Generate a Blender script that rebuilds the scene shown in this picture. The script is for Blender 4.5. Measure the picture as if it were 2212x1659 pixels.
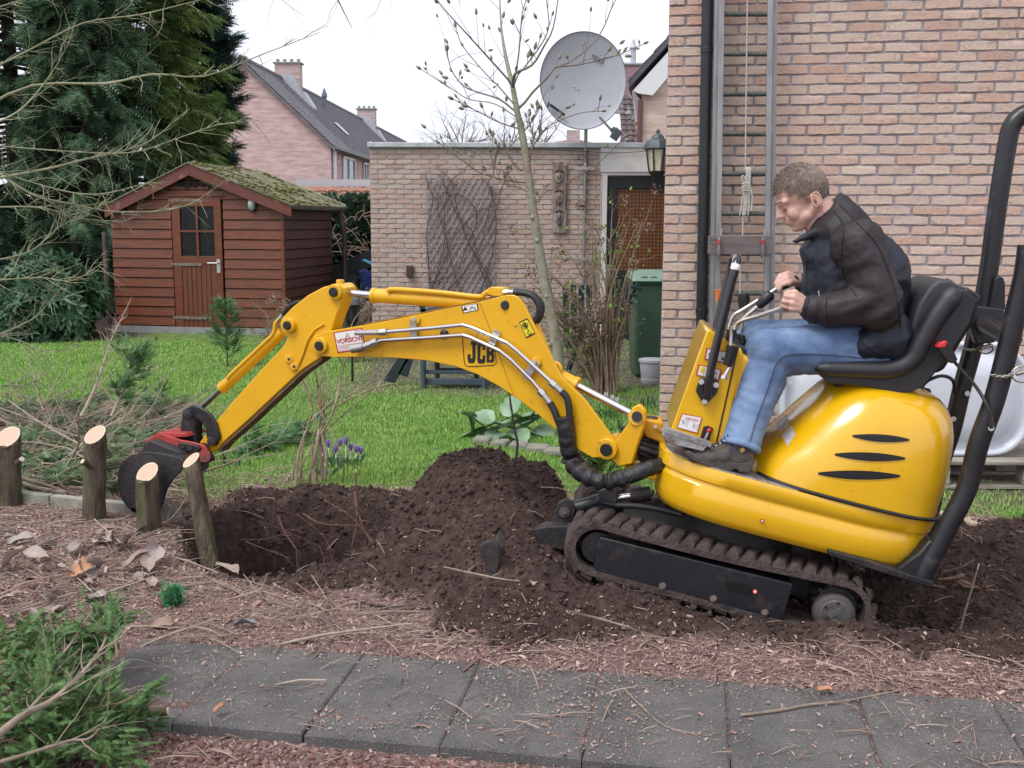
import bpy, bmesh, math, random
import numpy as np
from mathutils import Vector, Matrix, Euler
random.seed(7); RNG = np.random.default_rng(11)
SC = bpy.context.scene
for _o in list(bpy.data.objects): bpy.data.objects.remove(_o)
FPX = 2310.0; PITCH = math.atan(349 / FPX); ROLL = math.radians(0.3); CAMH = 1.5
_cam = bpy.data.cameras.new('camera'); CAM = bpy.data.objects.new('camera', _cam)
SC.collection.objects.link(CAM); SC.camera = CAM
_cam.sensor_fit = 'HORIZONTAL'; _cam.sensor_width = 36.0; _cam.lens = 36.0 * FPX / 2212.0
_cam.clip_start = 0.05; _cam.clip_end = 800
CAM.matrix_world = Matrix.Translation((0, 0, CAMH)) @ Matrix.Rotation(math.pi / 2 - PITCH, 4, 'X') @ Matrix.Rotation(ROLL, 4, 'Z')
SUN_EL, SUN_AZ = 58.0, 230.0     # degrees; azimuth measured clockwise from +Y
W = bpy.data.worlds.new('World'); SC.world = W; W.use_nodes = True
_n = W.node_tree.nodes; _l = W.node_tree.links; _n.clear()
_sky = _n.new('ShaderNodeTexSky'); _sky.sky_type = 'NISHITA'; _sky.sun_disc = False
_sky.sun_elevation = math.radians(SUN_EL); _sky.sun_rotation = math.radians(SUN_AZ)
_sky.dust_density = 5.0; _sky.air_density = 1.0; _sky.ozone_density = 1.0
_bw = _n.new('ShaderNodeHueSaturation'); _bw.inputs['Saturation'].default_value = 0.16
_mx = _n.new('ShaderNodeMix'); _mx.data_type = 'RGBA'; _mx.inputs[0].default_value = 0.75
_mx.inputs[7].default_value = (7.6, 7.9, 8.9, 1)        # even cloud cover
_bg = _n.new('ShaderNodeBackground'); _bg.inputs[1].default_value = 0.115
_wo = _n.new('ShaderNodeOutputWorld')
_l.new(_sky.outputs[0], _bw.inputs['Color']); _l.new(_bw.outputs[0], _mx.inputs[6])
_l.new(_mx.outputs[2], _bg.inputs[0]); _l.new(_bg.outputs[0], _wo.inputs[0])
_s = bpy.data.lights.new('sun', 'SUN'); _s.energy = 1.5; _s.angle = math.radians(24); _s.color = (1, 0.97, 0.93)
SUN = bpy.data.objects.new('sun', _s); SC.collection.objects.link(SUN)
_az = math.radians(SUN_AZ); _el = math.radians(SUN_EL)
_sd = Vector((math.sin(_az) * math.cos(_el), math.cos(_az) * math.cos(_el), math.sin(_el)))
SUN.rotation_euler = _sd.to_track_quat('Z', 'Y').to_euler(); SUN.location = (0, 0, 30)
SC.view_settings.view_transform = 'Standard'; SC.view_settings.look = 'None'
SC.view_settings.exposure = 0.5; SC.view_settings.gamma = 1.0; SC.view_settings.use_curve_mapping = False
SC.cycles.max_bounces = 6; SC.cycles.diffuse_bounces = 3; SC.cycles.glossy_bounces = 3
SC.cycles.transparent_max_bounces = 8; SC.cycles.use_denoising = True
_cp, _sp = math.cos(PITCH), math.sin(PITCH); _cr, _sr = math.cos(ROLL), math.sin(ROLL)
def ray(x, y):
 u = (x - 1106) / FPX; v = (829.5 - y) / FPX
 u, v = u * _cr - v * _sr, u * _sr + v * _cr
 return Vector((u, _cp + v * _sp, -_sp + v * _cp))
def G(x, y, z=0.0):
 d = ray(x, y); t = (z - CAMH) / d[2]; return Vector((d[0] * t, d[1] * t, z))
def P(x, y, Y):
 d = ray(x, y); t = Y / d[1]; return Vector((d[0] * t, Y, CAMH + d[2] * t))
def PL(x, y, p0, n, off=0.0):
 """point where the sightline meets the vertical plane through p0 with horizontal normal n, shifted off along n"""
 d = ray(x, y); t = (p0[0] * n[0] + p0[1] * n[1] + off) / (d[0] * n[0] + d[1] * n[1])
 return Vector((d[0] * t, d[1] * t, CAMH + d[2] * t))
def proj(p):
 X, Y, Z = p[0], p[1], p[2] - CAMH
 zc = Y * _cp - Z * _sp; yc = Y * _sp + Z * _cp
 if zc < 0.05: return (-9999, -9999, zc)
 u, v = X / zc, yc / zc; u, v = u * _cr + v * _sr, -u * _sr + v * _cr
 return (1106 + u * FPX, 829.5 - v * FPX, zc)
def _lat(seed, n=64): return np.random.default_rng(seed).random((n, n))
_LT = {}
def vnoise(x, y, seed=0):
 if seed not in _LT: _LT[seed] = _lat(seed)
 L = _LT[seed]; n = L.shape[0]
 xi = np.floor(x).astype(int); yi = np.floor(y).astype(int); fx = x - xi; fy = y - yi
 fx = fx * fx * (3 - 2 * fx); fy = fy * fy * (3 - 2 * fy)
 a = L[xi % n, yi % n]; b = L[(xi + 1) % n, yi % n]; c = L[xi % n, (yi + 1) % n]; d = L[(xi + 1) % n, (yi + 1) % n]
 return (a * (1 - fx) + b * fx) * (1 - fy) + (c * (1 - fx) + d * fx) * fy - 0.5
def fbm(x, y, seed=0, oct=4, gain=0.5):
 x = np.asarray(x, float); y = np.asarray(y, float)
 r = np.zeros_like(x); a = 1.0; f = 1.0
 for o in range(oct):
  r = r + a * vnoise(x * f + 13.7 * o, y * f - 7.1 * o, seed + o); a *= gain; f *= 2.03
 return r
_MC = {}
def _new(name):
 m = bpy.data.materials.new(name); m.use_nodes = True
 nt = m.node_tree; return m, nt, nt.nodes['Principled BSDF']
def rgb(c): return (c[0], c[1], c[2], 1.0)
def M(name, c1, c2=None, rough=0.6, metal=0.0, nscale=6.0, bump=0.0, bscale=60.0, rand=None, ramp=None, coat=0.0,
  dirt=None, dscale=5.0, damt=0.5, spec=0.5, stretch=(1, 1, 1), detail=5.0, trans=0.0, sub=0.0, bdist=0.02, rvar=0.0):
 """procedural material. rand: 'object' or 'island' picks from ramp (list of colours) per piece"""
 if name in _MC: return _MC[name]
 m, nt, b = _new(name); N = nt.nodes; L = nt.links
 geo = N.new('ShaderNodeNewGeometry'); mp = N.new('ShaderNodeMapping'); mp.inputs['Scale'].default_value = stretch
 L.new(geo.outputs['Position'], mp.inputs['Vector'])
 def noise(s, d=5.0):
  t = N.new('ShaderNodeTexNoise'); t.inputs['Scale'].default_value = s; t.inputs['Detail'].default_value = d
  t.inputs['Roughness'].default_value = 0.6; L.new(mp.outputs[0], t.inputs['Vector']); return t
 def mix(f, a, bb, mode='MIX'):
  x = N.new('ShaderNodeMix'); x.data_type = 'RGBA'; x.blend_type = mode
  for s, v in ((0, f), (6, a), (7, bb)):
   if isinstance(v, (float, int)): x.inputs[s].default_value = v
   elif isinstance(v, tuple): x.inputs[s].default_value = rgb(v)
   else: L.new(v, x.inputs[s])
  return x.outputs[2]
 n1 = noise(nscale, detail)
 r1 = N.new('ShaderNodeValToRGB'); r1.color_ramp.elements[0].position = 0.33; r1.color_ramp.elements[1].position = 0.67
 r1.color_ramp.elements[0].color = rgb(c1); r1.color_ramp.elements[1].color = rgb(c2 or c1)
 L.new(n1.outputs[0], r1.inputs[0]); col = r1.outputs[0]
 if rand:
  src = None
  if rand == 'object':
   oi = N.new('ShaderNodeObjectInfo'); src = oi.outputs['Random']
  else: src = geo.outputs['Random Per Island']
  rr = N.new('ShaderNodeValToRGB'); rr.color_ramp.interpolation = 'LINEAR'
  e = rr.color_ramp.elements
  for i, c in enumerate(ramp):
   pos = i / (len(ramp) - 1)
   el = e[i] if i < 2 else e.new(pos)
   el.position = pos; el.color = rgb(c)
  e[0].position = 0
  L.new(src, rr.inputs[0]); col = mix(0.55 if c2 else 1.0, col, rr.outputs[0])
 if dirt:
  n2 = noise(dscale, 6.0); r2 = N.new('ShaderNodeValToRGB')
  r2.color_ramp.elements[0].position = 0.62 - 0.25 * damt; r2.color_ramp.elements[1].position = 0.78 - 0.2 * damt
  L.new(n2.outputs[0], r2.inputs[0]); col = mix(r2.outputs[0], col, dirt)
 L.new(col, b.inputs['Base Color'])
 b.inputs['Roughness'].default_value = rough; b.inputs['Metallic'].default_value = metal
 b.inputs['Specular IOR Level'].default_value = spec
 if rvar:
  mr = N.new('ShaderNodeMapRange'); mr.inputs[3].default_value = rough - rvar; mr.inputs[4].default_value = rough + rvar
  L.new(n1.outputs[0], mr.inputs[0]); L.new(mr.outputs[0], b.inputs['Roughness'])
 if coat: b.inputs['Coat Weight'].default_value = coat; b.inputs['Coat Roughness'].default_value = 0.08
 if trans: b.inputs['Transmission Weight'].default_value = trans
 if bump:
  n3 = noise(bscale, 6.0); bp = N.new('ShaderNodeBump'); bp.inputs['Strength'].default_value = bump
  bp.inputs['Distance'].default_value = bdist
  L.new(n3.outputs[0], bp.inputs['Height']); L.new(bp.outputs[0], b.inputs['Normal'])
 _MC[name] = m; return m
def circ(n, r=1.0, ph=0.0): return [(r * math.cos(2 * math.pi * i / n + ph), r * math.sin(2 * math.pi * i / n + ph)) for i in range(n)]
class MB:
 def __init__(s): s.v = []; s.f = []
 def add(s, vs, fs):
  o = len(s.v); s.v += [tuple(v) for v in vs]; s.f += [tuple(i + o for i in f) for f in fs]; return s
 def box(s, c, size, rot=None):
  hx, hy, hz = size[0] / 2, size[1] / 2, size[2] / 2
  vs = [Vector((x, y, z)) for x in (-hx, hx) for y in (-hy, hy) for z in (-hz, hz)]
  if rot is not None:
   R = rot if isinstance(rot, Matrix) else Euler(rot).to_matrix(); vs = [R @ v for v in vs]
  c = Vector(c); vs = [v + c for v in vs]
  return s.add(vs, [(0, 1, 3, 2), (4, 6, 7, 5), (0, 4, 5, 1), (2, 3, 7, 6), (0, 2, 6, 4), (1, 5, 7, 3)])
 def hexa(s, a, b):   # a, b: 4-point quads (bottom/top)
  return s.add(list(a) + list(b), [(0, 3, 2, 1), (4, 5, 6, 7), (0, 1, 5, 4), (1, 2, 6, 5), (2, 3, 7, 6), (3, 0, 4, 7)])
 def prism(s, pts, vec):  # extrude planar polygon (3D pts) by vec
  n = len(pts); v = Vector(vec); a = [Vector(p) for p in pts]; b = [p + v for p in a]
  fs = [tuple(range(n)), tuple(range(2 * n - 1, n - 1, -1))] + [(i, i + n, (i + 1) % n + n, (i + 1) % n) for i in range(n)]
  return s.add(a + b, fs)
 def bar(s, p, q, w, h, up=(0, 0, 1)):
  p = Vector(p); q = Vector(q); d = (q - p); L = d.length; d.normalize(); u = Vector(up)
  sd = d.cross(u)
  if sd.length < 1e-4: sd = d.cross(Vector((1, 0, 0)))
  sd.normalize(); u = sd.cross(d).normalized()
  c = [(-w / 2, -h / 2), (w / 2, -h / 2), (w / 2, h / 2), (-w / 2, h / 2)]
  return s.hexa([p + sd * a + u * b for a, b in c], [q + sd * a + u * b for a, b in c])
 def tube(s, pts, rad, n=8, cap=True, flat=None):
  pts = [Vector(p) for p in pts]; m = len(pts)
  if not hasattr(rad, '__len__'): rad = [rad] * m
  ref = None; rings = []
  for i in range(m):
   t = (pts[min(i + 1, m - 1)] - pts[max(i - 1, 0)])
   if t.length < 1e-9: t = Vector((0, 0, 1))
   t.normalize()
   if ref is None:
    ref = t.cross(Vector((0, 0, 1)))
    if ref.length < 0.1: ref = t.cross(Vector((1, 0, 0)))
    ref.normalize()
   ref = ref - t * ref.dot(t)
   if ref.length < 1e-6: ref = t.orthogonal()
   ref.normalize(); bi = t.cross(ref)
   rr = rad[i]; ra, rb = (rr if hasattr(rr, '__len__') else (rr, rr))
   rings.append([pts[i] + ref * (ra * c) + bi * (rb * q) for c, q in circ(n)])
  vs = [p for r in rings for p in r]; fs = []
  for i in range(m - 1):
   for j in range(n):
    a = i * n + j; b = i * n + (j + 1) % n; fs.append((a, b, b + n, a + n))
  if cap: fs.append(tuple(range(n - 1, -1, -1))); fs.append(tuple(range((m - 1) * n, m * n)))
  return s.add(vs, fs)
 def cyl(s, p, q, r, n=16, r2=None): return s.tube([p, q], [r, r if r2 is None else r2], n)
 def lathe(s, base, prof, n=16, axis=(0, 0, 1)):   # prof: (radius, distance along axis)
  ax = Vector(axis).normalized(); e = ax.orthogonal().normalized(); f = ax.cross(e); base = Vector(base)
  rings = [[base + ax * h + e * (r * c) + f * (r * q) for c, q in circ(n)] for r, h in prof]
  m = len(rings); vs = [p for r in rings for p in r]
  fs = [(i * n + j, i * n + (j + 1) % n, (i + 1) * n + (j + 1) % n, (i + 1) * n + j) for i in range(m - 1) for j in range(n)]
  fs += [tuple(range(n - 1, -1, -1)), tuple(range((m - 1) * n, m * n))]
  return s.add(vs, fs)
 def loft(s, rings, cap=True):
  n = len(rings[0]); m = len(rings); vs = [p for r in rings for p in r]
  fs = [(i * n + j, i * n + (j + 1) % n, (i + 1) * n + (j + 1) % n, (i + 1) * n + j) for i in range(m - 1) for j in range(n)]
  if cap: fs += [tuple(range(n - 1, -1, -1)), tuple(range((m - 1) * n, m * n))]
  return s.add(vs, fs)
 def ball(s, c, r, n=12, m=8, R=None):
  r = (r, r, r) if not hasattr(r, '__len__') else r; c = Vector(c); rings = []
  for i in range(1, m):
   t = math.pi * i / m
   ring = []
   for j in range(n):
    p = 2 * math.pi * j / n; v = Vector((r[0] * math.sin(t) * math.cos(p), r[1] * math.sin(t) * math.sin(p), r[2] * math.cos(t)))
    if R is not None: v = R @ v
    ring.append(c + v)
   rings.append(ring)
  top = Vector((0, 0, r[2])); bot = Vector((0, 0, -r[2]))
  if R is not None: top = R @ top; bot = R @ bot
  vs = [p for q in rings for p in q] + [c + top, c + bot]; T = len(vs) - 2; fs = []
  for i in range(m - 2):
   for j in range(n): fs.append((i * n + j, (i + 1) * n + j, (i + 1) * n + (j + 1) % n, i * n + (j + 1) % n))
  for j in range(n): fs.append((T, j, (j + 1) % n)); fs.append((T + 1, (m - 2) * n + (j + 1) % n, (m - 2) * n + j))
  return s.add(vs, fs)
_ORG = {}
def _link(o): SC.collection.objects.link(o); return o
def org(o): return _ORG.get(o.name, Vector((0, 0, 0)))
def finish(name, me, mat, parent=None, smooth=None, bevel=0.0, seg=2):
 for m in (mat if isinstance(mat, (list, tuple)) else [mat]): me.materials.append(m)
 o = bpy.data.objects.new(name, me); _link(o)
 if parent is not None: o.parent = parent; _ORG[o.name] = org(parent)
 if bevel:
  b = o.modifiers.new('bevel', 'BEVEL'); b.width = bevel; b.segments = seg; b.limit_method = 'ANGLE'; b.angle_limit = math.radians(35)
  b.harden_normals = False
 if smooth is not None:
  for p in me.polygons: p.use_smooth = True
  if smooth < 179: me.set_sharp_from_angle(angle=math.radians(smooth))
 return o
def obj(name, mb, mat, parent=None, smooth=None, bevel=0.0, seg=2, fix=True, at=None):
 me = bpy.data.meshes.new(name); o0 = org(parent) if parent is not None else (Vector(at) if at is not None else Vector((0, 0, 0)))
 me.from_pydata([(v[0] - o0[0], v[1] - o0[1], v[2] - o0[2]) for v in mb.v], [], mb.f)
 if fix:
  bm = bmesh.new(); bm.from_mesh(me); bmesh.ops.recalc_face_normals(bm, faces=bm.faces); bm.to_mesh(me); bm.free()
 o = finish(name, me, mat, parent, smooth, bevel, seg)
 if parent is None and at is not None: o.location = o0; _ORG[o.name] = o0
 return o
def npmesh(name, V, F, mat, parent=None, smooth=False):
 """V (n,3) array, F (m,3|4) int array"""
 me = bpy.data.meshes.new(name); V = np.asarray(V, np.float32); F = np.asarray(F, np.int32)
 if parent is not None: V = V - np.array(org(parent), np.float32)
 k = F.shape[1]; me.vertices.add(len(V)); me.vertices.foreach_set('co', V.ravel())
 me.loops.add(F.size); me.loops.foreach_set('vertex_index', F.ravel())
 me.polygons.add(len(F)); me.polygons.foreach_set('loop_start', np.arange(0, F.size, k, dtype=np.int32))
 me.polygons.foreach_set('loop_total', np.full(len(F), k, np.int32)); me.update(calc_edges=True)
 if smooth: me.polygons.foreach_set('use_smooth', np.ones(len(F), bool))
 me.validate()
 for m in (mat if isinstance(mat, (list, tuple)) else [mat]): me.materials.append(m)
 o = bpy.data.objects.new(name, me); _link(o)
 if parent is not None: o.parent = parent; _ORG[o.name] = org(parent)
 return o
def tag(o, label=None, cat=None, group=None, kind=None):
 if label: o['label'] = label
 if cat: o['category'] = cat
 if group: o['group'] = group
 if kind: o['kind'] = kind
 return o
def thing(name, label, cat, loc=(0, 0, 0), group=None):
 o = bpy.data.objects.new(name, None); _link(o); o.location = loc; o.empty_display_size = 0.1
 _ORG[o.name] = Vector(loc); return tag(o, label, cat, group)
def scatter(TV, TF, pos, R, sc):
 """template TV (k,3), TF; pos (n,3); R (n,3,3); sc (n,) or (n,3) -> V, F"""
 TV = np.asarray(TV, float); TF = np.asarray(TF, int); n = len(pos); sc = np.asarray(sc, float)
 if sc.ndim == 1: sc = sc[:, None]
 V = np.einsum('nij,nkj->nki', R, TV[None] * sc[:, None, :]) + np.asarray(pos)[:, None, :]
 F = TF[None] + (np.arange(n) * len(TV))[:, None, None]
 return V.reshape(-1, 3), F.reshape(-1, TF.shape[1])
def rotz(a):
 c, s = np.cos(a), np.sin(a); z = np.zeros_like(a); o = np.ones_like(a)
 return np.stack([np.stack([c, -s, z], -1), np.stack([s, c, z], -1), np.stack([z, z, o], -1)], -2)
def rotx(a):
 c, s = np.cos(a), np.sin(a); z = np.zeros_like(a); o = np.ones_like(a)
 return np.stack([np.stack([o, z, z], -1), np.stack([z, c, -s], -1), np.stack([z, s, c], -1)], -2)
def roty(a):
 c, s = np.cos(a), np.sin(a); z = np.zeros_like(a); o = np.ones_like(a)
 return np.stack([np.stack([c, z, s], -1), np.stack([z, o, z], -1), np.stack([-s, z, c], -1)], -2)
def frames(d, up=(0, 0, 1), roll=None):
 """rotation matrices whose X axis is d (n,3)"""
 d = d / np.linalg.norm(d, axis=1, keepdims=True); up = np.broadcast_to(np.array(up, float), d.shape)
 y = np.cross(up, d); ln = np.linalg.norm(y, axis=1, keepdims=True); y = np.where(ln < 1e-3, np.array([0, 1.0, 0]), y / np.maximum(ln, 1e-6))
 z = np.cross(d, y)
 if roll is not None:
  c = np.cos(roll)[:, None]; s = np.sin(roll)[:, None]; y, z = y * c + z * s, z * c - y * s
 return np.stack([d, y, z], -1)
def inpoly(x, y, poly):
 x = np.asarray(x, float); y = np.asarray(y, float); r = np.zeros(x.shape, bool); n = len(poly)
 for i in range(n):
  x0, y0 = poly[i]; x1, y1 = poly[(i + 1) % n]
  if y0 == y1: continue
  c = ((y0 > y) != (y1 > y)) & (x < (x1 - x0) * (y - y0) / (y1 - y0) + x0); r ^= c
 return r
def distpoly(x, y, poly):
 d = np.full(np.shape(x), 1e9)
 for i in range(len(poly)):
  x0, y0 = poly[i]; x1, y1 = poly[(i + 1) % len(poly)]; dx, dy = x1 - x0, y1 - y0
  t = np.clip(((x - x0) * dx + (y - y0) * dy) / (dx * dx + dy * dy + 1e-12), 0, 1)
  d = np.minimum(d, np.hypot(x - x0 - t * dx, y - y0 - t * dy))
 return np.where(inpoly(x, y, poly), d, -d)
def sstep(a, b, x): t = np.clip((x - a) / (b - a), 0, 1); return t * t * (3 - 2 * t)
SOIL = [(-1.5, 4.7), (-1.62, 5.2), (-1.5, 5.65), (-.95, 5.85), (-.4, 5.75), (0, 5.4), (.35, 5.45), (.8, 5.3), (1.5, 5.2), (2.2, 5.2), (4.4, 5.1),
  (4.4, 3.3), (2.2, 3.44), (1.5, 3.52), (.95, 3.62), (.6, 3.68), (.3, 3.64), (-.02, 3.54), (-.22, 3.72), (-.4, 4.0), (-.75, 4.12), (-1.15, 4.3), (-1.38, 4.5)]
PATH_TH = math.radians(-9.7); PU = (math.cos(PATH_TH), math.sin(PATH_TH)); PV = (-PU[1], PU[0]); PO = (0.304, 3.433)
def path_uv(x, y): return (x - PO[0]) * PU[0] + (y - PO[1]) * PU[1], (x - PO[0]) * PV[0] + (y - PO[1]) * PV[1]
def height(x, y, fine=True):
 x = np.asarray(x, float); y = np.asarray(y, float)
 u, v = path_uv(x, y)
 z = 0.02 * fbm(x * .9, y * .9, 3, 3) * sstep(0.0, .3, v)
 z = z - 0.036 * sstep(-.48, -.56, v) + 0.006 * fbm(x * 6, y * 6, 9, 3) * (v < -.6)
 z = np.where((v < 0.0) & (v > -.47), -0.009, z)
 z = z + .012 * sstep(0.0, .06, v) * (v < .5)
 z = z + 0.05 * sstep(-1.0, -1.8, x) * sstep(3.9, 4.6, y) * sstep(6.5, 5.6, y)
 s = sstep(-.06, .1, distpoly(x, y, SOIL) + .08 * fbm(x * 5, y * 5, 21, 3))
 def gb(cx, cy, rx, ry, h, p=1.0):
  q = ((x - cx) / rx) ** 2 + ((y - cy) / ry) ** 2; return h * np.exp(-q ** p)
 m = gb(-.06, 4.86, .42, .36, .35, 1.35) + gb(.10, 4.9, .2, .2, .04)
 m = m + gb(-.40, 4.70, .36, .36, .15) + gb(.02, 4.28, .27, .25, .21) + gb(-.03, 4.0, .28, .17, .15) + gb(-.3, 4.25, .3, .25, .07) + gb(.18, 4.35, .34, .2, .10) + gb(-.5, 5.15, .5, .3, .10)
 m = m * (1 - .85 * sstep(.20, .34, x + .03 * np.sin(y * 20)) * sstep(4.35, 4.5, y) * sstep(5.3, 5.1, y))
 m = m + gb(.9, 3.74, .45, .10, .04) + gb(1.75, 3.62, .6, .13, .045) + gb(.35, 3.86, .3, .16, .07) + gb(0.0, 3.75, .15, .12, .03)
 m = m + gb(.45, 4.05, .25, .3, .075) + gb(.45, 4.5, .25, .3, .075)
 m = m - .085 * sstep(.95, 1.3, x) * sstep(3.72, 3.86, y) * sstep(4.5, 4.35, y)
 m = m + .06 * sstep(1.6, 2.1, x) * sstep(4.5, 4.8, y) * sstep(5.5, 5.1, y)
 m = m + gb(-1.0, 5.72, .45, .12, .06)
 hx = (x + 1.02) / .54; hy = (y - 5.0) / .64; q = np.sqrt(hx ** 2 + hy ** 2 + 1e-9) + .12 * fbm(x * 4, y * 4, 31, 3)
 hole = -.50 * sstep(1.05, .55, q)
 z = z + (m + 0.0) * sstep(-.3, .1, distpoly(x, y, SOIL)) + hole
 rough = .065 * fbm(x * 7, y * 7, 41, 5, .6) + .05 * fbm(x * 3.1, y * 3.1, 47, 3)
 clod = .022 * fbm(x * 24, y * 24, 51, 4, .65) + .012 * fbm(x * 60, y * 60, 56, 2)
 z = z + s * (rough + clod) * sstep(0.02, .1, v)
 z = z + (1 - s) * .010 * fbm(x * 14, y * 14, 61, 3) * sstep(.02, .2, v) * sstep(8.5, 6.5, y)
 return z
def h1(x, y): return float(height(np.array([x]), np.array([y]))[0])
def zones(x, y):
 dS = distpoly(x, y, SOIL) + .12 * fbm(x * 6, y * 6, 71, 4)
 s = sstep(-.05, .07, dS)
 edge = 5.95 + .28 * fbm(x * 1.3, x * 0 + 3, 81, 3) + .35 * sstep(-1.7, -2.1, x) + 2.4 * sstep(-2.0, -2.6, x) + .05 * np.sin(x * 9)
 edge = np.where(x > .35, 5.5, edge)
 g = sstep(-.55, .45, y - edge + .7 * fbm(x * 3, y * 3, 91, 4))
 pt = sstep(-.5, .5, (y - 9.35) + 1.2 * fbm(x * 1.1, y * 1.1, 95, 4)) * sstep(-1.9, -1.2, x)
 pt = np.maximum(pt, sstep(12.6, 13.6, y + 1.6 * fbm(x * .8, y * .8, 96, 3)) * sstep(-3.4, -2.2, x))
 pt = np.maximum(pt, sstep(1.4, 1.9, x) * sstep(5.5, 5.7, y + .3 * fbm(x * 4, y * 4, 97, 3)))
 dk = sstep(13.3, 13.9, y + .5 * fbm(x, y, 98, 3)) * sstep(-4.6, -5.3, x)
 return s, g * (1 - pt) * (1 - dk), pt, dk
def ground_mat():
 m, nt, b = _new('ground_soil_mulch_turf'); N = nt.nodes; L = nt.links
 at = N.new('ShaderNodeVertexColor'); at.layer_name = 'zone'; sp = N.new('ShaderNodeSeparateColor'); L.new(at.outputs['Color'], sp.inputs[0])
 geo = N.new('ShaderNodeNewGeometry')
 def noise(s, d=6, r=.6):
  t = N.new('ShaderNodeTexNoise'); t.inputs['Scale'].default_value = s; t.inputs['Detail'].default_value = d; t.inputs['Roughness'].default_value = r
  L.new(geo.outputs['Position'], t.inputs['Vector']); return t.outputs[0]
 def ramp(src, stops):
  r = N.new('ShaderNodeValToRGB'); e = r.color_ramp.elements
  for i, (p, c) in enumerate(stops):
   el = e[i] if i < 2 else e.new(p)
   el.position = p; el.color = rgb(c)
  L.new(src, r.inputs[0]); return r.outputs[0]
 def mix(f, a, c):
  x = N.new('ShaderNodeMix'); x.data_type = 'RGBA'; L.new(f, x.inputs[0]); L.new(a, x.inputs[6]); L.new(c, x.inputs[7]); return x.outputs[2]
 mulch = ramp(noise(55, 8, .75), [(.3, (.07, .042, .040)), (.48, (.17, .105, .095)), (.58, (.28, .19, .17)), (.7, (.45, .35, .31))])
 soil = ramp(noise(24, 8, .7), [(.3, (.026, .016, .014)), (.55, (.070, .045, .038)), (.75, (.15, .105, .09))])
 turf = ramp(noise(9, 8, .7), [(.32, (.05, .11, .025)), (.5, (.12, .21, .045)), (.68, (.24, .26, .09))])
 patio = ramp(noise(11, 8, .72), [(.3, (.05, .06, .025)), (.45, (.10, .085, .06)), (.56, (.17, .145, .12)), (.66, (.09, .11, .035)), (.8, (.27, .25, .22))])
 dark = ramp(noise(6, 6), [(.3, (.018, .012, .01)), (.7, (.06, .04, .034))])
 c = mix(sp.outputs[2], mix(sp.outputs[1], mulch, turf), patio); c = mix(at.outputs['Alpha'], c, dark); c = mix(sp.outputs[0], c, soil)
 L.new(c, b.inputs['Base Color']); b.inputs['Roughness'].default_value = .92; b.inputs['Specular IOR Level'].default_value = .25
 bp = N.new('ShaderNodeBump'); bp.inputs['Strength'].default_value = .8; bp.inputs['Distance'].default_value = .012
 L.new(noise(90, 8, .75), bp.inputs['Height']); L.new(bp.outputs[0], b.inputs['Normal'])
 return m
GM = ground_mat()
def grid(name, xs, ys, zf):
 X, Y = np.meshgrid(xs, ys); Z = zf(X, Y); nx, ny = len(xs), len(ys)
 V = np.stack([X, Y, Z], -1).reshape(-1, 3); i = np.arange(nx - 1)[None] + (np.arange(ny - 1) * nx)[:, None]; i = i.ravel()
 F = np.stack([i, i + 1, i + 1 + nx, i + nx], -1)
 o = npmesh(name, V, F, GM, smooth=True)
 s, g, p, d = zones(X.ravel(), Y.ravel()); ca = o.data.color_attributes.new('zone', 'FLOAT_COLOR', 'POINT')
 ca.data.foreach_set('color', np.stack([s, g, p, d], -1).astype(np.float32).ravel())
 return tag(o, kind='structure')
def near_h(X, Y):
 z = height(X, Y); e = np.minimum(sstep(-4.6, -4.2, X) * sstep(4.6, 4.2, X), sstep(7.9, 7.5, Y)); return z * e
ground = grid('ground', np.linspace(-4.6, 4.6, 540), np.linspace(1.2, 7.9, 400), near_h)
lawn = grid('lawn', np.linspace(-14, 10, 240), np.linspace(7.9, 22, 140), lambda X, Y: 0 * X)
for nm, xs, ys in (('terrain', (-300, -60, -14), (1.2, 7.9, 22)), ('terrain', (4.6, 10, 60, 300), (1.2, 7.9)), ('terrain', (10, 60, 300), (7.9, 22)), ('terrain', (-14, -8, -4.6), (1.2, 7.9)),
     ('terrain', (-300, -60, 0, 60, 300), (22, 60, 120, 400)), ('terrain', (-300, -60, -14, 0, 10, 60, 300), (-60, -10, 1.2))):
 grid(nm, np.array(xs, float), np.array(ys, float), lambda X, Y: 0 * X - (0.0 if Y.max() > 2 else 0.05))
slab_m = M('slab_concrete', (.080, .077, .077), (.15, .141, .137), rough=.85, nscale=5, bump=.6, bscale=260, dirt=(.30, .275, .26), dscale=190, damt=.36, detail=8)
path = thing('path', None, None, (PO[0], PO[1], 0)); path['kind'] = 'structure'
random.seed(3)
def slab_mesh(k):
 mb = MB(); n = 6; w, d, t = .4105, .6, .05; rings = []
 rr = random.Random(k)
 for z, ins in ((-t, 0), (-.006, 0), (0, .006)):
  ring = []
  for sx, sy in ((0, 0), (1, 0), (1, 1), (0, 1)):
   nx, ny = [(1, 0), (0, 1), (-1, 0), (0, -1)][[(0, 0), (1, 0), (1, 1), (0, 1)].index((sx, sy))]
   for i in range(n):
    x = sx * w + nx * w * i / n; y = -sy * d if False else sy * d + ny * d * i / n
    x = min(max(x, ins), w - ins); y = min(max(y, ins), d - ins)
    ring.append(Vector((x + rr.uniform(-.0015, .0015), y - d + rr.uniform(-.0015, .0015), z)))
  rings.append(ring)
 mb.loft(rings); return mb
sm = []
for k in range(4):
 o = obj('slab', slab_mesh(k), slab_m, None, smooth=30); sm.append(o.data); bpy.data.objects.remove(o)
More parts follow.
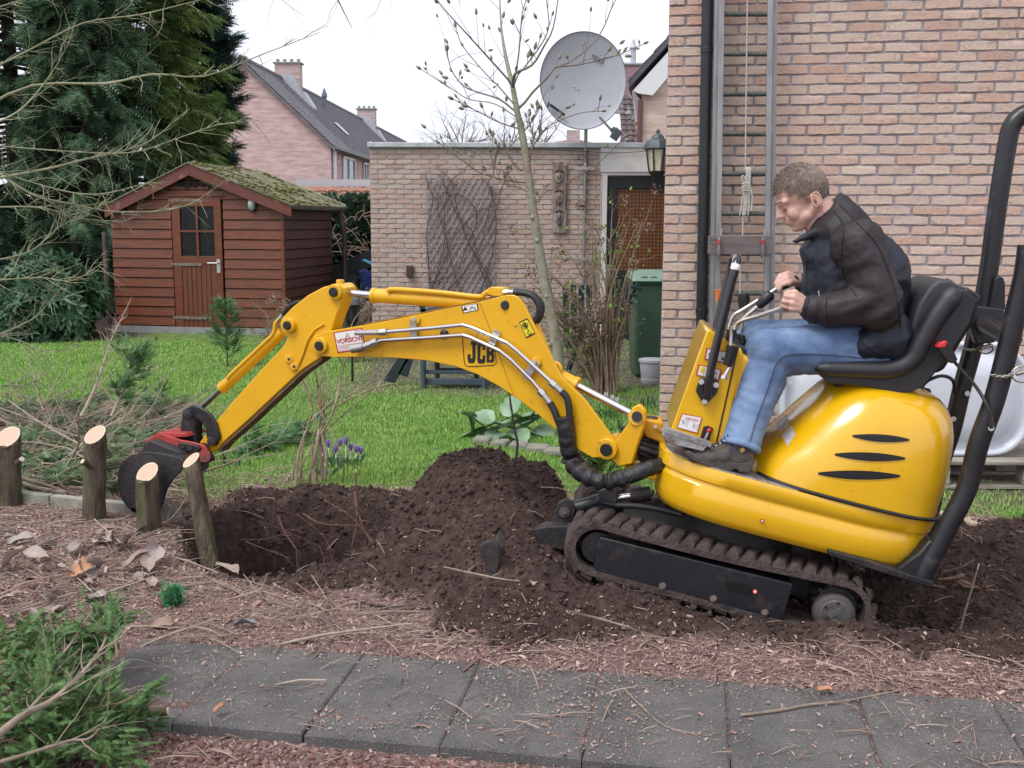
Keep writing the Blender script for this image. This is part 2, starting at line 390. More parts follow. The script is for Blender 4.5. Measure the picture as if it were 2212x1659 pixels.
for i in range(-9, 10):
 o = bpy.data.objects.new('slab', sm[i % 4]); _link(o); o.parent = path
 rr = random.Random(i + 50)
 u = .003 + i * .4155; lift = rr.uniform(-.004, .004); off = rr.uniform(-.006, .006)
 if i < -3: lift -= .008 * (-3 - i)
 o.location = (PU[0] * u + PV[0] * off, PU[1] * u + PV[1] * off, lift)
 o.rotation_euler = (rr.uniform(-.008, .008), rr.uniform(-.006, .006), PATH_TH + rr.uniform(-.006, .006))
def visible_xy(n, x0, x1, y0, y1, rng):
 return rng.uniform(x0, x1, n), rng.uniform(y0, y1, n)
def zat(x, y):
 z = height(x, y); u, v = path_uv(x, y)
 return np.where((v < .0) & (v > -.6), .002, z)
def lay(name, TV, TF, x, y, sc, tilt, mat, dz=0.0, label=None, cat=None, seed=1):
 rng = np.random.default_rng(seed); n = len(x); z = zat(x, y) + dz
 R = rotz(rng.uniform(0, 6.28, n)) @ roty(rng.normal(0, tilt, n)) @ rotx(rng.normal(0, tilt, n))
 V, F = scatter(TV, TF, np.stack([x, y, z], -1), R, sc); o = npmesh(name, V, F, mat); return tag(o, label, cat, kind='stuff')
CHIP = ([(-.5, -.2, 0), (.5, -.14, 0), (.45, .22, .0), (-.45, .16, 0), (0, -.2, .12), (0, .2, .12)], [(0, 4, 5, 3), (4, 1, 2, 5)])
TWIG = ([(-.5, -.02, 0), (-.5, .02, 0), (-.5, 0, .03), (0, -.02, .05), (0, .02, .05), (0, 0, .08), (.5, -.012, 0), (.5, .012, 0), (.5, 0, .02)],
  [(0, 1, 4, 3), (1, 2, 5, 4), (2, 0, 3, 5), (3, 4, 7, 6), (4, 5, 8, 7), (5, 3, 6, 8)])
OCT = ([(1, 0, 0), (0, 1, 0), (-1, 0, 0), (0, -1, 0), (0, 0, 1), (0, 0, -1)], [(0, 1, 4), (1, 2, 4), (2, 3, 4), (3, 0, 4), (1, 0, 5), (2, 1, 5), (3, 2, 5), (0, 3, 5)])
chip_m = M('wood_chips', (.26, .16, .13), (.40, .28, .24), rough=.85, nscale=30, rand='island', ramp=[(.13, .065, .055), (.27, .15, .125), (.38, .25, .21), (.52, .41, .35), (.30, .14, .11), (.70, .60, .52)])
twig_m = M('dry_twigs', (.2, .13, .1), (.3, .22, .17), rough=.85, nscale=20, rand='island', ramp=[(.17, .11, .09), (.33, .23, .18), (.52, .42, .35), (.40, .28, .22), (.22, .14, .11)])
crumb_m = M('soil_crumbs', (.036, .023, .020), (.095, .064, .054), rough=.95, nscale=30, spec=.2)
r = np.random.default_rng(5)
x = r.uniform(-3.3, 3.0, 260000); y = r.uniform(2.3, 6.6, 260000); s, g, p, d = zones(x, y); u, v = path_uv(x, y)
dens = np.where(v > 0, (1 - s) * (1 - g * .9) * (1 - p) + .05 * s, np.where(v > -.6, .22 + .6 * sstep(.0, .35, fbm(x * 4, y * 4, 5, 3))  + .75 * sstep(-.14, 0, v + .05 * fbm(x * 7, y * 7, 15, 3)), .55))
dens = np.where((v > 0) & (v < .35), np.maximum(dens, .55), dens)
keep = r.random(len(x)) < dens * .75; x, y, v2 = x[keep], y[keep], v[keep]
lay('bark_litter', *CHIP, x, y, r.lognormal(math.log(.0078), .55, len(x)) * np.where((v2 < 0) & (v2 > -.6), .6, 1), .35, chip_m, .003, 'pinkish brown bark chips and wood crumbs strewn over bed and path', 'bark litter', 2)
x = r.uniform(-3.3, 3.2, 26000); y = r.uniform(2.4, 6.4, 26000); s, g, p, d = zones(x, y); u, v = path_uv(x, y)
dens = np.where(v > 0, (1 - s) * (1 - g) * (1 - p) + .12 * s, np.where(v > -.6, .2, .35)); keep = r.random(len(x)) < dens * .75; x, y = x[keep], y[keep]
lay('twig_litter', *TWIG, x, y, r.lognormal(math.log(.055), .5, len(x)), .25, twig_m, .006, 'thin dry twigs and needles lying over the bark bed', 'twig litter', 3)
x = r.uniform(-1.8, 3.2, 60000); y = r.uniform(3.4, 5.9, 60000); s, g, p, d = zones(x, y); u, v = path_uv(x, y)
keep = (s > .3) & (v > .03) & (r.random(len(x)) < .7); x, y = x[keep], y[keep]
sc = np.minimum(.017, r.lognormal(math.log(.0048), .65, len(x)))[:, None] * r.uniform(.6, 1.3, (len(x), 3))
lay('soil_clods', *OCT, x, y, sc, 1.5, crumb_m, .002, 'dark crumbly soil clods thrown up around the hole', 'soil clods', 4)
fib = M('root_fibres', (.05, .03, .026), (.13, .085, .07), rough=.9, nscale=20)
kx = r.random(len(x)) < .16; lay('root_fibres', *TWIG, x[kx], y[kx], r.lognormal(math.log(.05), .4, kx.sum())[:, None] * np.array([1, .5, .5]), .5, fib, .006, 'fine dark root fibres mixed through the dug soil', 'root fibres', 8)
x = r.uniform(-2.2, 2.2, 16000); y = r.uniform(2.3, 3.4, 16000); u, v = path_uv(x, y); keep = (v < -.63) & (r.random(len(x)) < .8); x, y = x[keep], y[keep]
stone_m = M('lava_stones', (.13, .06, .05), (.24, .13, .11), rough=.9, nscale=60, bump=.3, bscale=300, rand='island', ramp=[(.07, .045, .045), (.18, .075, .06), (.26, .13, .11), (.36, .25, .23), (.10, .06, .055)])
sc = r.lognormal(math.log(.0085), .35, len(x))[:, None] * r.uniform(.7, 1.3, (len(x), 3))
lay('lava_stones', *OCT, x, y, sc, 1.2, stone_m, .002, 'reddish lava stones along the front edge of the path', 'stones', 6)
BL = ([(-.5, 0, 0), (.5, 0, 0), (.36, .12, .55), (-.36, .12, .55), (0, .38, 1.0), (0, .38, 1.0)], [(0, 1, 2, 3), (3, 2, 4, 5)])
gr_m = M('grass_blades', (.10, .28, .035), (.30, .42, .08), rough=.55, nscale=1.6, spec=.4, rand='island', ramp=[(.11, .27, .04), (.20, .44, .075), (.32, .56, .12), (.46, .54, .22)])
n = 540000; yy = 5.4 + 9.2 * r.random(n) ** 1.25; xx = (r.random(n) - .5) * 1.08 * yy * .96
s, g, p, d = zones(xx, yy); f = fbm(xx * 2.2, yy * 2.2, 77, 4)
dens = g * (.62 + .5 * f) * (1 - s) + .10 * p * (yy > 7) + .22 * p * (xx > 1.4) * (yy < 6.2)
keep = (r.random(n) < dens) & ~((yy > 13.2) & (xx < -3) & (xx > -5.6)); xx, yy = xx[keep], yy[keep]; n = len(xx)
zz = near_h(xx, yy) * (yy < 7.9)
hh = (.017 + .016 * r.random(n) + .028 * np.maximum(0, f[keep])) * np.where(yy < 6.2, .9, 1); ww = .0022 + .00042 * yy
R = rotz(r.uniform(0, 6.28, n)) @ rotx(r.normal(0, .35, n))
V, F = scatter(*BL, np.stack([xx, yy, zz - .003], -1), R, np.stack([ww, hh, hh], -1))
tag(npmesh('grass', V, F, gr_m), 'short bright green lawn grass between the beds and the shed', 'grass', kind='stuff')
brick_ramp = [(.42, .22, .16), (.53, .33, .25), (.56, .40, .32), (.58, .46, .38), (.53, .40, .34), (.62, .51, .42), (.49, .37, .31), (.57, .43, .35), (.53, .29, .21)]
brick_m = M('brick', (.50, .36, .29), (.62, .49, .41), rough=.9, nscale=38, bump=.9, bscale=85, bdist=.008, rand='object', ramp=brick_ramp, dirt=(.38, .25, .21), dscale=26, damt=.2)
brick_mi = M('brick_bulk', (.50, .36, .29), (.62, .49, .41), rough=.9, nscale=38, bump=.9, bscale=85, bdist=.008, rand='island', ramp=brick_ramp, dirt=(.38, .25, .21), dscale=26, damt=.2)
gb_ramp = [(.36, .25, .20), (.50, .34, .27), (.56, .43, .36), (.52, .42, .36), (.58, .48, .42), (.46, .38, .33), (.56, .34, .26), (.54, .44, .38)]
gbrick_m = M('garage_brick', (.45, .34, .28), (.56, .45, .38), rough=.92, nscale=30, bump=.4, bscale=150, rand='object', ramp=gb_ramp, dirt=(.34, .27, .23), dscale=14, damt=.25)
gbrick_mi = M('garage_brick_bulk', (.45, .34, .28), (.56, .45, .38), rough=.92, nscale=30, bump=.4, bscale=150, rand='island', ramp=gb_ramp, dirt=(.34, .27, .23), dscale=14, damt=.25)
mortar_m = M('mortar', (.34, .31, .33), (.45, .41, .43), rough=.95, nscale=45, bump=.7, bscale=220, dirt=(.2, .17, .16), dscale=3, damt=.4)
def brick_geo(L, H=.051, T=.05, seed=0):
 """front face rough, hand-moulded; x along wall, y depth (front at y=0 facing -y), z up"""
 rr = random.Random(seed); nx = 7; mb = MB(); rows = []
 topb = [rr.uniform(-.0028, .002) for _ in range(nx)]; botb = [rr.uniform(-.0025, .002) for _ in range(nx)]
 for i in range(nx):
  x = L * i / (nx - 1); e = i in (0, nx - 1); xi = x + (rr.uniform(.001, .004) if i == 0 else -rr.uniform(.001, .004) if i == nx - 1 else 0)
  zs = [0 + botb[i], .003 + botb[i], H * .5 + rr.uniform(-.008, .008), H - .0025 + topb[i], H + topb[i]]
  ds = [.0035, rr.uniform(-.002, .002), rr.uniform(-.003, .003), rr.uniform(-.002, .002), .003]
  if e: ds = [d + .003 for d in ds]; zs[0] += .0015; zs[-1] -= .0015
  rows.append([Vector((xi, T, zs[0]))] + [Vector((xi, ds[k], zs[k])) for k in range(5)] + [Vector((xi, T, zs[-1]))])
 mb.loft(rows); return mb
_BG = {}
def brick_wall(wall, org0, u, nrm, length, z0, z1, m1, m2, course=.0625, bl=.21, joint=.0125, seed=0, holes=(), vis=None, hidden=(), first_half=True, zshift=0):
 """bricks as children of wall (300 that show largest), the rest one bulk mesh. nrm points to the viewer"""
 u = Vector((u[0], u[1], 0)); nn = Vector((nrm[0], nrm[1], 0)); rr = random.Random(seed)
 R = Matrix((( u.x, -nn.x, 0), (u.y, -nn.y, 0), (0, 0, 1))); items = []
 k = 0; z = z0 + zshift
 while z + course < z1 + .02:
  s = 0.0; j = 0
  first = (bl if k % 2 else (bl - joint) / 2)
  while s < length - .03:
   L = first if j == 0 else bl
   if j == 1 and k % 2 == 0 and first_half: L = bl
   L = min(L, length - s)
   c = s + L / 2
   if not any(a < c < b and zz0 < z + .03 < zz1 for a, b, zz0, zz1 in holes):
    o = Vector(org0) + u * s; o.z = z
    key = round(L, 3)
    px = proj(o + u * (L / 2) + Vector((0, 0, .03)))
    inn = -20 < px[0] < 2232 and -20 < px[1] < 1679 and px[2] > 0 and not any(inpoly(np.array([px[0]]), np.array([px[1]]), h)[0] for h in hidden)
    items.append((0 if inn else 1, px[2], key, o, rr.randrange(7)))
   s += L + joint; j += 1
  z += course; k += 1
 items.sort(key=lambda t: (t[0], t[1])); bulk = MB(); wo = org(wall)
 for i, (vz, d, key, o, var) in enumerate(items):
  o = o + nn * rr.uniform(-.0015, .003)
  if i < 298 and vz == 0:
   kk = (key, var, m1.name)
   if kk not in _BG:
    t = obj('brick', brick_geo(key, seed=hash((key, var)) % 9999), m1, None, smooth=24); _BG[kk] = t.data; bpy.data.objects.remove(t)
   b = bpy.data.objects.new('brick', _BG[kk]); _link(b); b.parent = wall
   b.matrix_local = Matrix.Translation(o - wo) @ (R @ Euler((0, rr.gauss(0, .006), 0)).to_matrix()).to_4x4()
  else:
   g = brick_geo(key, seed=var + 31); bulk.add([R @ v_ + o for v_ in map(Vector, g.v)], g.f)
 if bulk.v:
  b = obj('brickwork', bulk, m2, wall, smooth=24, fix=False); b['kind'] = 'stuff'
A9 = math.radians(9); HU = (math.cos(A9), -math.sin(A9)); HN = (-math.sin(A9), -math.cos(A9)); HW0 = P(1434.5, 450, 7.1); HW0.z = 0
def HP(x, y, off=0.0): return PL(x, y, HW0, HN, off)      # point on the house wall plane; off>0 towards the viewer
house = thing('brick_house', 'pinkish brick house wall with aluminium ladder and black downpipe on it', 'house', tuple(HW0))
hu = Vector((HU[0], HU[1], 0)); hn = Vector((HN[0], HN[1], 0))
mb = MB(); a = HW0 - hn * .007; mb.prism([a, a + hu * 6, a + hu * 6 - hn * 6, a - hn * 6], (0, 0, 5.6)); wallp = obj('wall', mb, mortar_m, house)
_man = [(1650, 330), (1800, 330), (1980, 600), (2140, 600), (2080, 1000), (1430, 1100), (1530, 720), (1700, 700)]
brick_wall(wallp, HW0, HU, HN, 5.9, 0.0, 5.5, brick_m, brick_mi, seed=4, hidden=[_man])
mb = MB(); a = HW0 - hn * .2; mb.prism([a + hu * -.1 + hn * .45, a + hu * 6.2 + hn * .45, a + hu * 6.2 - hn * 6, a + hu * -.1 - hn * 6], (0, 0, .2)); mb.v = [(v[0], v[1], v[2] + 5.6) for v in mb.v]
obj('roof_edge', mb, M('white_fascia', (.7, .7, .68), rough=.5), house)
A3 = math.radians(2.6); GU = (math.cos(A3), -math.sin(A3)); GN = (-math.sin(A3), -math.cos(A3)); GW0 = P(801, 500, 13.9); GW0.z = 0
def GP(x, y, off=0.0): return PL(x, y, GW0, GN, off)
gu = Vector((GU[0], GU[1], 0)); gn = Vector((GN[0], GN[1], 0))
def GS(x, y=500): return (GP(x, y) - GW0).dot(gu)
gz = GP(900, 318).z; sd0 = GS(1296); gz_pan = GP(1360, 372).z
garage = thing('garage', 'low flat-roofed brick garage with white panel above its dark door', 'garage', tuple(GW0))
mb = MB(); a = GW0 - gn * .007; L_ = sd0
mb.prism([a, a + gu * L_, a + gu * L_ - gn * 5, a - gn * 5], (0, 0, gz)); b_ = a + gu * L_ - gn * .16
mb.prism([b_ + gu * .9, b_ + gu * 3.4, b_ + gu * 3.4 - gn * 4.8, b_ + gu * .9 - gn * 4.8], (0, 0, gz))
gw = obj('wall', mb, mortar_m, garage)
_boom = [(700, 640), (1180, 600), (1450, 980), (1200, 1000), (900, 740), (690, 760)]
brick_wall(gw, GW0, GU, GN, sd0, 0.0, gz - .01, gbrick_m, gbrick_mi, seed=9, hidden=[_boom], zshift=-.02)
zinc = M('zinc_edge', (.42, .46, .47), (.55, .58, .6), rough=.5, metal=.2, nscale=5, dirt=(.3, .36, .33), dscale=9, damt=.3)
mb = MB(); c = GW0 + gu * (3.28) + gn * .02; c.z = gz + .028; mb.box(c, (6.6, .07, .06), (0, 0, -A3)); c = GW0 + gu * 3.24 - gn * 2.5; c.z = gz + .018; mb.box(c, (6.5, 5, .05), (0, 0, -A3)); obj('roof_edge', mb, zinc, garage, bevel=.006)
white_p = M('white_panel', (.62, .60, .58), (.7, .68, .67), rough=.55, nscale=2, dirt=(.5, .48, .42), dscale=3, damt=.25)
def gbox(mb, x0, y0, x1, y1, o0, o1):   # box spanning pixel-measured corners on garage plane between offsets o0<o1
 s0 = GS(x0, (y0 + y1) / 2); s1 = GS(x1, (y0 + y1) / 2); za = GP((x0 + x1) / 2, y0).z; zb = GP((x0 + x1) / 2, y1).z
 q = [GW0 + gu * s0 + gn * o0, GW0 + gu * s1 + gn * o0, GW0 + gu * s1 + gn * o1, GW0 + gu * s0 + gn * o1]
 mb.hexa([Vector((p.x, p.y, min(za, zb))) for p in q], [Vector((p.x, p.y, max(za, zb))) for p in q]); return mb
obj('white_panel', gbox(MB(), 1297, 317, 1500, 372, -.02, .035), white_p, garage, bevel=.004)
mb = MB(); gbox(mb, 1298, 374, 1309, 752, -.16, .02); gbox(mb, 1298, 372.5, 1500, 379, -.16, .015); gbox(mb, 1309, 742, 1480, 751, -.16, .05); obj('door_frame', mb, white_p, garage, bevel=.004)
door_m = M('dark_door_paint', (.012, .016, .02), (.02, .026, .03), rough=.35, nscale=3)
dr = obj('door', gbox(gbox(gbox(gbox(gbox(MB(), 1309, 380, 1480, 407, -.11, -.05), 1309, 407, 1329, 742, -.11, -.05), 1475, 407, 1490, 742, -.11, -.05), 1329, 600, 1475, 742, -.11, -.06), 1329, 585, 1475, 600, -.11, -.05), door_m, garage, bevel=.003)
for k in range(5): obj('panel_board', gbox(MB(), 1331, 604 + k * 27, 1474, 628 + k * 27, -.06, -.052), door_m, dr, bevel=.003)
def amber_mat():
 m, nt, b = _new('amber_glass'); N = nt.nodes; L = nt.links; g = N.new('ShaderNodeNewGeometry')
 mp = N.new('ShaderNodeMapping'); mp.inputs['Scale'].default_value = (22, 1, 22); L.new(g.outputs['Position'], mp.inputs[0])
 v = N.new('ShaderNodeTexVoronoi'); v.inputs['Scale'].default_value = 1.0; v.inputs['Randomness'].default_value = .0; L.new(mp.outputs[0], v.inputs['Vector'])
 r = N.new('ShaderNodeValToRGB'); r.color_ramp.elements[0].color = (.30, .115, .035, 1); r.color_ramp.elements[1].color = (.09, .035, .014, 1); r.color_ramp.elements[1].position = .55
 L.new(v.outputs['Distance'], r.inputs[0]); L.new(r.outputs[0], b.inputs['Base Color']); b.inputs['Roughness'].default_value = .25
 bp = N.new('ShaderNodeBump'); bp.inputs['Strength'].default_value = .6; bp.inputs['Distance'].default_value = .01; bp.invert = True; L.new(v.outputs['Distance'], bp.inputs['Height']); L.new(bp.outputs[0], b.inputs['Normal'])
 return m
obj('amber_pane', gbox(MB(), 1329, 407, 1475, 585, -.10, -.085), amber_mat(), dr)
hd = MB(); p = GP(1313, 590, -.05); hd.box(p + gn * .006, (.04, .012, .22), (0, 0, -A3)); q = p + gn * .05 + Vector((0, 0, .05)); hd.cyl(p + Vector((0, 0, .05)), q, .009, 8); hd.cyl(q, q + gu * .11, .009, 8)
obj('handle', hd, M('satin_metal', (.55, .55, .56), rough=.35, metal=.9), dr, smooth=40)
A = math.radians(9); SU = Vector((math.cos(A), -math.sin(A), 0)); SN = Vector((-math.sin(A), -math.cos(A), 0)); SV = -SN; S0 = G(253, 716)
def SP(x, y, off=0.0): return PL(x, y, S0, SN, off)
def ss(x, y=600): return (SP(x, y) - S0).dot(SU)
shed = thing('garden_shed', 'reddish brown wooden garden shed with mossy roof and four-pane door', 'shed', tuple(S0))
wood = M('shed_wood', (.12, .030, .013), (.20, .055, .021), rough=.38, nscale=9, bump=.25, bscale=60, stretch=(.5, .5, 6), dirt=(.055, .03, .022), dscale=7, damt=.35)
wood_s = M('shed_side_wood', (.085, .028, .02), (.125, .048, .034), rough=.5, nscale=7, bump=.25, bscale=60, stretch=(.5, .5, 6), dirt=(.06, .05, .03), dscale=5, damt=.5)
Ws = ss(612); Dp = 1.95; zb = .10; ze = SP(612, 440).z; zr = SP(425, 362).z; sr = ss(425)
def zroof(s): return zr - (zr - ze) * abs(s - sr) / ((Ws - sr) if s > sr else (sr)) 
zeL = SP(252, 452).z
def ztop(s): return zr - (zr - (ze if s > sr else zeL)) * ((s - sr) / (Ws - sr) if s > sr else (sr - s) / sr)
core = MB(); q = [S0 + SV * .03 + Vector((0, 0, zb)), S0 + SU * Ws + SV * .03 + Vector((0, 0, zb)), S0 + SU * Ws + SV * .03 + Vector((0, 0, ze)), S0 + SU * sr + SV * .03 + Vector((0, 0, zr)), S0 + SV * .03 + Vector((0, 0, zeL))]
core.prism(q, SV * Dp); obj('wall_frame', core, M('shed_inside', (.03, .012, .008), rough=.9), shed)
d0, d1 = ss(376), ss(487); zd = SP(430, 423).z; bh = (ze - zb) / 12.6; rr = random.Random(8); k = 0; z = zb
def board(mb, s0, s1, z0, h, t=.022):
 a, b = S0 + SU * s0, S0 + SU * s1; v = Vector((0, 0, 1))
 lo, hi = .024, .008
 mb.hexa([a + v * z0 + SV * .028, b + v * z0 + SV * .028, b + v * z0 + SN * lo, a + v * z0 + SN * lo], [a + v * (z0 + h) + SV * .028, b + v * (z0 + h) + SV * .028, b + v * (z0 + h) + SN * hi, a + v * (z0 + h) + SN * hi])
while z < zr - .05:
 h = bh - .008; lim = min(z + h, zr)
 if z + h <= min(ze, zeL): sa, sb = 0.0, Ws
 else:
  zt = z + h * .9
  sa = max(0, sr - sr * (zr - zt) / (zr - zeL)); sb = min(Ws, sr + (Ws - sr) * (zr - zt) / (zr - ze))
 segs = [(sa, d0), (d1, sb)] if z + h * .6 < zd else [(sa, sb)]
 for a, b in segs:
  if b - a > .06:
   m_ = MB(); board(m_, a + rr.uniform(0, .004), b, z, h + rr.uniform(-.003, .002)); obj('board', m_, wood, shed, bevel=.003)
 z += bh; k += 1
z = zb
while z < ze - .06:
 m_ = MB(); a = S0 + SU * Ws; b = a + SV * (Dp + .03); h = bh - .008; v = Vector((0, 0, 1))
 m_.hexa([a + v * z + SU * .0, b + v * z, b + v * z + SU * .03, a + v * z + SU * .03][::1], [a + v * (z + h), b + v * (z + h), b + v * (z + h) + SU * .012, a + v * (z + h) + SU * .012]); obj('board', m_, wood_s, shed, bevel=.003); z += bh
m_ = MB(); a = S0 + SU * (Ws + .012); m_.box(a + SN * .012 + Vector((0, 0, (ze + zb) / 2)), (.045, .045, ze - zb), (0, 0, -A)); obj('corner_post', m_, wood, shed, bevel=.003)
m_ = MB(); m_.box(S0 + SU * Ws / 2 + SV * (Dp / 2) + Vector((0, 0, zb / 2 - .01)), (Ws + .1, Dp + .1, zb - .01), (0, 0, -A)); obj('base', m_, M('grey_concrete', (.2, .2, .21), (.3, .3, .3), rough=.9, nscale=9), shed)
door = MB(); z0 = zb - .02
def sbox(mb, s0, s1, z0, z1, o0, o1):
 q = [S0 + SU * s0 + SN * o0, S0 + SU * s1 + SN * o0, S0 + SU * s1 + SN * o1, S0 + SU * s0 + SN * o1]
 mb.hexa([Vector((p.x, p.y, z0)) for p in q], [Vector((p.x, p.y, z1)) for p in q]); return mb
wL, wR, wT, wB = ss(392, 500), ss(465, 500), SP(430, 446).z, SP(430, 553).z; wM = (wL + wR) / 2; zM = (wT + wB) / 2
sbox(door, d0 + .02, wL, z0, zd - .015, 0, .035); sbox(door, wR, d1 - .02, z0, zd - .015, 0, .035); sbox(door, wL, wR, wT, zd - .015, 0, .035); sbox(door, wL, wR, wB - .1, wB, 0, .034)
sd = obj('door', door, wood, shed, bevel=.003)
m_ = MB(); sbox(m_, wM - .016, wM + .016, wB, wT, .005, .037); sbox(m_, wL, wR, zM - .014, zM + .014, .004, .036); obj('glazing_bar', m_, wood, sd, bevel=.002)
for a, b in ((wL, wM), (wM, wR)):
 for c_, d_ in ((wB, zM), (zM, wT)): obj('pane', sbox(MB(), a + .002, b - .002, c_ + .002, d_ - .002, .004, .010), M('dark_glass', (.004, .005, .006), (.012, .015, .015), rough=.25, nscale=12, spec=.3), sd)
nb = 7
for i in range(nb):
 a = wL + (wR - wL) * i / nb; obj('door_board', sbox(MB(), a + .003, a + (wR - wL) / nb - .003, z0, wB - .1, .0, .026 + (i % 2) * .002), M('door_board_wood', (.11, .03, .013), (.17, .052, .022), rough=.5, nscale=7, stretch=(8, 8, .6), dirt=(.07, .05, .035), dscale=6, damt=.3), sd, bevel=.003)
hin = M('weathered_hinge', (.12, .08, .07), (.3, .26, .22), rough=.6, metal=.4, nscale=40)
for y in (387 * 1.0 + 39, 549 + 22, 702 - 16): 
 zz = SP(400, y if y > 430 else 433).z; obj('hinge', sbox(MB(), d0 - .02, d0 + .42 * (1 if y < 600 else 1.1), zz - .018, zz + .018, .030, .041), hin, sd, bevel=.002)
m_ = MB(); zz = SP(478, 568).z; hs = ss(477); sbox(m_, hs - .03, hs + .02, zz - .13, zz + .05, .035, .047); p = S0 + SU * hs + SN * .09 + Vector((0, 0, zz)); m_.cyl(p, p - SU * .14, .010, 8); m_.cyl(p - SN * .05, p, .012, 8); obj('handle', m_, bpy.data.materials['satin_metal'], sd, smooth=40)
obj('door_lintel', sbox(MB(), d0 - .03, d1 + .03, zd - .01, zd + .012, .0, .05), wood, shed, bevel=.002)
m_ = MB(); c = (ss(385, 400), ss(460, 400)); rr = random.Random(2)
for i in range(26):
 s_ = c[0] + (c[1] - c[0]) * (i + .5) / 26; z_ = SP(425, 399).z + rr.uniform(-.03, .03); sbox(m_, s_ - .012, s_ + .012, z_ - rr.uniform(.01, .05), z_ + rr.uniform(.01, .05), .025, .034 + rr.uniform(0, .008))
obj('carved_sign', m_, M('rotten_wood', (.02, .012, .009), (.045, .03, .022), rough=.95), shed, smooth=30)
over = .13; th = .04
def rz(s): return ztop(s) + .045
def slope_pt(s, depth, dz=0): p = S0 + SU * s + SV * depth; return Vector((p.x, p.y, rz(s) + dz))
sl, srr = ss(236, 440), ss(636, 430)
def rzx(s):
 if s < sr: return zr - (zr - zeL) * (sr - s) / sr + .045
 return zr - (zr - ze) * (s - sr) / (Ws - sr) + .045
def rp(s, d, dz=0): p = S0 + SU * s + SV * d; return Vector((p.x, p.y, rzx(s) + dz))
for a, b in ((sl, sr), (sr, srr)):
 m_ = MB(); m_.prism([rp(a, -over, -.15), rp(b, -over, -.15), rp(b, -over, 0), rp(a, -over, 0)], SV * .03); obj('barge_board', m_, M('barge_board_paint', (.12, .034, .024), (.16, .046, .03), rough=.5, nscale=5, dirt=(.3, .2, .17), dscale=4.5, damt=.16), shed, bevel=.003)
felt = M('roof_felt_moss', (.15, .13, .10), (.27, .24, .18), rough=.95, nscale=9, bump=.6, bscale=60, dirt=(.11, .13, .03), dscale=8, damt=.75)
for a, b in ((sl - .01, sr), (sr, srr + .02)):
 m_ = MB(); m_.prism([rp(a, -over - .02, 0.003), rp(b, -over - .02, 0.003), rp(b, -over - .02, .022), rp(a, -over - .02, .022)], SV * (Dp + .36)); obj('roof', m_, felt, shed)
moss_m = M('moss', (.07, .095, .02), (.16, .17, .05), rough=.95, nscale=20, rand='island', ramp=[(.07, .08, .015), (.16, .17, .035), (.27, .24, .09), (.20, .15, .08)])
r = np.random.default_rng(3); n = 5200; s_ = sr + (srr - sr) * r.random(n); d_ = -over + (Dp + .32) * r.random(n); kp = fbm(s_ * 5, d_ * 5, 8, 3) + .10 > r.random(n) * .6
s_, d_ = s_[kp], d_[kp]; pos = np.array([tuple(rp(a, b, .028)) for a, b in zip(s_, d_)])
V, F = scatter(*OCT, pos, rotz(r.uniform(0, 6, len(pos))), r.lognormal(math.log(.015), .5, len(pos))[:, None] * np.array([1.3, 1.3, .45])); tag(npmesh('moss', V, F, moss_m, shed), kind='stuff')
m_ = MB(); m_.prism([rp(a_, Dp + .2, 0) for a_ in (sr, srr)] + [rp(srr, Dp + .2, .05), rp(sr, Dp + .2, .05)], SV * .03); obj('roof_edge_strip', m_, M('lichen_wood', (.25, .27, .17), (.36, .38, .25), rough=.9, nscale=14), shed)
gm = M('grey_plastic_gutter', (.15, .17, .15), (.28, .31, .26), rough=.5, nscale=8, dirt=(.12, .15, .08), dscale=9, damt=.4)
m_ = MB(); pr = []
for t in np.linspace(-.10, Dp + .3, 10):
 c = S0 + SU * (Ws + .13) + SV * t; cz = ze - .005 - .012 * math.sin(t * 1.6); ring = []
 for k in range(9):
  a = math.pi + math.pi * k / 8; ring.append(Vector((c.x, c.y, cz)) + SU * (.055 * math.cos(a)) + Vector((0, 0, .06 * math.sin(a))))
 for k in range(8, -1, -1):
  a = math.pi + math.pi * k / 8; ring.append(Vector((c.x, c.y, cz)) + SU * (.048 * math.cos(a)) + Vector((0, 0, .052 * math.sin(a))))
 pr.append(ring)
m_.loft(pr); obj('gutter', m_, gm, shed, smooth=40)
pm = M('brown_pipe', (.07, .045, .04), (.12, .085, .075), rough=.4, nscale=5)
m_ = MB(); a = S0 + SU * (Ws + .13) + SV * (Dp + .12); z = Vector((0, 0, 1)); m_.tube([a + z * (ze - .05), a + z * (ze - .2), a + z * (ze - .3) + SV * -.0 + SU * .03, a + z * (ze - .45) + SU * .05, a + z * .1 + SU * .05], .04, 10); obj('downpipe', m_, pm, shed, smooth=60)
m_ = MB(); a = S0 + SU * (-.1) + SN * .02; m_.tube([a + z * .1, a + z * (zeL - .3)], .035, 10); obj('downpipe', m_, pm, shed, smooth=60)
p = SP(546, 441, .03); lm = thing('bulkhead_lamp', 'small oval outdoor lamp with glass cover on shed front', 'wall lamp', tuple(p))
m_ = MB(); m_.ball(p + SN * .02, (.062, .03, .105), 14, 10); obj('base', m_, M('black_plastic', (.02, .02, .02), rough=.4), lm, smooth=60)
m_ = MB(); m_.ball(p + SN * .04, (.05, .05, .088), 14, 10); obj('glass_cover', m_, M('frosted_glass', (.30, .36, .36), (.42, .48, .47), rough=.12, nscale=30, spec=.8), lm, smooth=60)
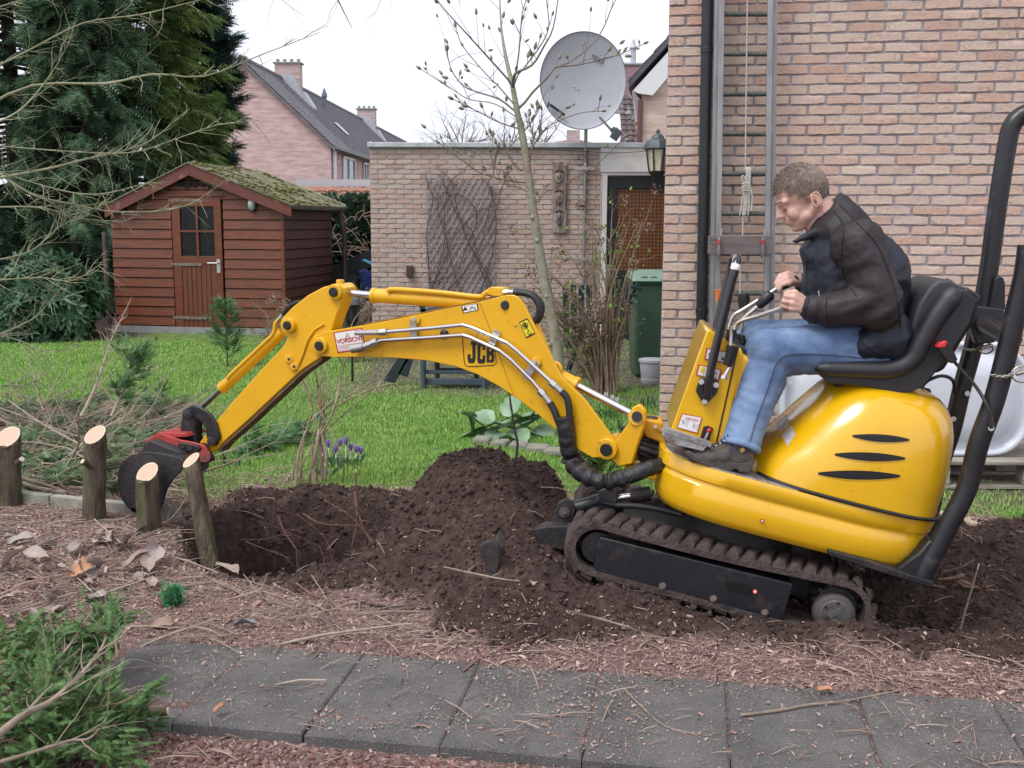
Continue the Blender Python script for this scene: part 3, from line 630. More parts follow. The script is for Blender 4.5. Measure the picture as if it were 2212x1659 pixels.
def mapwall(name, c1, c2, mortar, sx, sz, axis=0):
 m, nt, b = _new(name); N = nt.nodes; L = nt.links; g = N.new('ShaderNodeNewGeometry'); se = N.new('ShaderNodeSeparateXYZ'); L.new(g.outputs['Position'], se.inputs[0])
 cb = N.new('ShaderNodeCombineXYZ'); L.new(se.outputs[axis], cb.inputs[0]); L.new(se.outputs[2], cb.inputs[1])
 br = N.new('ShaderNodeTexBrick'); br.inputs['Scale'].default_value = 1; br.inputs['Brick Width'].default_value = sx; br.inputs['Row Height'].default_value = sz; br.inputs['Mortar Size'].default_value = .008
 br.inputs['Color1'].default_value = rgb(c1); br.inputs['Color2'].default_value = rgb(c2); br.inputs['Mortar'].default_value = rgb(mortar); L.new(cb.outputs[0], br.inputs['Vector'])
 t = N.new('ShaderNodeTexNoise'); t.inputs['Scale'].default_value = 2.2; t.inputs['Detail'].default_value = 8; mpp = N.new('ShaderNodeMapping'); mpp.inputs['Scale'].default_value = (.6, .6, 3); L.new(g.outputs['Position'], mpp.inputs[0]); L.new(mpp.outputs[0], t.inputs[0])
 mx = N.new('ShaderNodeMix'); mx.data_type = 'RGBA'; mx.blend_type = 'OVERLAY'; mx.inputs[0].default_value = .6; L.new(br.outputs[0], mx.inputs[6]); L.new(t.outputs['Fac'], mx.inputs[7])
 L.new(mx.outputs[2], b.inputs['Base Color']); b.inputs['Roughness'].default_value = .9
 bp = N.new('ShaderNodeBump'); bp.inputs['Strength'].default_value = .5; bp.inputs['Distance'].default_value = .01; L.new(br.outputs['Fac'], bp.inputs['Height']); bp.invert = True; L.new(bp.outputs[0], b.inputs['Normal']); return m
pink = mapwall('pink_brick', (.52, .33, .31), (.60, .41, .39), (.56, .48, .46), .22, .0625)  # brick pink paled, distance haze is mixed into the colour
Y0 = 50.0; d = Vector((.045, 1, 0)).normalized(); e = Vector((d.y, -d.x, 0)); cR = P(716, 400, Y0); cR.z = 0; zE = P(716, 312, Y0).z; rdg = P(521, 128, Y0); hw = (cR - Vector((rdg.x, rdg.y, 0))).dot(e); zR = rdg.z; Lh = 56
pk = thing('terraced_house', 'pink brick terraced house with dark tiled roof and two chimneys', 'house', tuple(cR))
zz = Vector((0, 0, 1)); c0 = cR - e * (2 * hw)
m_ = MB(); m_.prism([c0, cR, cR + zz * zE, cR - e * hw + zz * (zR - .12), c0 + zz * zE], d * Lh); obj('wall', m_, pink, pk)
tile_m = M('dark_roof_tiles', (.13, .12, .135), (.19, .175, .19), rough=.7, nscale=2, dirt=(.25, .25, .24), dscale=6, damt=.12, bump=.2, bscale=20)
sl_v = (cR + e * .3 + zz * (zE - .22)) - (cR - e * hw + zz * zR); SLn = sl_v.length; sdv = sl_v.normalized(); nrow = 22; step = SLn / nrow; up = e * (-sdv.z) + zz * (sdv.dot(e)); up = Vector((-sdv.z * e.x, -sdv.z * e.y, sdv.dot(e)))
def tile_strip(rootp, start, along, L, down, upv, tw, stepd, rows, mat, parent, npieces, name='tile', wave=.035, hgt=.03, amount=300):
 """rows of curved tiles: first `amount` separate, the others one bulk"""
 n = int(L / tw); T = MB(); K = 5; prof = []
 for k in range(K + 1):
  f = k / K; prof.append((f * tw, wave * math.sin(f * math.pi) ** .8 * (1 if f < .72 else .6)))
 a = [Vector((x, 0, zc)) for x, zc in prof]; b = [Vector((x, stepd * 1.12, zc + hgt)) for x, zc in prof]; c = [Vector((x, stepd * 1.12, zc + hgt - .02)) for x, zc in prof]
 vs = a + b + c; fs = []
 for k in range(K): fs.append((k, k + 1, K + 2 + k, K + 1 + k)); fs.append((K + 1 + k, K + 2 + k, 2 * K + 3 + k, 2 * K + 2 + k))
 me = bpy.data.meshes.new(name); me.from_pydata(vs, [], fs); me.materials.append(mat)
 R = Matrix((along, down, upv)).transposed(); it = []
 for r_ in range(rows):
  for j in range(n):
   p = start + along * (j * tw) + down * (r_ * stepd); px = proj(p)
   it.append((0 if (-10 < px[0] < 2222 and -10 < px[1] < 1659) else 1, px[2], p))
 it.sort(key=lambda t: (t[0], t[1])); po = org(parent); bulk = []
 for i, (v0, dd, p) in enumerate(it):
  if i < amount and v0 == 0:
   o = bpy.data.objects.new(name, me); _link(o); o.parent = parent; o.matrix_local = Matrix.Translation(p - po) @ R.to_4x4()
  else: bulk.append(tuple(p))
 if bulk:
  V, F = scatter(np.array([tuple(v) for v in vs]), np.array(fs), np.array(bulk), np.broadcast_to(np.array(R), (len(bulk), 3, 3)), np.ones(len(bulk))); tag(npmesh('roof_tiles', V, F, mat, parent), kind='stuff')
top = cR - e * hw + zz * (zR + .02) - d * .25
m_ = MB(); m_.prism([top - up * .12, top - up * .12 + sdv * SLn, top - up * .02 + sdv * SLn, top - up * .02], d * (Lh + .4))
sdl = Vector((-sdv.dot(e) * e.x, -sdv.dot(e) * e.y, sdv.z)); m_.prism([top - zz * .1, top - zz * .1 + sdl * SLn, top + sdl * SLn, top], d * (Lh + .4)); rf = obj('roof', m_, tile_m, pk)
tile_strip(None, top, d, Lh, sdv, up, .33, step, nrow, tile_m, rf, 0, amount=290)
m_ = MB(); m_.tube([top + zz * .05, top + d * (Lh + .3) + zz * .05], .13, 8); obj('ridge', m_, tile_m, rf, smooth=60)
chim_b = mapwall('chimney_brick', (.46, .32, .30), (.54, .40, .38), (.48, .42, .41), .22, .0625); lead = M('lead_flashing', (.36, .39, .43), (.5, .53, .57), rough=.5, nscale=8)
for t in (7.0, 29.5):
 if t > Lh: continue
 b0 = cR - e * (hw) + d * t; ch = MB(); zt = zR + 1.25
 ch.box(b0 + e * .35 + zz * (zR - .25), (1.3, .6, 2.1), (0, 0, -math.atan2(d.x, d.y))); cp = obj('chimney', ch, chim_b, rf)
 m_ = MB(); m_.box(b0 + e * .35 + zz * (zR + .83), (1.45, .75, .08), (0, 0, -math.atan2(d.x, d.y)))
 ce = obj('chimney_cap', m_, M('cap_stone', (.2, .21, .18), (.3, .31, .27), rough=.9), pk)
 for j in range(4):
  m_ = MB(); q = b0 + e * (.35 + (-.55 + j * .36)) + zz * (zR + .86); m_.lathe(q, [(.09, 0), (.075, .12), (.10, .14), (.10, .19)], 8); obj('chimney_pot', m_, M('pot_clay', (.3, .3, .28), rough=.8), pk)
 m_ = MB(); q = b0 + e * .35 - d * .35; m_.prism([q + e * -.3 + zz * (zR - .1), q + e * .8 + zz * (zR - 1.05), q + e * .8 + zz * (zR - .75), q + e * .3 + zz * (zR + .25), q + e * -.3 + zz * (zR + .25)], d * .03)
 m_.prism([q + e * .78 + zz * (zR - 1.02), q + e * 1.3 + zz * (zR - 1.45), q + e * 1.3 + zz * (zR - 1.33), q + e * .82 + zz * (zR - .6)], d * .9); obj('flashing', m_, lead, pk)
m_ = MB(); q = cR - e * (hw - 1.1) + d * 12; m_.lathe(q + zz * (zR - 1.3), [(.12, 0), (.12, 1.0), (.17, 1.02), (.14, 1.2), (.03, 1.5)], 10); obj('flue_pipe', m_, M('flue', (.12, .15, .16), rough=.5), pk)
for t, f in ((9.2, .52), (17.5, .62), (34, .82)):
 q = top + d * t + sdv * (SLn * f) + up * .09; m_ = MB(); m_.prism([q, q + d * .62, q + d * .62 + sdv * .9, q + sdv * .9], up * .05); obj('roof_window', m_, M('skylight', (.6, .62, .65), rough=.2), pk)
wp = M('white_paint', (.72, .72, .72), rough=.4); gl = M('window_glass', (.04, .05, .06), (.09, .1, .12), rough=.08, nscale=1, spec=.8)
m_ = MB(); q = cR + e * .28 + zz * (zE - .15); m_.bar(q - d * .2, q + d * Lh, .26, .16); obj('gutter', m_, M('green_grey_gutter', (.16, .19, .18), rough=.5), pk)
m_ = MB(); m_.cyl(cR + e * .12 + d * .25, cR + e * .12 + d * .25 + zz * (zE - .2), .09, 8); obj('downpipe', m_, wp, pk, smooth=40)
def side_x(t): return proj(cR + d * t)[0]
def t_for(x):
 lo, hi = 0, Lh
 for _ in range(40):
  mid = (lo + hi) / 2
  if side_x(mid) < x: lo = mid
  else: hi = mid
 return lo
for x0, x1 in ((742, 768), (786, 797), (815, 828)):
 t0, t1 = t_for(x0), t_for(x1); z1_, z0_ = zE - .35, zE - 2.0; f = MB(); o_ = e * .02
 for (a, b, c_, g_) in ((t0, t0 + .12, z0_, z1_), (t1 - .12, t1, z0_, z1_), ((t0 + t1) / 2 - .06, (t0 + t1) / 2 + .06, z0_, z1_), (t0, t1, z0_, z0_ + .1), (t0, t1, z1_ - .1, z1_)):
  f.prism([cR + d * a + zz * c_, cR + d * b + zz * c_, cR + d * b + zz * g_, cR + d * a + zz * g_], e * .09)
 wf = obj('window', f, wp, pk); m_ = MB(); m_.prism([cR + d * t0 + zz * z0_, cR + d * t1 + zz * z0_, cR + d * t1 + zz * z1_, cR + d * t0 + zz * z1_], e * .03); obj('pane', m_, gl, wf)
q0 = P(640, 392, 24); q1 = P(830, 390, 24); ob = thing('outbuilding', 'low outbuilding with orange pantiles and white roof edge behind the shed', 'outbuilding', (q0.x, 24, 0))
m_ = MB(); m_.prism([Vector((q0.x, 23.9, 0)), Vector((q1.x, 23.9, 0)), Vector((q1.x, 23.9, q0.z - .3)), Vector((q0.x, 23.9, q0.z - .3))], (0, 3, 0)); m_.box(((q0.x + q1.x) / 2, 24.1, q0.z - .02), (q1.x - q0.x, .3, .14)); obj('white_edge', m_, M('white_trim', (.72, .72, .74), rough=.5), ob)
orm = M('orange_pantiles', (.42, .17, .10), (.52, .26, .18), rough=.8, nscale=6, dirt=(.25, .14, .11), dscale=9, damt=.3)
dn = Vector((0, -.94, -.34)).normalized(); upn = Vector((0, -.34, .94)).normalized(); m_ = MB(); st = Vector((q0.x, 23.9, q0.z - .14)); m_.prism([st - upn * .06, st - upn * .06 + dn * 2.2, st - upn * .02 + dn * 2.2, st - upn * .02], (q1.x - q0.x, 0, 0)); rf = obj('roof', m_, orm, ob)
tile_strip(None, st, Vector((1, 0, 0)), q1.x - q0.x, dn, upn, .25, .30, 7, orm, rf, 0, amount=150)
cream = mapwall('cream_brick', (.60, .46, .36), (.68, .54, .44), (.55, .47, .42), .22, .0625)
Yg = 36.0; b0 = P(1374, 400, Yg); pE = P(1372, 190, Yg); pT = P(1437, 118, Yg)
ch_ = thing('cream_brick_house', 'cream brick house gable with white bargeboard behind the garage', 'house', (b0.x, Yg, 0))
wx = 5.0; sl_ = (pT.z - pE.z) / (pT.x - pE.x); m_ = MB(); b0.x += .12; m_.prism([Vector((b0.x, Yg, 0)), Vector((b0.x + 2 * wx, Yg, 0)), Vector((b0.x + 2 * wx, Yg, pE.z - .1)), Vector((b0.x + wx, Yg, pE.z + sl_ * wx - .1)), Vector((b0.x, Yg, pE.z - .1))], (1.5, 9, 0)); obj('wall', m_, cream, ch_)
m_ = MB(); q = Vector((pE.x - .1, Yg - .25, pE.z)); v = Vector((1, 0, sl_)); m_.prism([q - zz * .12, q + v * wx - zz * .12, q + v * wx - zz * .5, q + Vector((.55, 0, -.17)) - zz * .2 + v * .1, q - zz * .42 + v * .2], (0, .22, 0)); obj('bargeboard', m_, wp, ch_)
m_ = MB(); q = Vector((pE.x - .25, Yg - .3, pE.z - .05)); m_.prism([q, q + v * (wx + .2), q + v * (wx + .2) + zz * .22, q + zz * .22], (1.5, 9.5, 0)); rr_ = obj('roof', m_, M('slate_dark', (.07, .07, .085), (.11, .11, .13), rough=.6, nscale=3), ch_)
for k in range(8):
 m_ = MB(); a = q + v * (k * .42) + zz * .20; m_.prism([a, a + v * .45, a + v * .45 + zz * .04, a + zz * .1], (0, .5, 0)); obj('tile', m_, bpy.data.materials['slate_dark'], rr_)
m_ = MB(); m_.cyl((b0.x - .05, Yg - .1, 0), (b0.x - .05, Yg - .1, pE.z - .4), .09, 8); obj('downpipe', m_, M('maroon_pipe', (.14, .05, .05), rough=.4), ch_, smooth=40)
m_ = MB(); a = Vector((pE.x - .1, Yg - .2, pE.z - .1)); bb = P(1372, 225, Yg + 0); m_.prism([a, a + Vector((.3, 0, -.35)), a + Vector((.62, 2.6, -1.9)), a + Vector((.55, 2.6, -1.6))], (0, .2, 0)); obj('eave_board', m_, wp, ch_)
Yb = 52.0; qa = P(1352, 205, Yb); qb = P(1336, 306, Yb - 6); nb_ = thing('tiled_house', 'distant house roof with lichened dark tiles and brick chimney', 'house', (qa.x, Yb, 0))
dn = Vector((-.25, -.62, -.74)).normalized(); al = Vector((1, 0, 0)); upn = al.cross(dn) * -1; upn = Vector((0, -dn.z, dn.y)).normalized() * -1
dn = Vector((0, -.66, -.75)).normalized(); upn = Vector((0, -.75, .66))
m_ = MB(); st = Vector((qa.x, Yb, qa.z)); Ls = 4.6; m_.add([st, st + al * 4, st + al * 4 + dn * Ls, st + dn * Ls + al * -.65, st - upn * .2, st + al * 4 - upn * .2, st + al * 4 + dn * Ls - upn * .2, st + dn * Ls - al * .65 - upn * .2], [(0, 1, 2, 3), (7, 6, 5, 4), (0, 3, 7, 4), (3, 2, 6, 7), (2, 1, 5, 6), (1, 0, 4, 5)])
lt = M('lichened_tiles', (.085, .06, .065), (.13, .09, .09), rough=.8, nscale=6, dirt=(.42, .45, .47), dscale=3.2, damt=.35); rf = obj('roof', m_, lt, nb_)
tile_strip(None, st - al * .35 + upn * .02, al, 2.6, dn, upn, .30, .34, 13, lt, rf, 0, amount=120, wave=.06, hgt=.05)
m_ = MB(); m_.box(st + Vector((.55, .4, .25)), (1.5, .7, 2.3)); obj('chimney', m_, mapwall('purple_brick', (.3, .17, .17), (.37, .22, .22), (.34, .27, .27), .22, .0625), nb_)
m_ = MB(); m_.box(st + Vector((.5, 0, -.6)), (2.0, .5, .5)); obj('flashing', m_, lead, nb_); m_ = MB(); m_.box(st + Vector((.55, .4, 1.43)), (1.7, .9, .08)); obj('chimney_cap', m_, lead, nb_)
m_ = MB(); m_.lathe(st + Vector((.35, .4, 1.45)), [(.14, 0), (.14, .7), (.2, .75), (.1, .95), (.04, 1.15)], 10); obj('flue', m_, lead, nb_)
m_ = MB(); m_.prism([st + dn * Ls + Vector((-.6, .5, -.2)), st + dn * Ls + Vector((4, .5, -.2)), Vector((st.x + 4, Yb - 2.5, 0)), Vector((st.x - .6, Yb - 2.5, 0))], (0, 4, 0)); obj('wall', m_, cream, nb_)
q = P(1048 + 0, 303, 60); q = P(1238, 304, 60); fc = thing('far_house', 'far away roof top with small chimney just above garage roof', 'house', (q.x, 60, 0))
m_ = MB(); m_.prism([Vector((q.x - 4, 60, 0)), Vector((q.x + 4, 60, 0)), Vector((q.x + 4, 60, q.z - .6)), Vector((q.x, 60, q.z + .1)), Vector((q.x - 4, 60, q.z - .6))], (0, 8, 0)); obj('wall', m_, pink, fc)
m_ = MB(); m_.box(q + Vector((0, 0, .2)), (.7, .5, .7)); obj('chimney', m_, chim_b, fc)
def frond(n=7, w=.42, droop=.25, seed=0):
 rr = random.Random(seed); V = []; F = []
 V += [(0, -.02, 0), (0, .02, 0), (1, 0, -droop)]; F.append((0, 1, 2))
 for i in range(n):
  t = (i + .5) / n; z = -droop * t * t; l = w * (1 - .75 * t) * rr.uniform(.75, 1.1) * (0.6 + 1.2 * min(t, .35))
  for s in (-1, 1):
   k = len(V); a = .07 * (1 - .4 * t)
   V += [(t - a, 0, z), (t + a, 0, z), (t + l * .62, s * l, z - l * rr.uniform(.05, .35))]; F.append((k, k + 1, k + 2) if s > 0 else (k + 1, k, k + 2))
 return V, F
def crown(name, bases, mats, parent, r, size=(.2, .35), nper=40, tpl=None, drp=.25, spread=.35, seed=0):
 """bases: list of (start, end) limb segments; fronds set along the outer part"""
 rng = np.random.default_rng(seed); S = np.array([tuple(a) for a, b in bases]); E_ = np.array([tuple(b) for a, b in bases])
 idx = np.repeat(np.arange(len(S)), nper); t = rng.random(len(idx)) ** .6; pos = S[idx] + (E_ - S)[idx] * t[:, None]
 d = (E_ - S)[idx]; ln = np.linalg.norm(d, axis=1, keepdims=True); d = d / ln; pos = pos + rng.normal(0, .045, pos.shape) * ln ** .5
 side = rng.normal(0, 1, d.shape); side -= d * (side * d).sum(1, keepdims=True); side /= np.linalg.norm(side, axis=1, keepdims=True); side[:, 2] = side[:, 2] * .5 - drp * rng.random(len(idx))
 dd = d * rng.uniform(.35, 1, (len(idx), 1)) + side * spread * 2 * rng.random((len(idx), 1))
 sc = rng.uniform(size[0], size[1], len(idx)) * (1.15 - .45 * t)
 tv, tf = tpl or frond(); R = frames(dd, roll=rng.normal(0, .55, len(idx)))
 V, F = scatter(tv, tf, pos, R, sc); o = npmesh(name, V, F, mats, parent); o['kind'] = 'stuff'; return o
def foliage_mat(name, c, var, tr=.25):
 m, nt, b = _new(name); N = nt.nodes; L = nt.links; g = N.new('ShaderNodeNewGeometry')
 r = N.new('ShaderNodeValToRGB'); e = r.color_ramp.elements
 for i, cc in enumerate(var): el = e[i] if i < 2 else e.new(i / (len(var) - 1)); el.position = i / (len(var) - 1); el.color = rgb(cc)
 t = N.new('ShaderNodeTexNoise'); t.inputs['Scale'].default_value = 1.6; t.inputs['Detail'].default_value = 5; L.new(g.outputs['Position'], t.inputs[0])
 ad = N.new('ShaderNodeMath'); ad.operation = 'MULTIPLY_ADD'; ad.inputs[1].default_value = .45; mr = N.new('ShaderNodeMapRange'); mr.inputs[1].default_value = .32; mr.inputs[2].default_value = .68; mr.inputs[4].default_value = .55
 L.new(t.outputs[0], mr.inputs[0]); L.new(g.outputs['Random Per Island'], ad.inputs[0]); L.new(mr.outputs[0], ad.inputs[2]); L.new(ad.outputs[0], r.inputs[0]); L.new(r.outputs[0], b.inputs['Base Color'])
 b.inputs['Roughness'].default_value = .6; b.inputs['Specular IOR Level'].default_value = .3
 tl = N.new('ShaderNodeBsdfTranslucent'); L.new(r.outputs[0], tl.inputs[0]); ms = N.new('ShaderNodeMixShader'); ms.inputs[0].default_value = tr
 L.new(b.outputs[0], ms.inputs[1]); L.new(tl.outputs[0], ms.inputs[2]); L.new(ms.outputs[0], nt.nodes['Material Output'].inputs[0]); return m
bark_m = M('bark', (.06, .045, .035), (.13, .10, .08), rough=.95, nscale=14, bump=.8, bscale=50, stretch=(1, 1, .25))
def conifer(name, label, base, H, Rr, zlow, mat, n=170, nper=44, size=(.22, .4), rise=-.1, drp=.5, seed=1, shape=1.0, trunk_r=.16, tpl=None, spread=.35, side=None):
 rng = random.Random(seed); base = Vector(base); t = thing(name, label, 'tree', tuple(base), 'conifers behind the shed')
 m = MB(); m.tube([base, base + Vector((.05, 0, H * .4)), base + Vector((0, .05, H * .97))], [trunk_r, trunk_r * .7, .03], 9); obj('trunk', m, bark_m, t, smooth=60)
 segs = []; lim = MB()
 for i in range(n):
  f = (i + rng.random()) / n; z = zlow + (H - zlow) * f; rad = Rr * ((1 - f) ** .75 * shape + (1 - shape)) * rng.uniform(.72, 1.12) * (.75 + .25 * min(1, f * 6))
  a = i * 2.39996 + rng.uniform(-.4, .4)
  if side: a = side[0] + (a % (2 * math.pi)) / (2 * math.pi) * (side[1] - side[0])
  s = base + Vector((0, 0, z)); e_ = s + Vector((math.cos(a) * rad, math.sin(a) * rad, rise * rad + rng.uniform(-.15, .15))); segs.append((s + (e_ - s) * .25, e_)); lim.tube([s, (s + e_) / 2 + Vector((0, 0, .05)), e_], [.03, .02, .008], 4, cap=False)
 obj('limbs', lim, bark_m, t)['kind'] = 'stuff'; crown('crown', segs, mat, t, None, size, nper, tpl or frond(), drp, spread, seed); return t
fol_dark = foliage_mat('spruce_needles', None, [(.028, .062, .038), (.065, .13, .07), (.13, .22, .12), (.21, .31, .18)])
fol_mid = foliage_mat('hemlock_needles', None, [(.05, .10, .03), (.12, .20, .06), (.22, .31, .09), (.34, .42, .15)])
fol_blue = foliage_mat('cypress_needles', None, [(.012, .036, .030), (.024, .065, .052), (.045, .10, .078), (.08, .15, .12)])
sp1, sp2 = (1.0 * math.pi, 2.0 * math.pi), (.9 * math.pi, 2.1 * math.pi)
def TP(x, Y): p = P(x, 600, Y); return (p.x, Y, 0)
conifer('spruce_tree', 'tall dark green spruce with drooping branches at the left edge', TP(45, 18.5), 10.5, 2.5, .5, fol_dark, n=230, nper=58, size=(.3, .55), rise=-.22, drp=.9, seed=3, shape=.7, side=(.85 * math.pi, 2.15 * math.pi))
conifer('spruce_tree', 'dark spruce between the left edge and the yellowish conifer', TP(205, 17.6), 6.3, 1.5, .3, fol_dark, n=130, nper=50, size=(.3, .5), rise=-.25, drp=.9, seed=4, shape=.7, side=(.85 * math.pi, 2.15 * math.pi))
conifer('hemlock_tree', 'yellowish green conifer rising behind the left part of the shed', TP(290, 19.5), 10.5, 1.75, 2.0, fol_mid, n=230, nper=60, size=(.28, .5), rise=-.05, drp=.7, seed=5, shape=.6, side=(.85 * math.pi, 2.15 * math.pi))
conifer('cypress_tree', 'dense blue-green cypress behind the shed ridge beside the pink house', TP(425, 21.5), 8.5, 1.02, 2.0, fol_blue, n=260, nper=64, size=(.2, .36), rise=.35, drp=.1, seed=6, shape=.45, side=(.8 * math.pi, 2.2 * math.pi), spread=.45)
hedge_m = foliage_mat('hedge_leaves', None, [(.010, .02, .012), (.02, .035, .018), (.03, .05, .028)])
def leaf_tpl(w=.32, fold=.1, n=3):
 V = [(0, 0, 0)]; F = []; ws = [0, .9, 1.0, .65, 0][: n + 2] if n == 3 else [0, 1, 0]
 V = [(0, 0, 0), (.35, -w, fold), (.35, 0, 0), (.35, w, fold), (.72, -w * .75, fold * .8 - .04), (.72, 0, -.05), (.72, w * .75, fold * .8 - .04), (1, 0, -.12)]
 F = [(0, 1, 2), (0, 2, 3), (1, 4, 5), (1, 5, 2), (2, 5, 6), (2, 6, 3), (4, 7, 5), (5, 7, 6)]
 return V, F
def leaf_cloud(name, mat, parent, cen, rad, n, size, tpl=None, seed=0, shell=.6, up=.3, box=False):
 r = np.random.default_rng(seed); cen = np.array(cen, float); rad = np.array(rad, float)
 if box: p = r.uniform(-1, 1, (n, 3))
 else:
  p = r.normal(0, 1, (n, 3)); p /= np.linalg.norm(p, axis=1, keepdims=True); p *= (shell + (1 - shell) * r.random((n, 1)))
  p *= (1 + .22 * fbm(p[:, :1] * 2.2 + 3, p[:, 2:] * 2.2 + p[:, 1:2] * 1.7, seed + 5, 3) * 2)
 d = p + r.normal(0, .5, p.shape); d[:, 2] += up
 V, F = scatter(*(tpl or leaf_tpl()), cen + p * rad, frames(d, roll=r.normal(0, .6, n)), r.uniform(size[0], size[1], n)); o = npmesh(name, V, F, mat, parent); o['kind'] = 'stuff'; return o
hb = thing('boundary_hedge', 'dark hedge closing the garden behind the conifers and shed', 'hedge', (-8, 23.5, 0))
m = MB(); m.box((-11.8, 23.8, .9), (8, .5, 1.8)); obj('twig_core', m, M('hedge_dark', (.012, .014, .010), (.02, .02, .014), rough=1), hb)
leaf_cloud('foliage', hedge_m, hb, (-11.8, 23.5, .9), (4, .35, 1.0), 6000, (.1, .2), box=True, seed=4)
def whorl(n=7, w=.13):
 V = []; F = []; tv, tf = leaf_tpl(w, .03)
 for k in range(n):
  a = 2 * math.pi * k / n + .3; el = .25 + .25 * (k % 2); c, s = math.cos(a), math.sin(a); ce, se = math.cos(el), math.sin(el)
  o = len(V)
  for x, y, z in tv:
   X, Z = x * ce - z * se, x * se + z * ce; V.append((Z, X * c - y * s, X * s + y * c))   # axis along +x
  F += [tuple(i + o for i in f) for f in tf]
 return V, F
rh_m = foliage_mat('rhododendron_leaves', None, [(.025, .06, .035), (.05, .115, .06), (.09, .18, .10), (.14, .24, .15)], .15); rh_m.node_tree.nodes['Principled BSDF'].inputs['Roughness'].default_value = .38
rb = thing('rhododendron_bush', 'rounded rhododendron bush with whorled grey-green leaves at lower left of trees', 'bush', TP(75, 13.6))
c = P(78, 645, 13.6)
st = MB(); rr = random.Random(5)
for k in range(14):
 a = rr.uniform(0, 6.28); q = Vector((c.x + .7 * math.cos(a), 13.6 + .4 * math.sin(a), rr.uniform(.5, 1.1))); st.tube([(c.x, 13.6, 0), ((c.x + q.x) / 2, 13.6, .3), q], [.02, .015, .008], 5)
obj('stems', st, bark_m, rb); leaf_cloud('foliage', rh_m, rb, (c.x, 13.6, c.z - .12), (.78, .55, .62), 1500, (.12, .19), whorl(), 7, .55, .55)
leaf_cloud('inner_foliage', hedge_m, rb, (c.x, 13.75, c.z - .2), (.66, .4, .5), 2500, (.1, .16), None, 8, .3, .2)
iv_m = foliage_mat('ivy_leaves', None, [(.018, .045, .022), (.04, .08, .045), (.07, .12, .075), (.13, .18, .13)], .1); iv_m.node_tree.nodes['Principled BSDF'].inputs['Roughness'].default_value = .35
q0, q1 = P(722, 560, 18.2), P(815, 560, 18.2); zt = P(770, 428, 18.2).z
iv = thing('ivy_screen', 'ivy covered fence between shed and garage corner', 'ivy', ((q0.x + q1.x) / 2, 18.4, 0))
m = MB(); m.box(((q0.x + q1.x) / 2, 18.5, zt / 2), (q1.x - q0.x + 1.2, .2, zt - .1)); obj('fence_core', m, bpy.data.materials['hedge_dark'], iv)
IVL = ([(0, 0, 0), (.3, -.45, .05), (.6, -.2, .03), (1, 0, 0), (.6, .2, .03), (.3, .45, .05)], [(0, 1, 2), (0, 2, 3), (0, 3, 4), (0, 4, 5)])
leaf_cloud('foliage', iv_m, iv, ((q0.x + q1.x) / 2, 18.3, zt / 2 + .02), ((q1.x - q0.x) / 2 + .4, .14, zt / 2 + .03), 4200, (.07, .12), IVL, 9, box=True, up=0)
m = MB(); rr = random.Random(3)
for k in range(34):
 p = Vector((rr.uniform(q0.x, q0.x + .6), 18.1, rr.uniform(zt * .45, zt * .85))); d = Vector((rr.uniform(-.5, .5), 0, rr.uniform(-.4, .2))); m.tube([p, p + d * .4 + Vector((0, 0, .05)), p + d], .008, 4)
obj('bare_stems', m, M('pale_stems', (.22, .15, .11), (.32, .23, .18), rough=.9), iv)['kind'] = 'stuff'
def grow(mb, p, d, L, r, depth, rng, bend=.25, split=3, up=0.0, buds=None, zig=.18, rat=.62):
 n = 5; pts = [p]; dd = d.normalized(); q = p
 for i in range(n):
  dd = (dd + Vector((rng.gauss(0, zig), rng.gauss(0, zig), rng.gauss(0, zig) + up * .15))).normalized(); q = q + dd * (L / n); pts.append(q)
 rad = [r * (1 - .65 * i / n) for i in range(n + 1)]; mb.tube(pts, rad, 5 if r > .006 else 3, cap=depth == 0)
 if buds is not None and depth == 0: buds.append((q, dd))
 if depth > 0:
  for k in range(split):
   i = min(n, 1 + int(rng.random() * n)); b = pts[i]; t = (pts[i] - pts[i - 1]).normalized(); sd = Vector((rng.gauss(0, 1), rng.gauss(0, 1), rng.gauss(0, 1))); sd = (sd - t * sd.dot(t)).normalized()
   grow(mb, b, (t * .75 + sd * rng.uniform(.4, .9) + Vector((0, 0, up * .3))), L * rat * rng.uniform(.7, 1.15), rad[i] * .62, depth - 1, rng, bend, split, up, buds, zig, rat)
 return pts
def curve_pts(pl, n=24):
 """Catmull-Rom through points"""
 pl = [Vector(p) for p in pl]; out = []; m = len(pl)
 for i in range(m - 1):
  p0, p1, p2, p3 = pl[max(i - 1, 0)], pl[i], pl[i + 1], pl[min(i + 2, m - 1)]; k = max(2, n // (m - 1))
  for j in range(k):
   t = j / k; out.append(.5 * ((2 * p1) + (p2 - p0) * t + (2 * p0 - 5 * p1 + 4 * p2 - p3) * t * t + (3 * p1 - p0 - 3 * p2 + p3) * t ** 3))
 out.append(pl[-1]); return out
mossy = M('mossy_bark', (.19, .21, .11), (.34, .34, .22), rough=.9, nscale=16, dirt=(.3, .26, .22), dscale=22, damt=.3, bump=.3, bscale=80)
bt = thing('bare_tree', 'bare mossy branches reaching in from the upper left edge', 'tree', (-5.2, 7.4, 0)); rng = random.Random(17)
m = MB(); m.tube(curve_pts([(-5.2, 7.4, 0), (-5.15, 7.4, 1.5), (-5.0, 7.35, 3.2), (-4.9, 7.3, 4.6)]), list(np.linspace(.13, .06, 25)), 9); obj('trunk', m, mossy, bt, smooth=60)
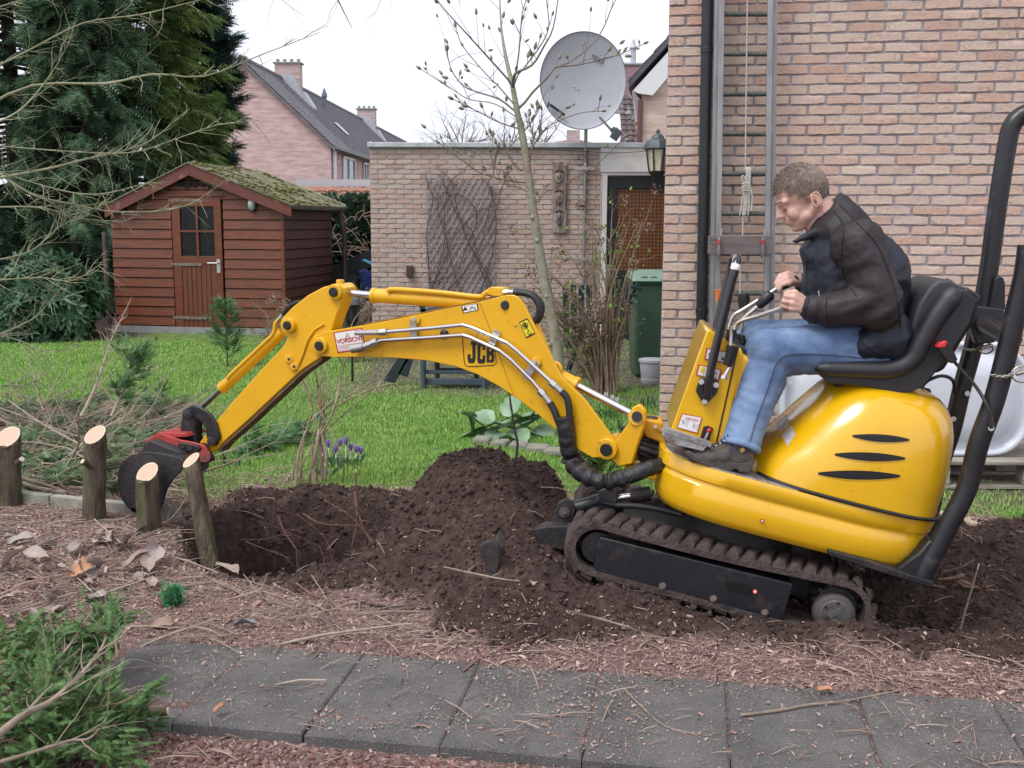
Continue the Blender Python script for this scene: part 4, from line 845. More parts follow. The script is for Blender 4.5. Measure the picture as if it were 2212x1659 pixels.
LB = [[(-60, 170), (60, 110), (180, 50), (300, 32), (400, 8), (470, -10)], [(-60, 245), (70, 185), (230, 180), (330, 160), (440, 165), (560, 120), (690, 70)], [(-60, 310), (120, 325), (280, 330), (380, 300), (470, 270), (560, 260)],
  [(-60, 395), (100, 365), (180, 345), (270, 325), (330, 300), (410, 235)], [(-60, 330), (60, 415), (150, 440), (260, 458), (400, 445), (505, 375)], [(-60, 570), (60, 545), (130, 490), (230, 435)], [(-60, 610), (80, 600), (160, 605), (230, 560)],
  [(-60, 705), (40, 735), (110, 760), (180, 745)], [(-60, 745), (60, 695), (105, 655), (150, 600)], [(-60, 30), (60, -5), (150, -60)], [(-60, 450), (80, 447), (160, 470), (270, 480)], [(-60, 830), (50, 832), (90, 805)], [(-60, 285), (40, 240), (110, 160), (150, 90)], [(-60, 350), (90, 400), (200, 420), (300, 400), (350, 380)]]
for k, l in enumerate(LB):
 m = MB(); Y = 7.2 + rng.uniform(-.6, .6); pts = curve_pts([P(x, y * 1.0, Y + .25 * math.sin(i + k)) for i, (x, y) in enumerate(l)], 20)
 pts = [Vector((-5.0, 7.35, min(4.4, max(1.2, pts[0].z - .3))))] + pts; r0 = rng.uniform(.0055, .008) if k not in (1, 3, 4) else .011
 m.tube(pts, list(np.linspace(r0, .002, len(pts))), 6)
 for i in range(3, len(pts) - 1):
  for _ in range(2 if i % 2 else 1):
   t = (pts[i] - pts[i - 1]).normalized(); sd = Vector((rng.gauss(0, .6), rng.gauss(0, .7), rng.gauss(0, 1)))
   grow(m, pts[i], t * .8 + sd * .55, rng.uniform(.12, .34) * (1.1 - .5 * i / len(pts)), .0030, 1 if rng.random() < .6 else 0, rng, split=3, zig=.16)
 obj('branch', m, mossy, bt, smooth=60)
ov = thing('overhead_branch', 'thin bare twigs hanging into the sky from above the yard', 'branch', tuple(P(640, -160, 8.0))); m = MB()
m.tube(curve_pts([P(640, -160, 8), P(700, -60, 8), P(735, 10, 8), P(760, 60, 8)]), list(np.linspace(.012, .002, 25)), 5)
for a, b in (((780, -40), (640, 30)), ((1000, -60), (1025, 20)), ((860, -80), (835, 70)), ((900, -80), (905, 10)), ((560, -60), (650, 40))): grow(m, P(a[0], a[1], 8), P(b[0], b[1], 8) - P(a[0], a[1], 8), (P(b[0], b[1], 8) - P(a[0], a[1], 8)).length, .004, 1, rng, zig=.2)
obj('twigs', m, M('grey_twig', (.2, .17, .15), (.3, .26, .23), rough=.9), ov)
YM = 7.9; mg = thing('magnolia_tree', 'young bare magnolia with furry buds standing before the garage', 'tree', (P(1215, 860, YM).x, YM, 0)); mbark = M('magnolia_bark', (.24, .22, .16), (.36, .335, .25), rough=.85, nscale=14, dirt=(.16, .13, .10), dscale=30, damt=.3, bump=.3, bscale=60)
tb = M('magnolia_twig', (.15, .12, .09), (.24, .2, .15), rough=.8, nscale=20)
def mp(pts, Y=YM, dy=0): return [P(x, y, Y + dy * i) for i, (x, y) in enumerate(pts)]
m = MB(); tr = curve_pts([Vector((P(1222, 900, YM).x, YM, -.02))] + mp([(1204, 770), (1192, 690), (1168, 560), (1154, 470), (1143, 390), (1130, 300), (1118, 245), (1108, 190)]), 64); m.tube(tr, list(np.linspace(.047, .018, len(tr))), 12)
for x, y in ((1154, 470), (1165, 520), (1185, 640), (1190, 745)): m.ball(P(x - 4, y, YM - .03), .018, 8, 6)
obj('trunk', m, mbark, mg, smooth=60)
MBR = [([(1108, 190), (1092, 120), (1083, 60), (1078, -30)], .019), ([(1108, 190), (1112, 160), (1150, 140), (1175, 100), (1195, 60), (1208, -20)], .012), ([(1105, 180), (1060, 130), (1010, 75), (960, 20), (930, -20)], .008), ([(1118, 235), (1080, 190), (1050, 160), (1000, 100), (985, 60)], .006),
  ([(1118, 245), (1080, 215), (1035, 200), (1000, 185), (975, 150), (965, 110)], .008), ([(1125, 260), (1070, 225), (1015, 215), (980, 195), (910, 150)], .005), ([(1120, 240), (1150, 200), (1180, 170), (1200, 145), (1230, 135), (1290, 85), (1320, 20), (1335, -10)], .010),
  ([(1200, 145), (1260, 138), (1330, 120), (1390, 95)], .006), ([(1133, 320), (1128, 370), (1095, 330), (1120, 300)], .006), ([(1143, 360), (1150, 320), (1165, 290), (1170, 240)], .007), ([(1146, 395), (1110, 392), (1065, 382), (1030, 370), (990, 340), (950, 310)], .008), ([(1148, 420), (1120, 405), (1095, 402), (1090, 385)], .005),
  ([(1165, 440), (1170, 420), (1200, 405), (1250, 380), (1300, 345), (1345, 300)], .007), ([(1110, 180), (1120, 120), (1125, 60), (1130, 20), (1150, -30)], .007), ([(1140, 350), (1160, 300), (1190, 270), (1250, 245), (1300, 240)], .005), ([(1112, 170), (1160, 110), (1185, 60), (1180, 0)], .006), ([(1128, 280), (1080, 265), (1030, 240), (980, 215)], .005), ([(1065, 382), (1070, 350), (1075, 320)], .004), ([(1127, 290), (1150, 262), (1165, 235)], .005)]
buds = []; rng = random.Random(23)
for k, (l, r0) in enumerate(MBR):
 m = MB(); pts = curve_pts(mp(l, YM, rng.uniform(-.12, .1)), 16); pts[0] = min(tr, key=lambda q: (q - pts[0]).length) if k not in (7, 17) else pts[0]; m.tube(pts, list(np.linspace(r0, .0028, len(pts))), 6)
 for i in range(3, len(pts)):
  t = (pts[i] - pts[i - 1]).normalized()
  if i == len(pts) - 1: buds.append((pts[i], t))
  if rng.random() < .3 and i < len(pts) - 2: grow(m, pts[i], t * .7 + Vector((rng.gauss(0, .6), rng.gauss(0, .4), .35)), rng.uniform(.12, .4), .0028, 0, rng, buds=buds, zig=.12)
  elif i < len(pts) - 1 and rng.random() < .42:
   d = (t * .4 + Vector((rng.gauss(0, .4), rng.gauss(0, .4), .8))).normalized(); q = pts[i] + d * rng.uniform(.01, .09); m.tube([pts[i], q], [.003, .0025], 4); buds.append((q, d))
 obj('branch', m, tb if k else mbark, mg, smooth=60)
BU = MB(); BU.lathe((0, 0, 0), [(.003, 0), (.009, .008), (.011, .02), (.007, .034), (.001, .046)], 7); bud_m = M('furry_buds', (.13, .12, .07), (.34, .33, .24), rough=.9, nscale=60); bo = obj('bud', BU, bud_m, mg, smooth=60); bme = bo.data; bpy.data.objects.remove(bo); 
for v in bme.vertices: v.co = v.co + org(mg)
for q, d in buds:
 o = bpy.data.objects.new('bud', bme); _link(o); o.parent = mg; o.matrix_local = Matrix.Translation(q - org(mg)) @ d.to_track_quat('Z', 'Y').to_matrix().to_4x4() @ Matrix.Scale(rng.uniform(.7, 1.25), 4)
shr_m = M('shrub_stem', (.20, .14, .09), (.34, .26, .18), rough=.9, nscale=18, bump=.3, bscale=90); head_m = M('dry_flower_heads', (.20, .12, .09), (.38, .27, .21), rough=.95, nscale=40, rand='island', ramp=[(.16, .09, .07), (.30, .19, .14), (.42, .30, .24)])
gl_m = foliage_mat('young_leaves', None, [(.10, .2, .03), (.2, .33, .07), (.28, .4, .1)], .3)
def shrub(label, base, tips, seed, nst=3, rr_=.010, leaves=60, heads=14, group=None, Y=None, name='bare_shrub', cat='shrub', lw=.05):
 rng = random.Random(seed); t = thing(name, label, cat, tuple(base)); m = MB(); ends = []
 for tip in tips:
  for k in range(nst):
   e = Vector(tip) + Vector((rng.gauss(0, .10), rng.gauss(0, .12), rng.gauss(0, .10))); b = base + Vector((rng.uniform(-.09, .09), rng.uniform(-.08, .08), 0)); mid = Vector((b.x * .68 + e.x * .32, b.y * .6 + e.y * .4, b.z * .45 + e.z * .55)) + Vector((rng.gauss(0, .05), 0, rng.uniform(-.02, .08)))
   pts = curve_pts([b, mid, e], 14); r0 = rr_ * rng.uniform(.6, 1.5); m.tube(pts, list(np.linspace(r0, .003, len(pts))), 5)
   for i in range(4, len(pts)):
    if rng.random() < .5: grow(m, pts[i], (pts[i] - pts[i - 1]).normalized() + Vector((rng.gauss(0, .5), rng.gauss(0, .4), rng.gauss(.3, .4))), rng.uniform(.08, .28), .0035, 1, rng, buds=ends, split=2)
   ends.append((e, Vector((0, 0, 1))))
 obj('stems', m, shr_m, t)['kind'] = 'stuff'
 r = np.random.default_rng(seed); E_ = np.array([tuple(a) for a, b in ends]); idx = r.integers(0, len(E_), leaves)
 if leaves:
  V, F = scatter(*leaf_tpl(.3, .12), E_[idx] + r.normal(0, .02, (leaves, 3)), frames(r.normal(0, .5, (leaves, 3)) + [0, 0, .8], roll=r.normal(0, 1, leaves)), r.uniform(.025, lw, leaves)); npmesh('young_leaves', V, F, gl_m, t)['kind'] = 'stuff'
 if heads:
  idx = r.integers(0, len(E_), heads); c = np.repeat(E_[idx], 60, 0); n = len(c); p = r.normal(0, 1, (n, 3)); p /= np.linalg.norm(p, axis=1, keepdims=True)
  V, F = scatter(*leaf_tpl(.45, .1), c + p * .045 * r.random((n, 1)) ** .3, frames(p + r.normal(0, .5, (n, 3))), r.uniform(.012, .026, n)); npmesh('flower_heads', V, F, head_m, t)['kind'] = 'stuff'
 return t
b = G(1310, 850); b.z = 0
shrub('large bare hydrangea shrub with pale stems in front of the dark door', b, [P(x, y, b.y + dy) for x, y, dy in ((1300, 500, 0), (1340, 490, .2), (1370, 520, 0), (1250, 500, .2), (1215, 540, 0), (1190, 600, .1), (1160, 620, 0), (1230, 640, -.1), (1290, 580, -.1), (1325, 620, 0), (1340, 680, 0), (1180, 700, .1), (1130, 610, .1), (1145, 570, 0), (1165, 660, -.1), (1150, 690, .1), (1385, 500, .1), (1205, 740, -.1))], 3, 3, .011, 380, 44)
b = G(790, 790); b.z = 0; hy = [P(x, y, b.y + .3) for x, y in ((765, 660), (775, 690), (790, 665), (740, 690), (800, 640), (770, 705))]
shrub('hydrangea with brown dried flower heads behind the excavator arm', Vector((hy[0].x, b.y + .3, 0)), hy, 8, 3, .006, 8, 20)
b = G(575, 720); b.z = 0
shrub('small hydrangea with dried heads near the right end of the shed front', Vector((P(585, 700, 13).x, 13, 0)), [P(x, y, 13) for x, y in ((578, 690), (590, 700), (600, 685), (590, 712))], 9, 2, .005, 6, 10)
b = G(670, 1050); rngs = random.Random(31)
t = thing('tied_sapling_shrub', 'clump of pale bare stems tied to a cane beside the purple crocuses', 'shrub', (b.x, b.y, 0)); m = MB(); Y = b.y; pale = M('pale_sapling', (.25, .19, .13), (.42, .34, .25), rough=.85, nscale=12)
for l, r0 in (([(640, 1050), (645, 980), (680, 900), (760, 850), (820, 815)], .009), ([(665, 1050), (685, 960), (690, 880), (680, 800), (650, 765)], .010), ([(680, 1055), (680, 970), (720, 890), (735, 820), (750, 760), (760, 700)], .009), ([(630, 1045), (640, 990), (672, 905), (665, 850), (640, 790)], .007), ([(690, 1060), (700, 980), (700, 880), (690, 790), (685, 720)], .008), ([(650, 1055), (655, 960), (675, 880), (655, 830), (640, 770)], .006),
    ([(700, 1060), (705, 990), (690, 900), (710, 840), (700, 780)], .008), ([(690, 1055), (740, 1035), (735, 980), (700, 905), (660, 820)], .005), ([(675, 1050), (680, 935), (740, 870), (835, 830), (860, 835)], .006), ([(645, 1050), (660, 985), (700, 935), (760, 880), (800, 850)], .006), ([(685, 1050), (690, 905), (725, 855), (740, 800), (732, 770)], .006)):
 pts = curve_pts([P(x, y, Y + rngs.uniform(-.08, .08)) for x, y in l], 18); pts[0].z = min(pts[0].z, .02); m.tube(pts, list(np.linspace(r0, .003, len(pts))), 6)
 for i in range(6, len(pts), 2):
  if rngs.random() < .5: grow(m, pts[i], (pts[i] - pts[i - 1]).normalized() + Vector((rngs.gauss(0, .5), rngs.gauss(0, .5), .3)), rngs.uniform(.06, .2), .003, 1, rngs, split=2)
obj('stems', m, pale, t)['kind'] = 'stuff'
m = MB(); m.tube([P(694, 1045, Y), P(690, 830, Y)], .008, 6); obj('cane', m, M('cane', (.33, .25, .15), rough=.7), t, smooth=60)
m = MB(); q = P(691, 900, Y); m.tube([q + Vector((0, 0, -.008)), q + Vector((0, 0, .008))], .016, 10); obj('blue_tie', m, M('blue_tie', (.05, .25, .3), rough=.5), t, smooth=60)
pet = M('purple_petals', (.26, .13, .50), (.44, .29, .68), rough=.6, nscale=60); wp_ = M('white_petals', (.7, .7, .72), (.8, .8, .82), rough=.6); cg = M('crocus_leaf', (.05, .12, .04), (.10, .2, .08), rough=.5, nscale=30)
def crocus(label, base, mat, spots, hh=.085, seed=0, name='crocus_clump', group=None):
 rng = random.Random(seed); t = thing(name, label, 'flowers', tuple(base), group); lv = MB()
 for dx, dz in spots:
  b = base + Vector((dx, rng.uniform(-.03, .03), 0)); top = b + Vector((dx * .25, 0, dz)); st = MB(); st.tube([b, top], [.003, .004], 5)
  pp = MB()
  for k in range(6):
   a = k * math.pi / 3 + rng.uniform(-.2, .2); o = Vector((math.cos(a), math.sin(a), 0)); s_ = Vector((-o.y, o.x, 0)); h = hh * rng.uniform(.5, .62)
   pts = [top - s_ * .003, top + s_ * .003, top + o * .012 + s_ * .011 + Vector((0, 0, h * .5)), top + o * .014 + Vector((0, 0, h)), top + o * .012 - s_ * .011 + Vector((0, 0, h * .5))]; pp.add(pts, [(0, 1, 2, 3, 4)])
  obj('flower', pp, mat, t); obj('stem', st, bpy.data.materials['white_petals'] if mat is pet else cg, t)
  for k in range(4):
   a = rng.uniform(0, 6.28); o = Vector((math.cos(a), math.sin(a), 0)); q = b + o * .02; lv.add([q, q + Vector((.003, 0, 0)), q + o * .03 + Vector((.0, 0, .06)), q + o * .07 + Vector((0, 0, .07))], [(0, 1, 2), (1, 3, 2)])
 obj('leaves', lv, cg, t)['kind'] = 'stuff'; return t
b = G(735, 1012); b.z = h1(b.x, b.y); crocus('clump of purple crocuses at the front edge of the lawn', b, pet, [(-.085, .10), (-.06, .12), (-.02, .09), (0, .13), (.03, .14), (.05, .10), (.08, .09), (.10, .08)], .1, 1)
b = G(716, 1035); b.z = h1(b.x, b.y); crocus('single small closed crocus left of the purple clump', b + Vector((-.03, 0, 0)), pet, [(0, .02)], .06, 5)
b = G(1315, 905); b.z = .0; crocus('clump of white crocuses beside the brick house corner', b, wp_, [(-.06, .12), (-.02, .15), (.02, .12), (.05, .10)], .12, 2)
def tuft(label, base, n, h, seed, name='leaf_tuft'):
 r = np.random.default_rng(seed); t = thing(name, label, 'plant', tuple(base)); pos = np.array(tuple(base)) + r.normal(0, 1, (n, 3)) * [.05, .05, 0]
 V, F = scatter([(-.5, 0, 0), (.5, 0, 0), (.3, .18, .6), (-.3, .18, .6), (0, .5, 1), (0, .5, 1)], [(0, 1, 2, 3), (3, 2, 4, 5)], pos, rotz(r.uniform(0, 6.28, n)) @ rotx(r.normal(0, .3, n)), np.stack([np.full(n, .012), np.full(n, h), h * r.uniform(.6, 1.1, n)], -1)); npmesh('leaves', V, F, cg, t)['kind'] = 'stuff'
for (x, y, h, l) in ((545, 985, .28, 'tall bulb leaves left of the tied sapling shrub'), (500, 1010, .14, 'drooping bulb leaves right of the bucket linkage'), (1400, 880, .13, 'green bulb leaves at foot of the brick house corner'), (1330, 930, .12, 'green bulb leaves below the white crocuses')):
 b = G(x, y); b.z = max(0, h1(b.x, b.y)); tuft(l, b, 10 if h > .2 else 22, h, int(x))
bl_m = M('bergenia_leaf', (.13, .23, .12), (.25, .37, .23), rough=.33, nscale=9, spec=.6, bump=.3, bscale=40)
bb = G(1090, 945); be = thing('bergenia_plant', 'bergenia with broad drooping leathery leaves behind stone edging', 'plant', (bb.x, bb.y, 0)); rng = random.Random(9)
def bigleaf(q, d, L, w, roll, dr=.35):
 d = d.normalized(); s = d.cross(Vector((0, 0, 1))).normalized(); n = s.cross(d); s, n = s * math.cos(roll) + n * math.sin(roll), n * math.cos(roll) - s * math.sin(roll); mb = MB(); K = 6; rows = []
 for i in range(K + 1):
  t = i / K; c = q + d * (L * t) - Vector((0, 0, 1)) * (dr * L * t * t); wd = w * math.sin(math.pi * min(1, t * .93 + .07)) ** .6 * (1 if i < K else .15)
  rows.append([c - s * wd + n * wd * .22, c - s * wd * .5 + n * wd * .03, c, c + s * wd * .5 + n * wd * .03, c + s * wd + n * wd * .22])
 vs = [p for r_ in rows for p in r_]; fs = [(i * 5 + j, i * 5 + j + 1, (i + 1) * 5 + j + 1, (i + 1) * 5 + j) for i in range(K) for j in range(4)]; return mb.add(vs, fs)
for x, y, a, L, up_ in ((1025, 905, -2.6, .18, .9), (1060, 915, 2.4, .2, .9), (1095, 900, 1.2, .2, 1.1), (1045, 930, -2.4, .22, .2), (1080, 935, -1.9, .22, .15), (1110, 930, -1.2, .22, .1), (1130, 915, .6, .2, .8), (1150, 930, -.6, .2, .2), (1065, 945, -1.7, .2, .05), (1100, 948, -1.3, .2, 0), (1130, 945, -.9, .2, .05), (1145, 900, .2, .2, .9), (1085, 915, -1.5, .2, .6), (1120, 905, -1.4, .2, .7), (1030, 940, -2.8, .18, .0), (1165, 950, -.3, .18, .1), (1180, 900, .1, .17, .8), (1110, 885, 1.5, .2, 1.2)):
 q = P(x, y, bb.y + rng.uniform(-.1, .15)); obj('leaf', bigleaf(q, Vector((math.cos(a), math.sin(a), up_)), L, .075, rng.uniform(-.5, .5)), bl_m, be, smooth=80, fix=False)
m = MB()
for k in range(18): a = rng.uniform(0, 6.28); m.tube([bb + Vector((rng.uniform(-.3, .3), .05, 0)), bb + Vector((math.cos(a) * .3, .05, .16))], .006, 5)
obj('stems', m, cg, be)['kind'] = 'stuff'
st_m = M('edging_stone', (.18, .17, .14), (.33, .31, .26), rough=.9, nscale=8, bump=.5, bscale=50, dirt=(.12, .15, .06), dscale=8, damt=.4)
rng = random.Random(12)
for i, (x, y) in enumerate(((1042, 950), (1080, 957), (1122, 962), (1162, 968), (1202, 975), (1240, 985), (1278, 998))):
 q = G(x, y + 8); m = MB(); m.box((q.x, q.y, .022), (.15 if i > 2 else .12, .13, .05), (rng.uniform(-.05, .05), rng.uniform(-.06, .06), -.22 + rng.uniform(-.1, .1))); o = obj('edging_stone', m, st_m, None, bevel=.018, seg=3, at=(q.x, q.y, 0))
 tag(o, 'pale ' + ['leftmost', 'second', 'third', 'middle', 'fifth', 'sixth', 'rightmost'][i] + ' stone in the curved edging below the bergenia', 'edging stone', 'edging stones round the bergenia bed')
def soft_conifer(label, base, H, R_, n, seed, mat, name='thuja_sapling', lean=0):
 t = thing(name, label, 'plant', tuple(base)); rng = random.Random(seed); m = MB(); m.tube([base, base + Vector((lean, 0, H))], [.008, .003], 5); segs = []
 for i in range(n):
  f = (i + .5) / n; a = i * 2.4; s = base + Vector((lean * f, 0, H * (.12 + .8 * f))); e_ = s + Vector((math.cos(a), math.sin(a), .8)) * R_ * (1 - .6 * f) * rng.uniform(.6, 1.1); segs.append((s, e_)); m.tube([s, e_], [.003, .0015], 3)
 obj('stems', m, bark_m, t)['kind'] = 'stuff'; crown('foliage', segs, mat, t, None, (.07, .14), 14, frond(6, .4, .1), .1, .4, seed); return t
fol_fresh = foliage_mat('thuja_scales', None, [(.03, .085, .03), (.06, .15, .05), (.10, .21, .08), (.17, .28, .13)], .2)
b = G(492, 792); soft_conifer('small feathery thuja sapling standing in the lawn before the shed', b, .72, .22, 26, 3, fol_fresh)
b = G(1290, 1052); b.z = 0; soft_conifer('low dark heather-like conifer beside the crumpled hose', b, .25, .16, 22, 5, fol_mid, 'dwarf_conifer')
for k, (x, l) in enumerate(((1010, 'leftmost far bare tree showing over the garage roof'), (1090, 'broad far tree with dense twigs over the garage roof'), (1150, 'far bare tree just behind the magnolia trunk'), (960, 'thin faint far tree above the left part of garage roof'))):
 t = thing('far_tree', l, 'tree', (P(x, 400, 46).x, 46, 0)); m = MB(); rng = random.Random(k + 40)
 H = P(x, 268 + 10 * (k % 2) + (12 if k == 3 else 0), 46).z; 
 pts = grow(m, Vector((P(x, 400, 46).x, 46, 0)), Vector((0, 0, 1)), H * .75, .16, 0, rng, zig=.03)
 for i in range(16): grow(m, pts[3 + i % 3], Vector((rng.gauss(0, .8), rng.gauss(0, .5), .8)), H * .33, .045, 2, rng, split=4)
 obj('branches', m, M('far_bark', (.2, .17, .16), (.28, .25, .24), rough=.95), t)['kind'] = 'stuff'
PS = math.radians(6); XN = Vector((math.sin(PS), math.cos(PS), 0)); XR = Vector((math.cos(PS), -math.sin(PS), 0)); XK = Vector((1.25, 3.82, 0)); TAU = math.radians(13.2)
def MP(x, y, c): return PL(x, y, XK, XN, c)
OR_, OZ = -0.1403, 0.3642
def LW(a, b, c): r_ = OR_ + a * math.cos(TAU) + b * math.sin(TAU); z = OZ - a * math.sin(TAU) + b * math.cos(TAU); p = XK + XR * r_ + XN * c; p.z = z; return p
def LM(x, y, c):   # pixel at depth c -> (a, b)
 p = MP(x, y, c); r_ = (p - XK).dot(XR) - OR_; z = p.z - OZ; return r_ * math.cos(TAU) - z * math.sin(TAU), r_ * math.sin(TAU) + z * math.cos(TAU)
yel = M('machine_yellow', (.74, .41, .004), (.78, .44, .006), rough=.22, nscale=2.5, coat=.8, dirt=(.30, .17, .05), dscale=42, damt=-.10, spec=.5, rvar=.06)
yelb = M('boom_yellow', (.68, .36, .004), (.76, .42, .006), rough=.38, nscale=4, coat=.25, dirt=(.20, .09, .03), dscale=16, damt=-.02, bump=.05, bscale=40)
blk = M('black_steel', (.010, .010, .012), (.022, .022, .025), rough=.42, nscale=6, dirt=(.06, .045, .04), dscale=12, damt=.25, bump=.08, bscale=60)
blkm = M('muddy_black_steel', (.014, .013, .015), (.03, .027, .028), rough=.6, nscale=9, dirt=(.06, .042, .036), dscale=6, damt=.6, bump=.3, bscale=60)
rub = M('black_rubber_hose', (.012, .012, .013), (.02, .02, .022), rough=.5, nscale=20)
mud = M('mud_caked_rubber', (.060, .042, .038), (.115, .083, .074), rough=.95, nscale=16, bump=1.0, bscale=70, dirt=(.03, .02, .018), dscale=11, damt=.4)
chrome = M('chrome_rod', (.62, .6, .6), (.72, .7, .7), rough=.16, metal=1.0, nscale=3)
steel = M('zinc_steel', (.42, .41, .40), (.55, .54, .52), rough=.35, metal=.85, nscale=20)
vinyl = M('seat_vinyl', (.014, .014, .017), (.024, .024, .028), rough=.45, nscale=10, bump=.15, bscale=350, spec=.6)
vinyl2 = M('seat_grey_vinyl', (.028, .029, .034), (.045, .046, .052), rough=.5, nscale=10, bump=.2, bscale=350, spec=.6)
alu = M('tread_aluminium', (.35, .35, .36), (.5, .49, .48), rough=.5, metal=.6, nscale=30, dirt=(.18, .13, .11), dscale=16, damt=.5, bump=.4, bscale=200)
dpl = M('dark_plastic', (.012, .012, .014), (.02, .02, .022), rough=.4, nscale=10)
redp = M('red_paint', (.36, .035, .03), (.45, .06, .05), rough=.45, nscale=8, dirt=(.12, .05, .045), dscale=14, damt=.5)
EX = thing('mini_excavator', 'yellow mini excavator on black rubber tracks with its arm stretched left', 'mini excavator', tuple(XK))
def wp2(pts, f, c): return [f(x, y, c) for x, y in pts]
def ext(name, pts, c0, c1, mat, parent, f=None, nrm=None, bevel=.004, smooth=35):
 f = f or MP; nrm = nrm if nrm is not None else XN; m = MB(); m.prism(wp2(pts, f, c0), nrm * (c1 - c0)); return obj(name, m, mat, parent, smooth=smooth, bevel=bevel)
def section(aL, aR, hw, b, p=3.0, n=56, c0=.35, sk=0.0):
 ac, hl = (aL + aR) / 2, (aR - aL) / 2; out = []
 for i in range(n):
  t = 2 * math.pi * i / n; ct, st = math.cos(t), math.sin(t); out.append(LW(ac + hl * math.copysign(abs(ct) ** (2 / p), ct), b, c0 + hw * math.copysign(abs(st) ** (2 / p), st)))
 return out
SK = [(-.535, .42, .29, -.072), (-.565, .452, .325, -.062), (-.580, .468, .338, -.035), (-.592, .478, .343, .0), (-.596, .482, .345, .062), (-.590, .478, .339, .068), (-.590, .478, .339, .082), (-.600, .486, .346, .088), (-.605, .490, .347, .135), (-.598, .486, .343, .142)]
m = MB(); m.loft([section(a, b_, h, z, 3.4) for a, b_, h, z in SK]); body = obj('body', m, yel, EX, smooth=50)
m = MB(); m.loft([section(-.585, .2, .335, .1425, 3.4), section(-.585, .2, .335, .1465, 3.4)]); obj('floor_plate', m, alu, body, smooth=30)
HL = [(-.262, .487, .338, .135, 3.2), (-.258, .488, .338, .19, 3.0), (-.225, .488, .337, .24, 3.0), (-.182, .487, .334, .285, 3.0), (-.150, .484, .330, .335, 2.9), (-.113, .478, .322, .40, 2.8), (-.075, .468, .308, .46, 2.7), (-.045, .452, .286, .51, 2.6), (-.015, .425, .255, .55, 2.5), (.02, .39, .215, .58, 2.4), (.07, .33, .15, .597, 2.3), (.13, .26, .07, .602, 2.2)]
m = MB(); m.loft([section(a, b_, h, z, p) for a, b_, h, z, p in HL]); hood = obj('hood', m, yel, EX, smooth=60)
def hsurf(a, b, off=0.0):
 L_ = HL
 for i in range(len(L_) - 1):
  if L_[i][3] <= b <= L_[i + 1][3]: break
 t = (b - L_[i][3]) / (L_[i + 1][3] - L_[i][3]); q = [L_[i][k] + t * (L_[i + 1][k] - L_[i][k]) for k in range(5)]
 ac, hl = (q[0] + q[1]) / 2, (q[1] - q[0]) / 2; u = min(.999, abs((a - ac) / hl)); return LW(a, b, .35 - q[2] * (1 - u ** q[4]) ** (1 / q[4]) - off)
def ssurf(a, b, off=0.0):
 ac, hl = (-.603 + .488) / 2, (.603 + .488) / 2; u = min(.999, abs((a - ac) / hl)); return LW(a, b, .35 - .346 * (1 - u ** 3.4) ** (1 / 3.4) - off)
def ring_pts(s, n=60, t0=None, t1=None):
 aL, aR, hw, b, p = s; ac, hl = (aL + aR) / 2, (aR - aL) / 2; out = []
 for i in range(n + 1):
  t = t0 + (t1 - t0) * i / n; ct, st = math.cos(t), math.sin(t); out.append(LW(ac + hl * math.copysign(abs(ct) ** (2 / p), ct), b, .35 + hw * math.copysign(abs(st) ** (2 / p), st)))
 return out
m = MB(); m.tube(ring_pts((-.26, .494, .345, .150, 3.2), 70, -math.pi * .83, math.pi * .8), .0075, 8); obj('rubber_strip', m, rub, hood, smooth=60)
for (x0, y0, x1, y1, hh) in ((1841, 941, 1964, 950, .014), (1803, 981, 1955, 990, .016), (1767, 1022, 1944, 1028, .017)):
 for _ in range(3):
  cc = .03
  A_, B_ = LM(x0, y0, cc), LM(x1, y1, cc)
  cA = .35; 
 def near_ab(x, y):
  c = .02
  for _ in range(6):
   a, b = LM(x, y, c); p = hsurf(a, b); c = (p - XK).dot(XN)
  return a, b
 A_, B_ = near_ab(x0, y0), near_ab(x1, y1); n = 22; up = []; lo = []
 for i in range(n + 1):
  t = i / n; a = A_[0] + (B_[0] - A_[0]) * t; b = A_[1] + (B_[1] - A_[1]) * t; w = hh * max(.05, math.sin(math.pi * (.03 + .94 * t))) ** .7
  up.append((a, b + w)); lo.append((a, b - w))
 for nm, off, mat, gr in (('vent_rim', .0015, yel, 1.32), ('vent', .003, M('vent_black', (.004, .004, .005), rough=.8), 1.0)):
  m = MB(); vs = []; 
  for (a, b), (a2, b2) in zip(up, lo):
   c_ = (b + b2) / 2; vs += [hsurf(a, c_ + (b - c_) * gr, off), hsurf(a, c_, off), hsurf(a, c_ + (b2 - c_) * gr, off)]
  m.add(vs, [(3 * i + j, 3 * i + j + 1, 3 * i + j + 4, 3 * i + j + 3) for i in range(n) for j in (0, 1)]); o = obj(nm, m, mat, hood, smooth=60, fix=False) if nm == 'vent' else obj(nm, m, mat, hood, smooth=60, fix=False)
 m = MB()
 for i in range(1, n * 2): 
  t = i / (n * 2); a = A_[0] + (B_[0] - A_[0]) * t; b = A_[1] + (B_[1] - A_[1]) * t; w = hh * max(.05, math.sin(math.pi * (.03 + .94 * t))) ** .7; m.tube([hsurf(a, b - w, .004), hsurf(a, b + w, .004)], .0009, 3, cap=False)
 for k in (-.4, .0, .4): m.tube([hsurf(A_[0] + (B_[0] - A_[0]) * t, A_[1] + (B_[1] - A_[1]) * t + k * hh * math.sin(math.pi * t), .0042) for t in np.linspace(.04, .96, 12)], .0009, 3, cap=False)
 obj('vent_grille', m, M('grille_wire', (.03, .03, .03), rough=.5), hood)
pap = M('paper_label', (.50, .46, .47), (.62, .58, .58), rough=.7, nscale=40); 
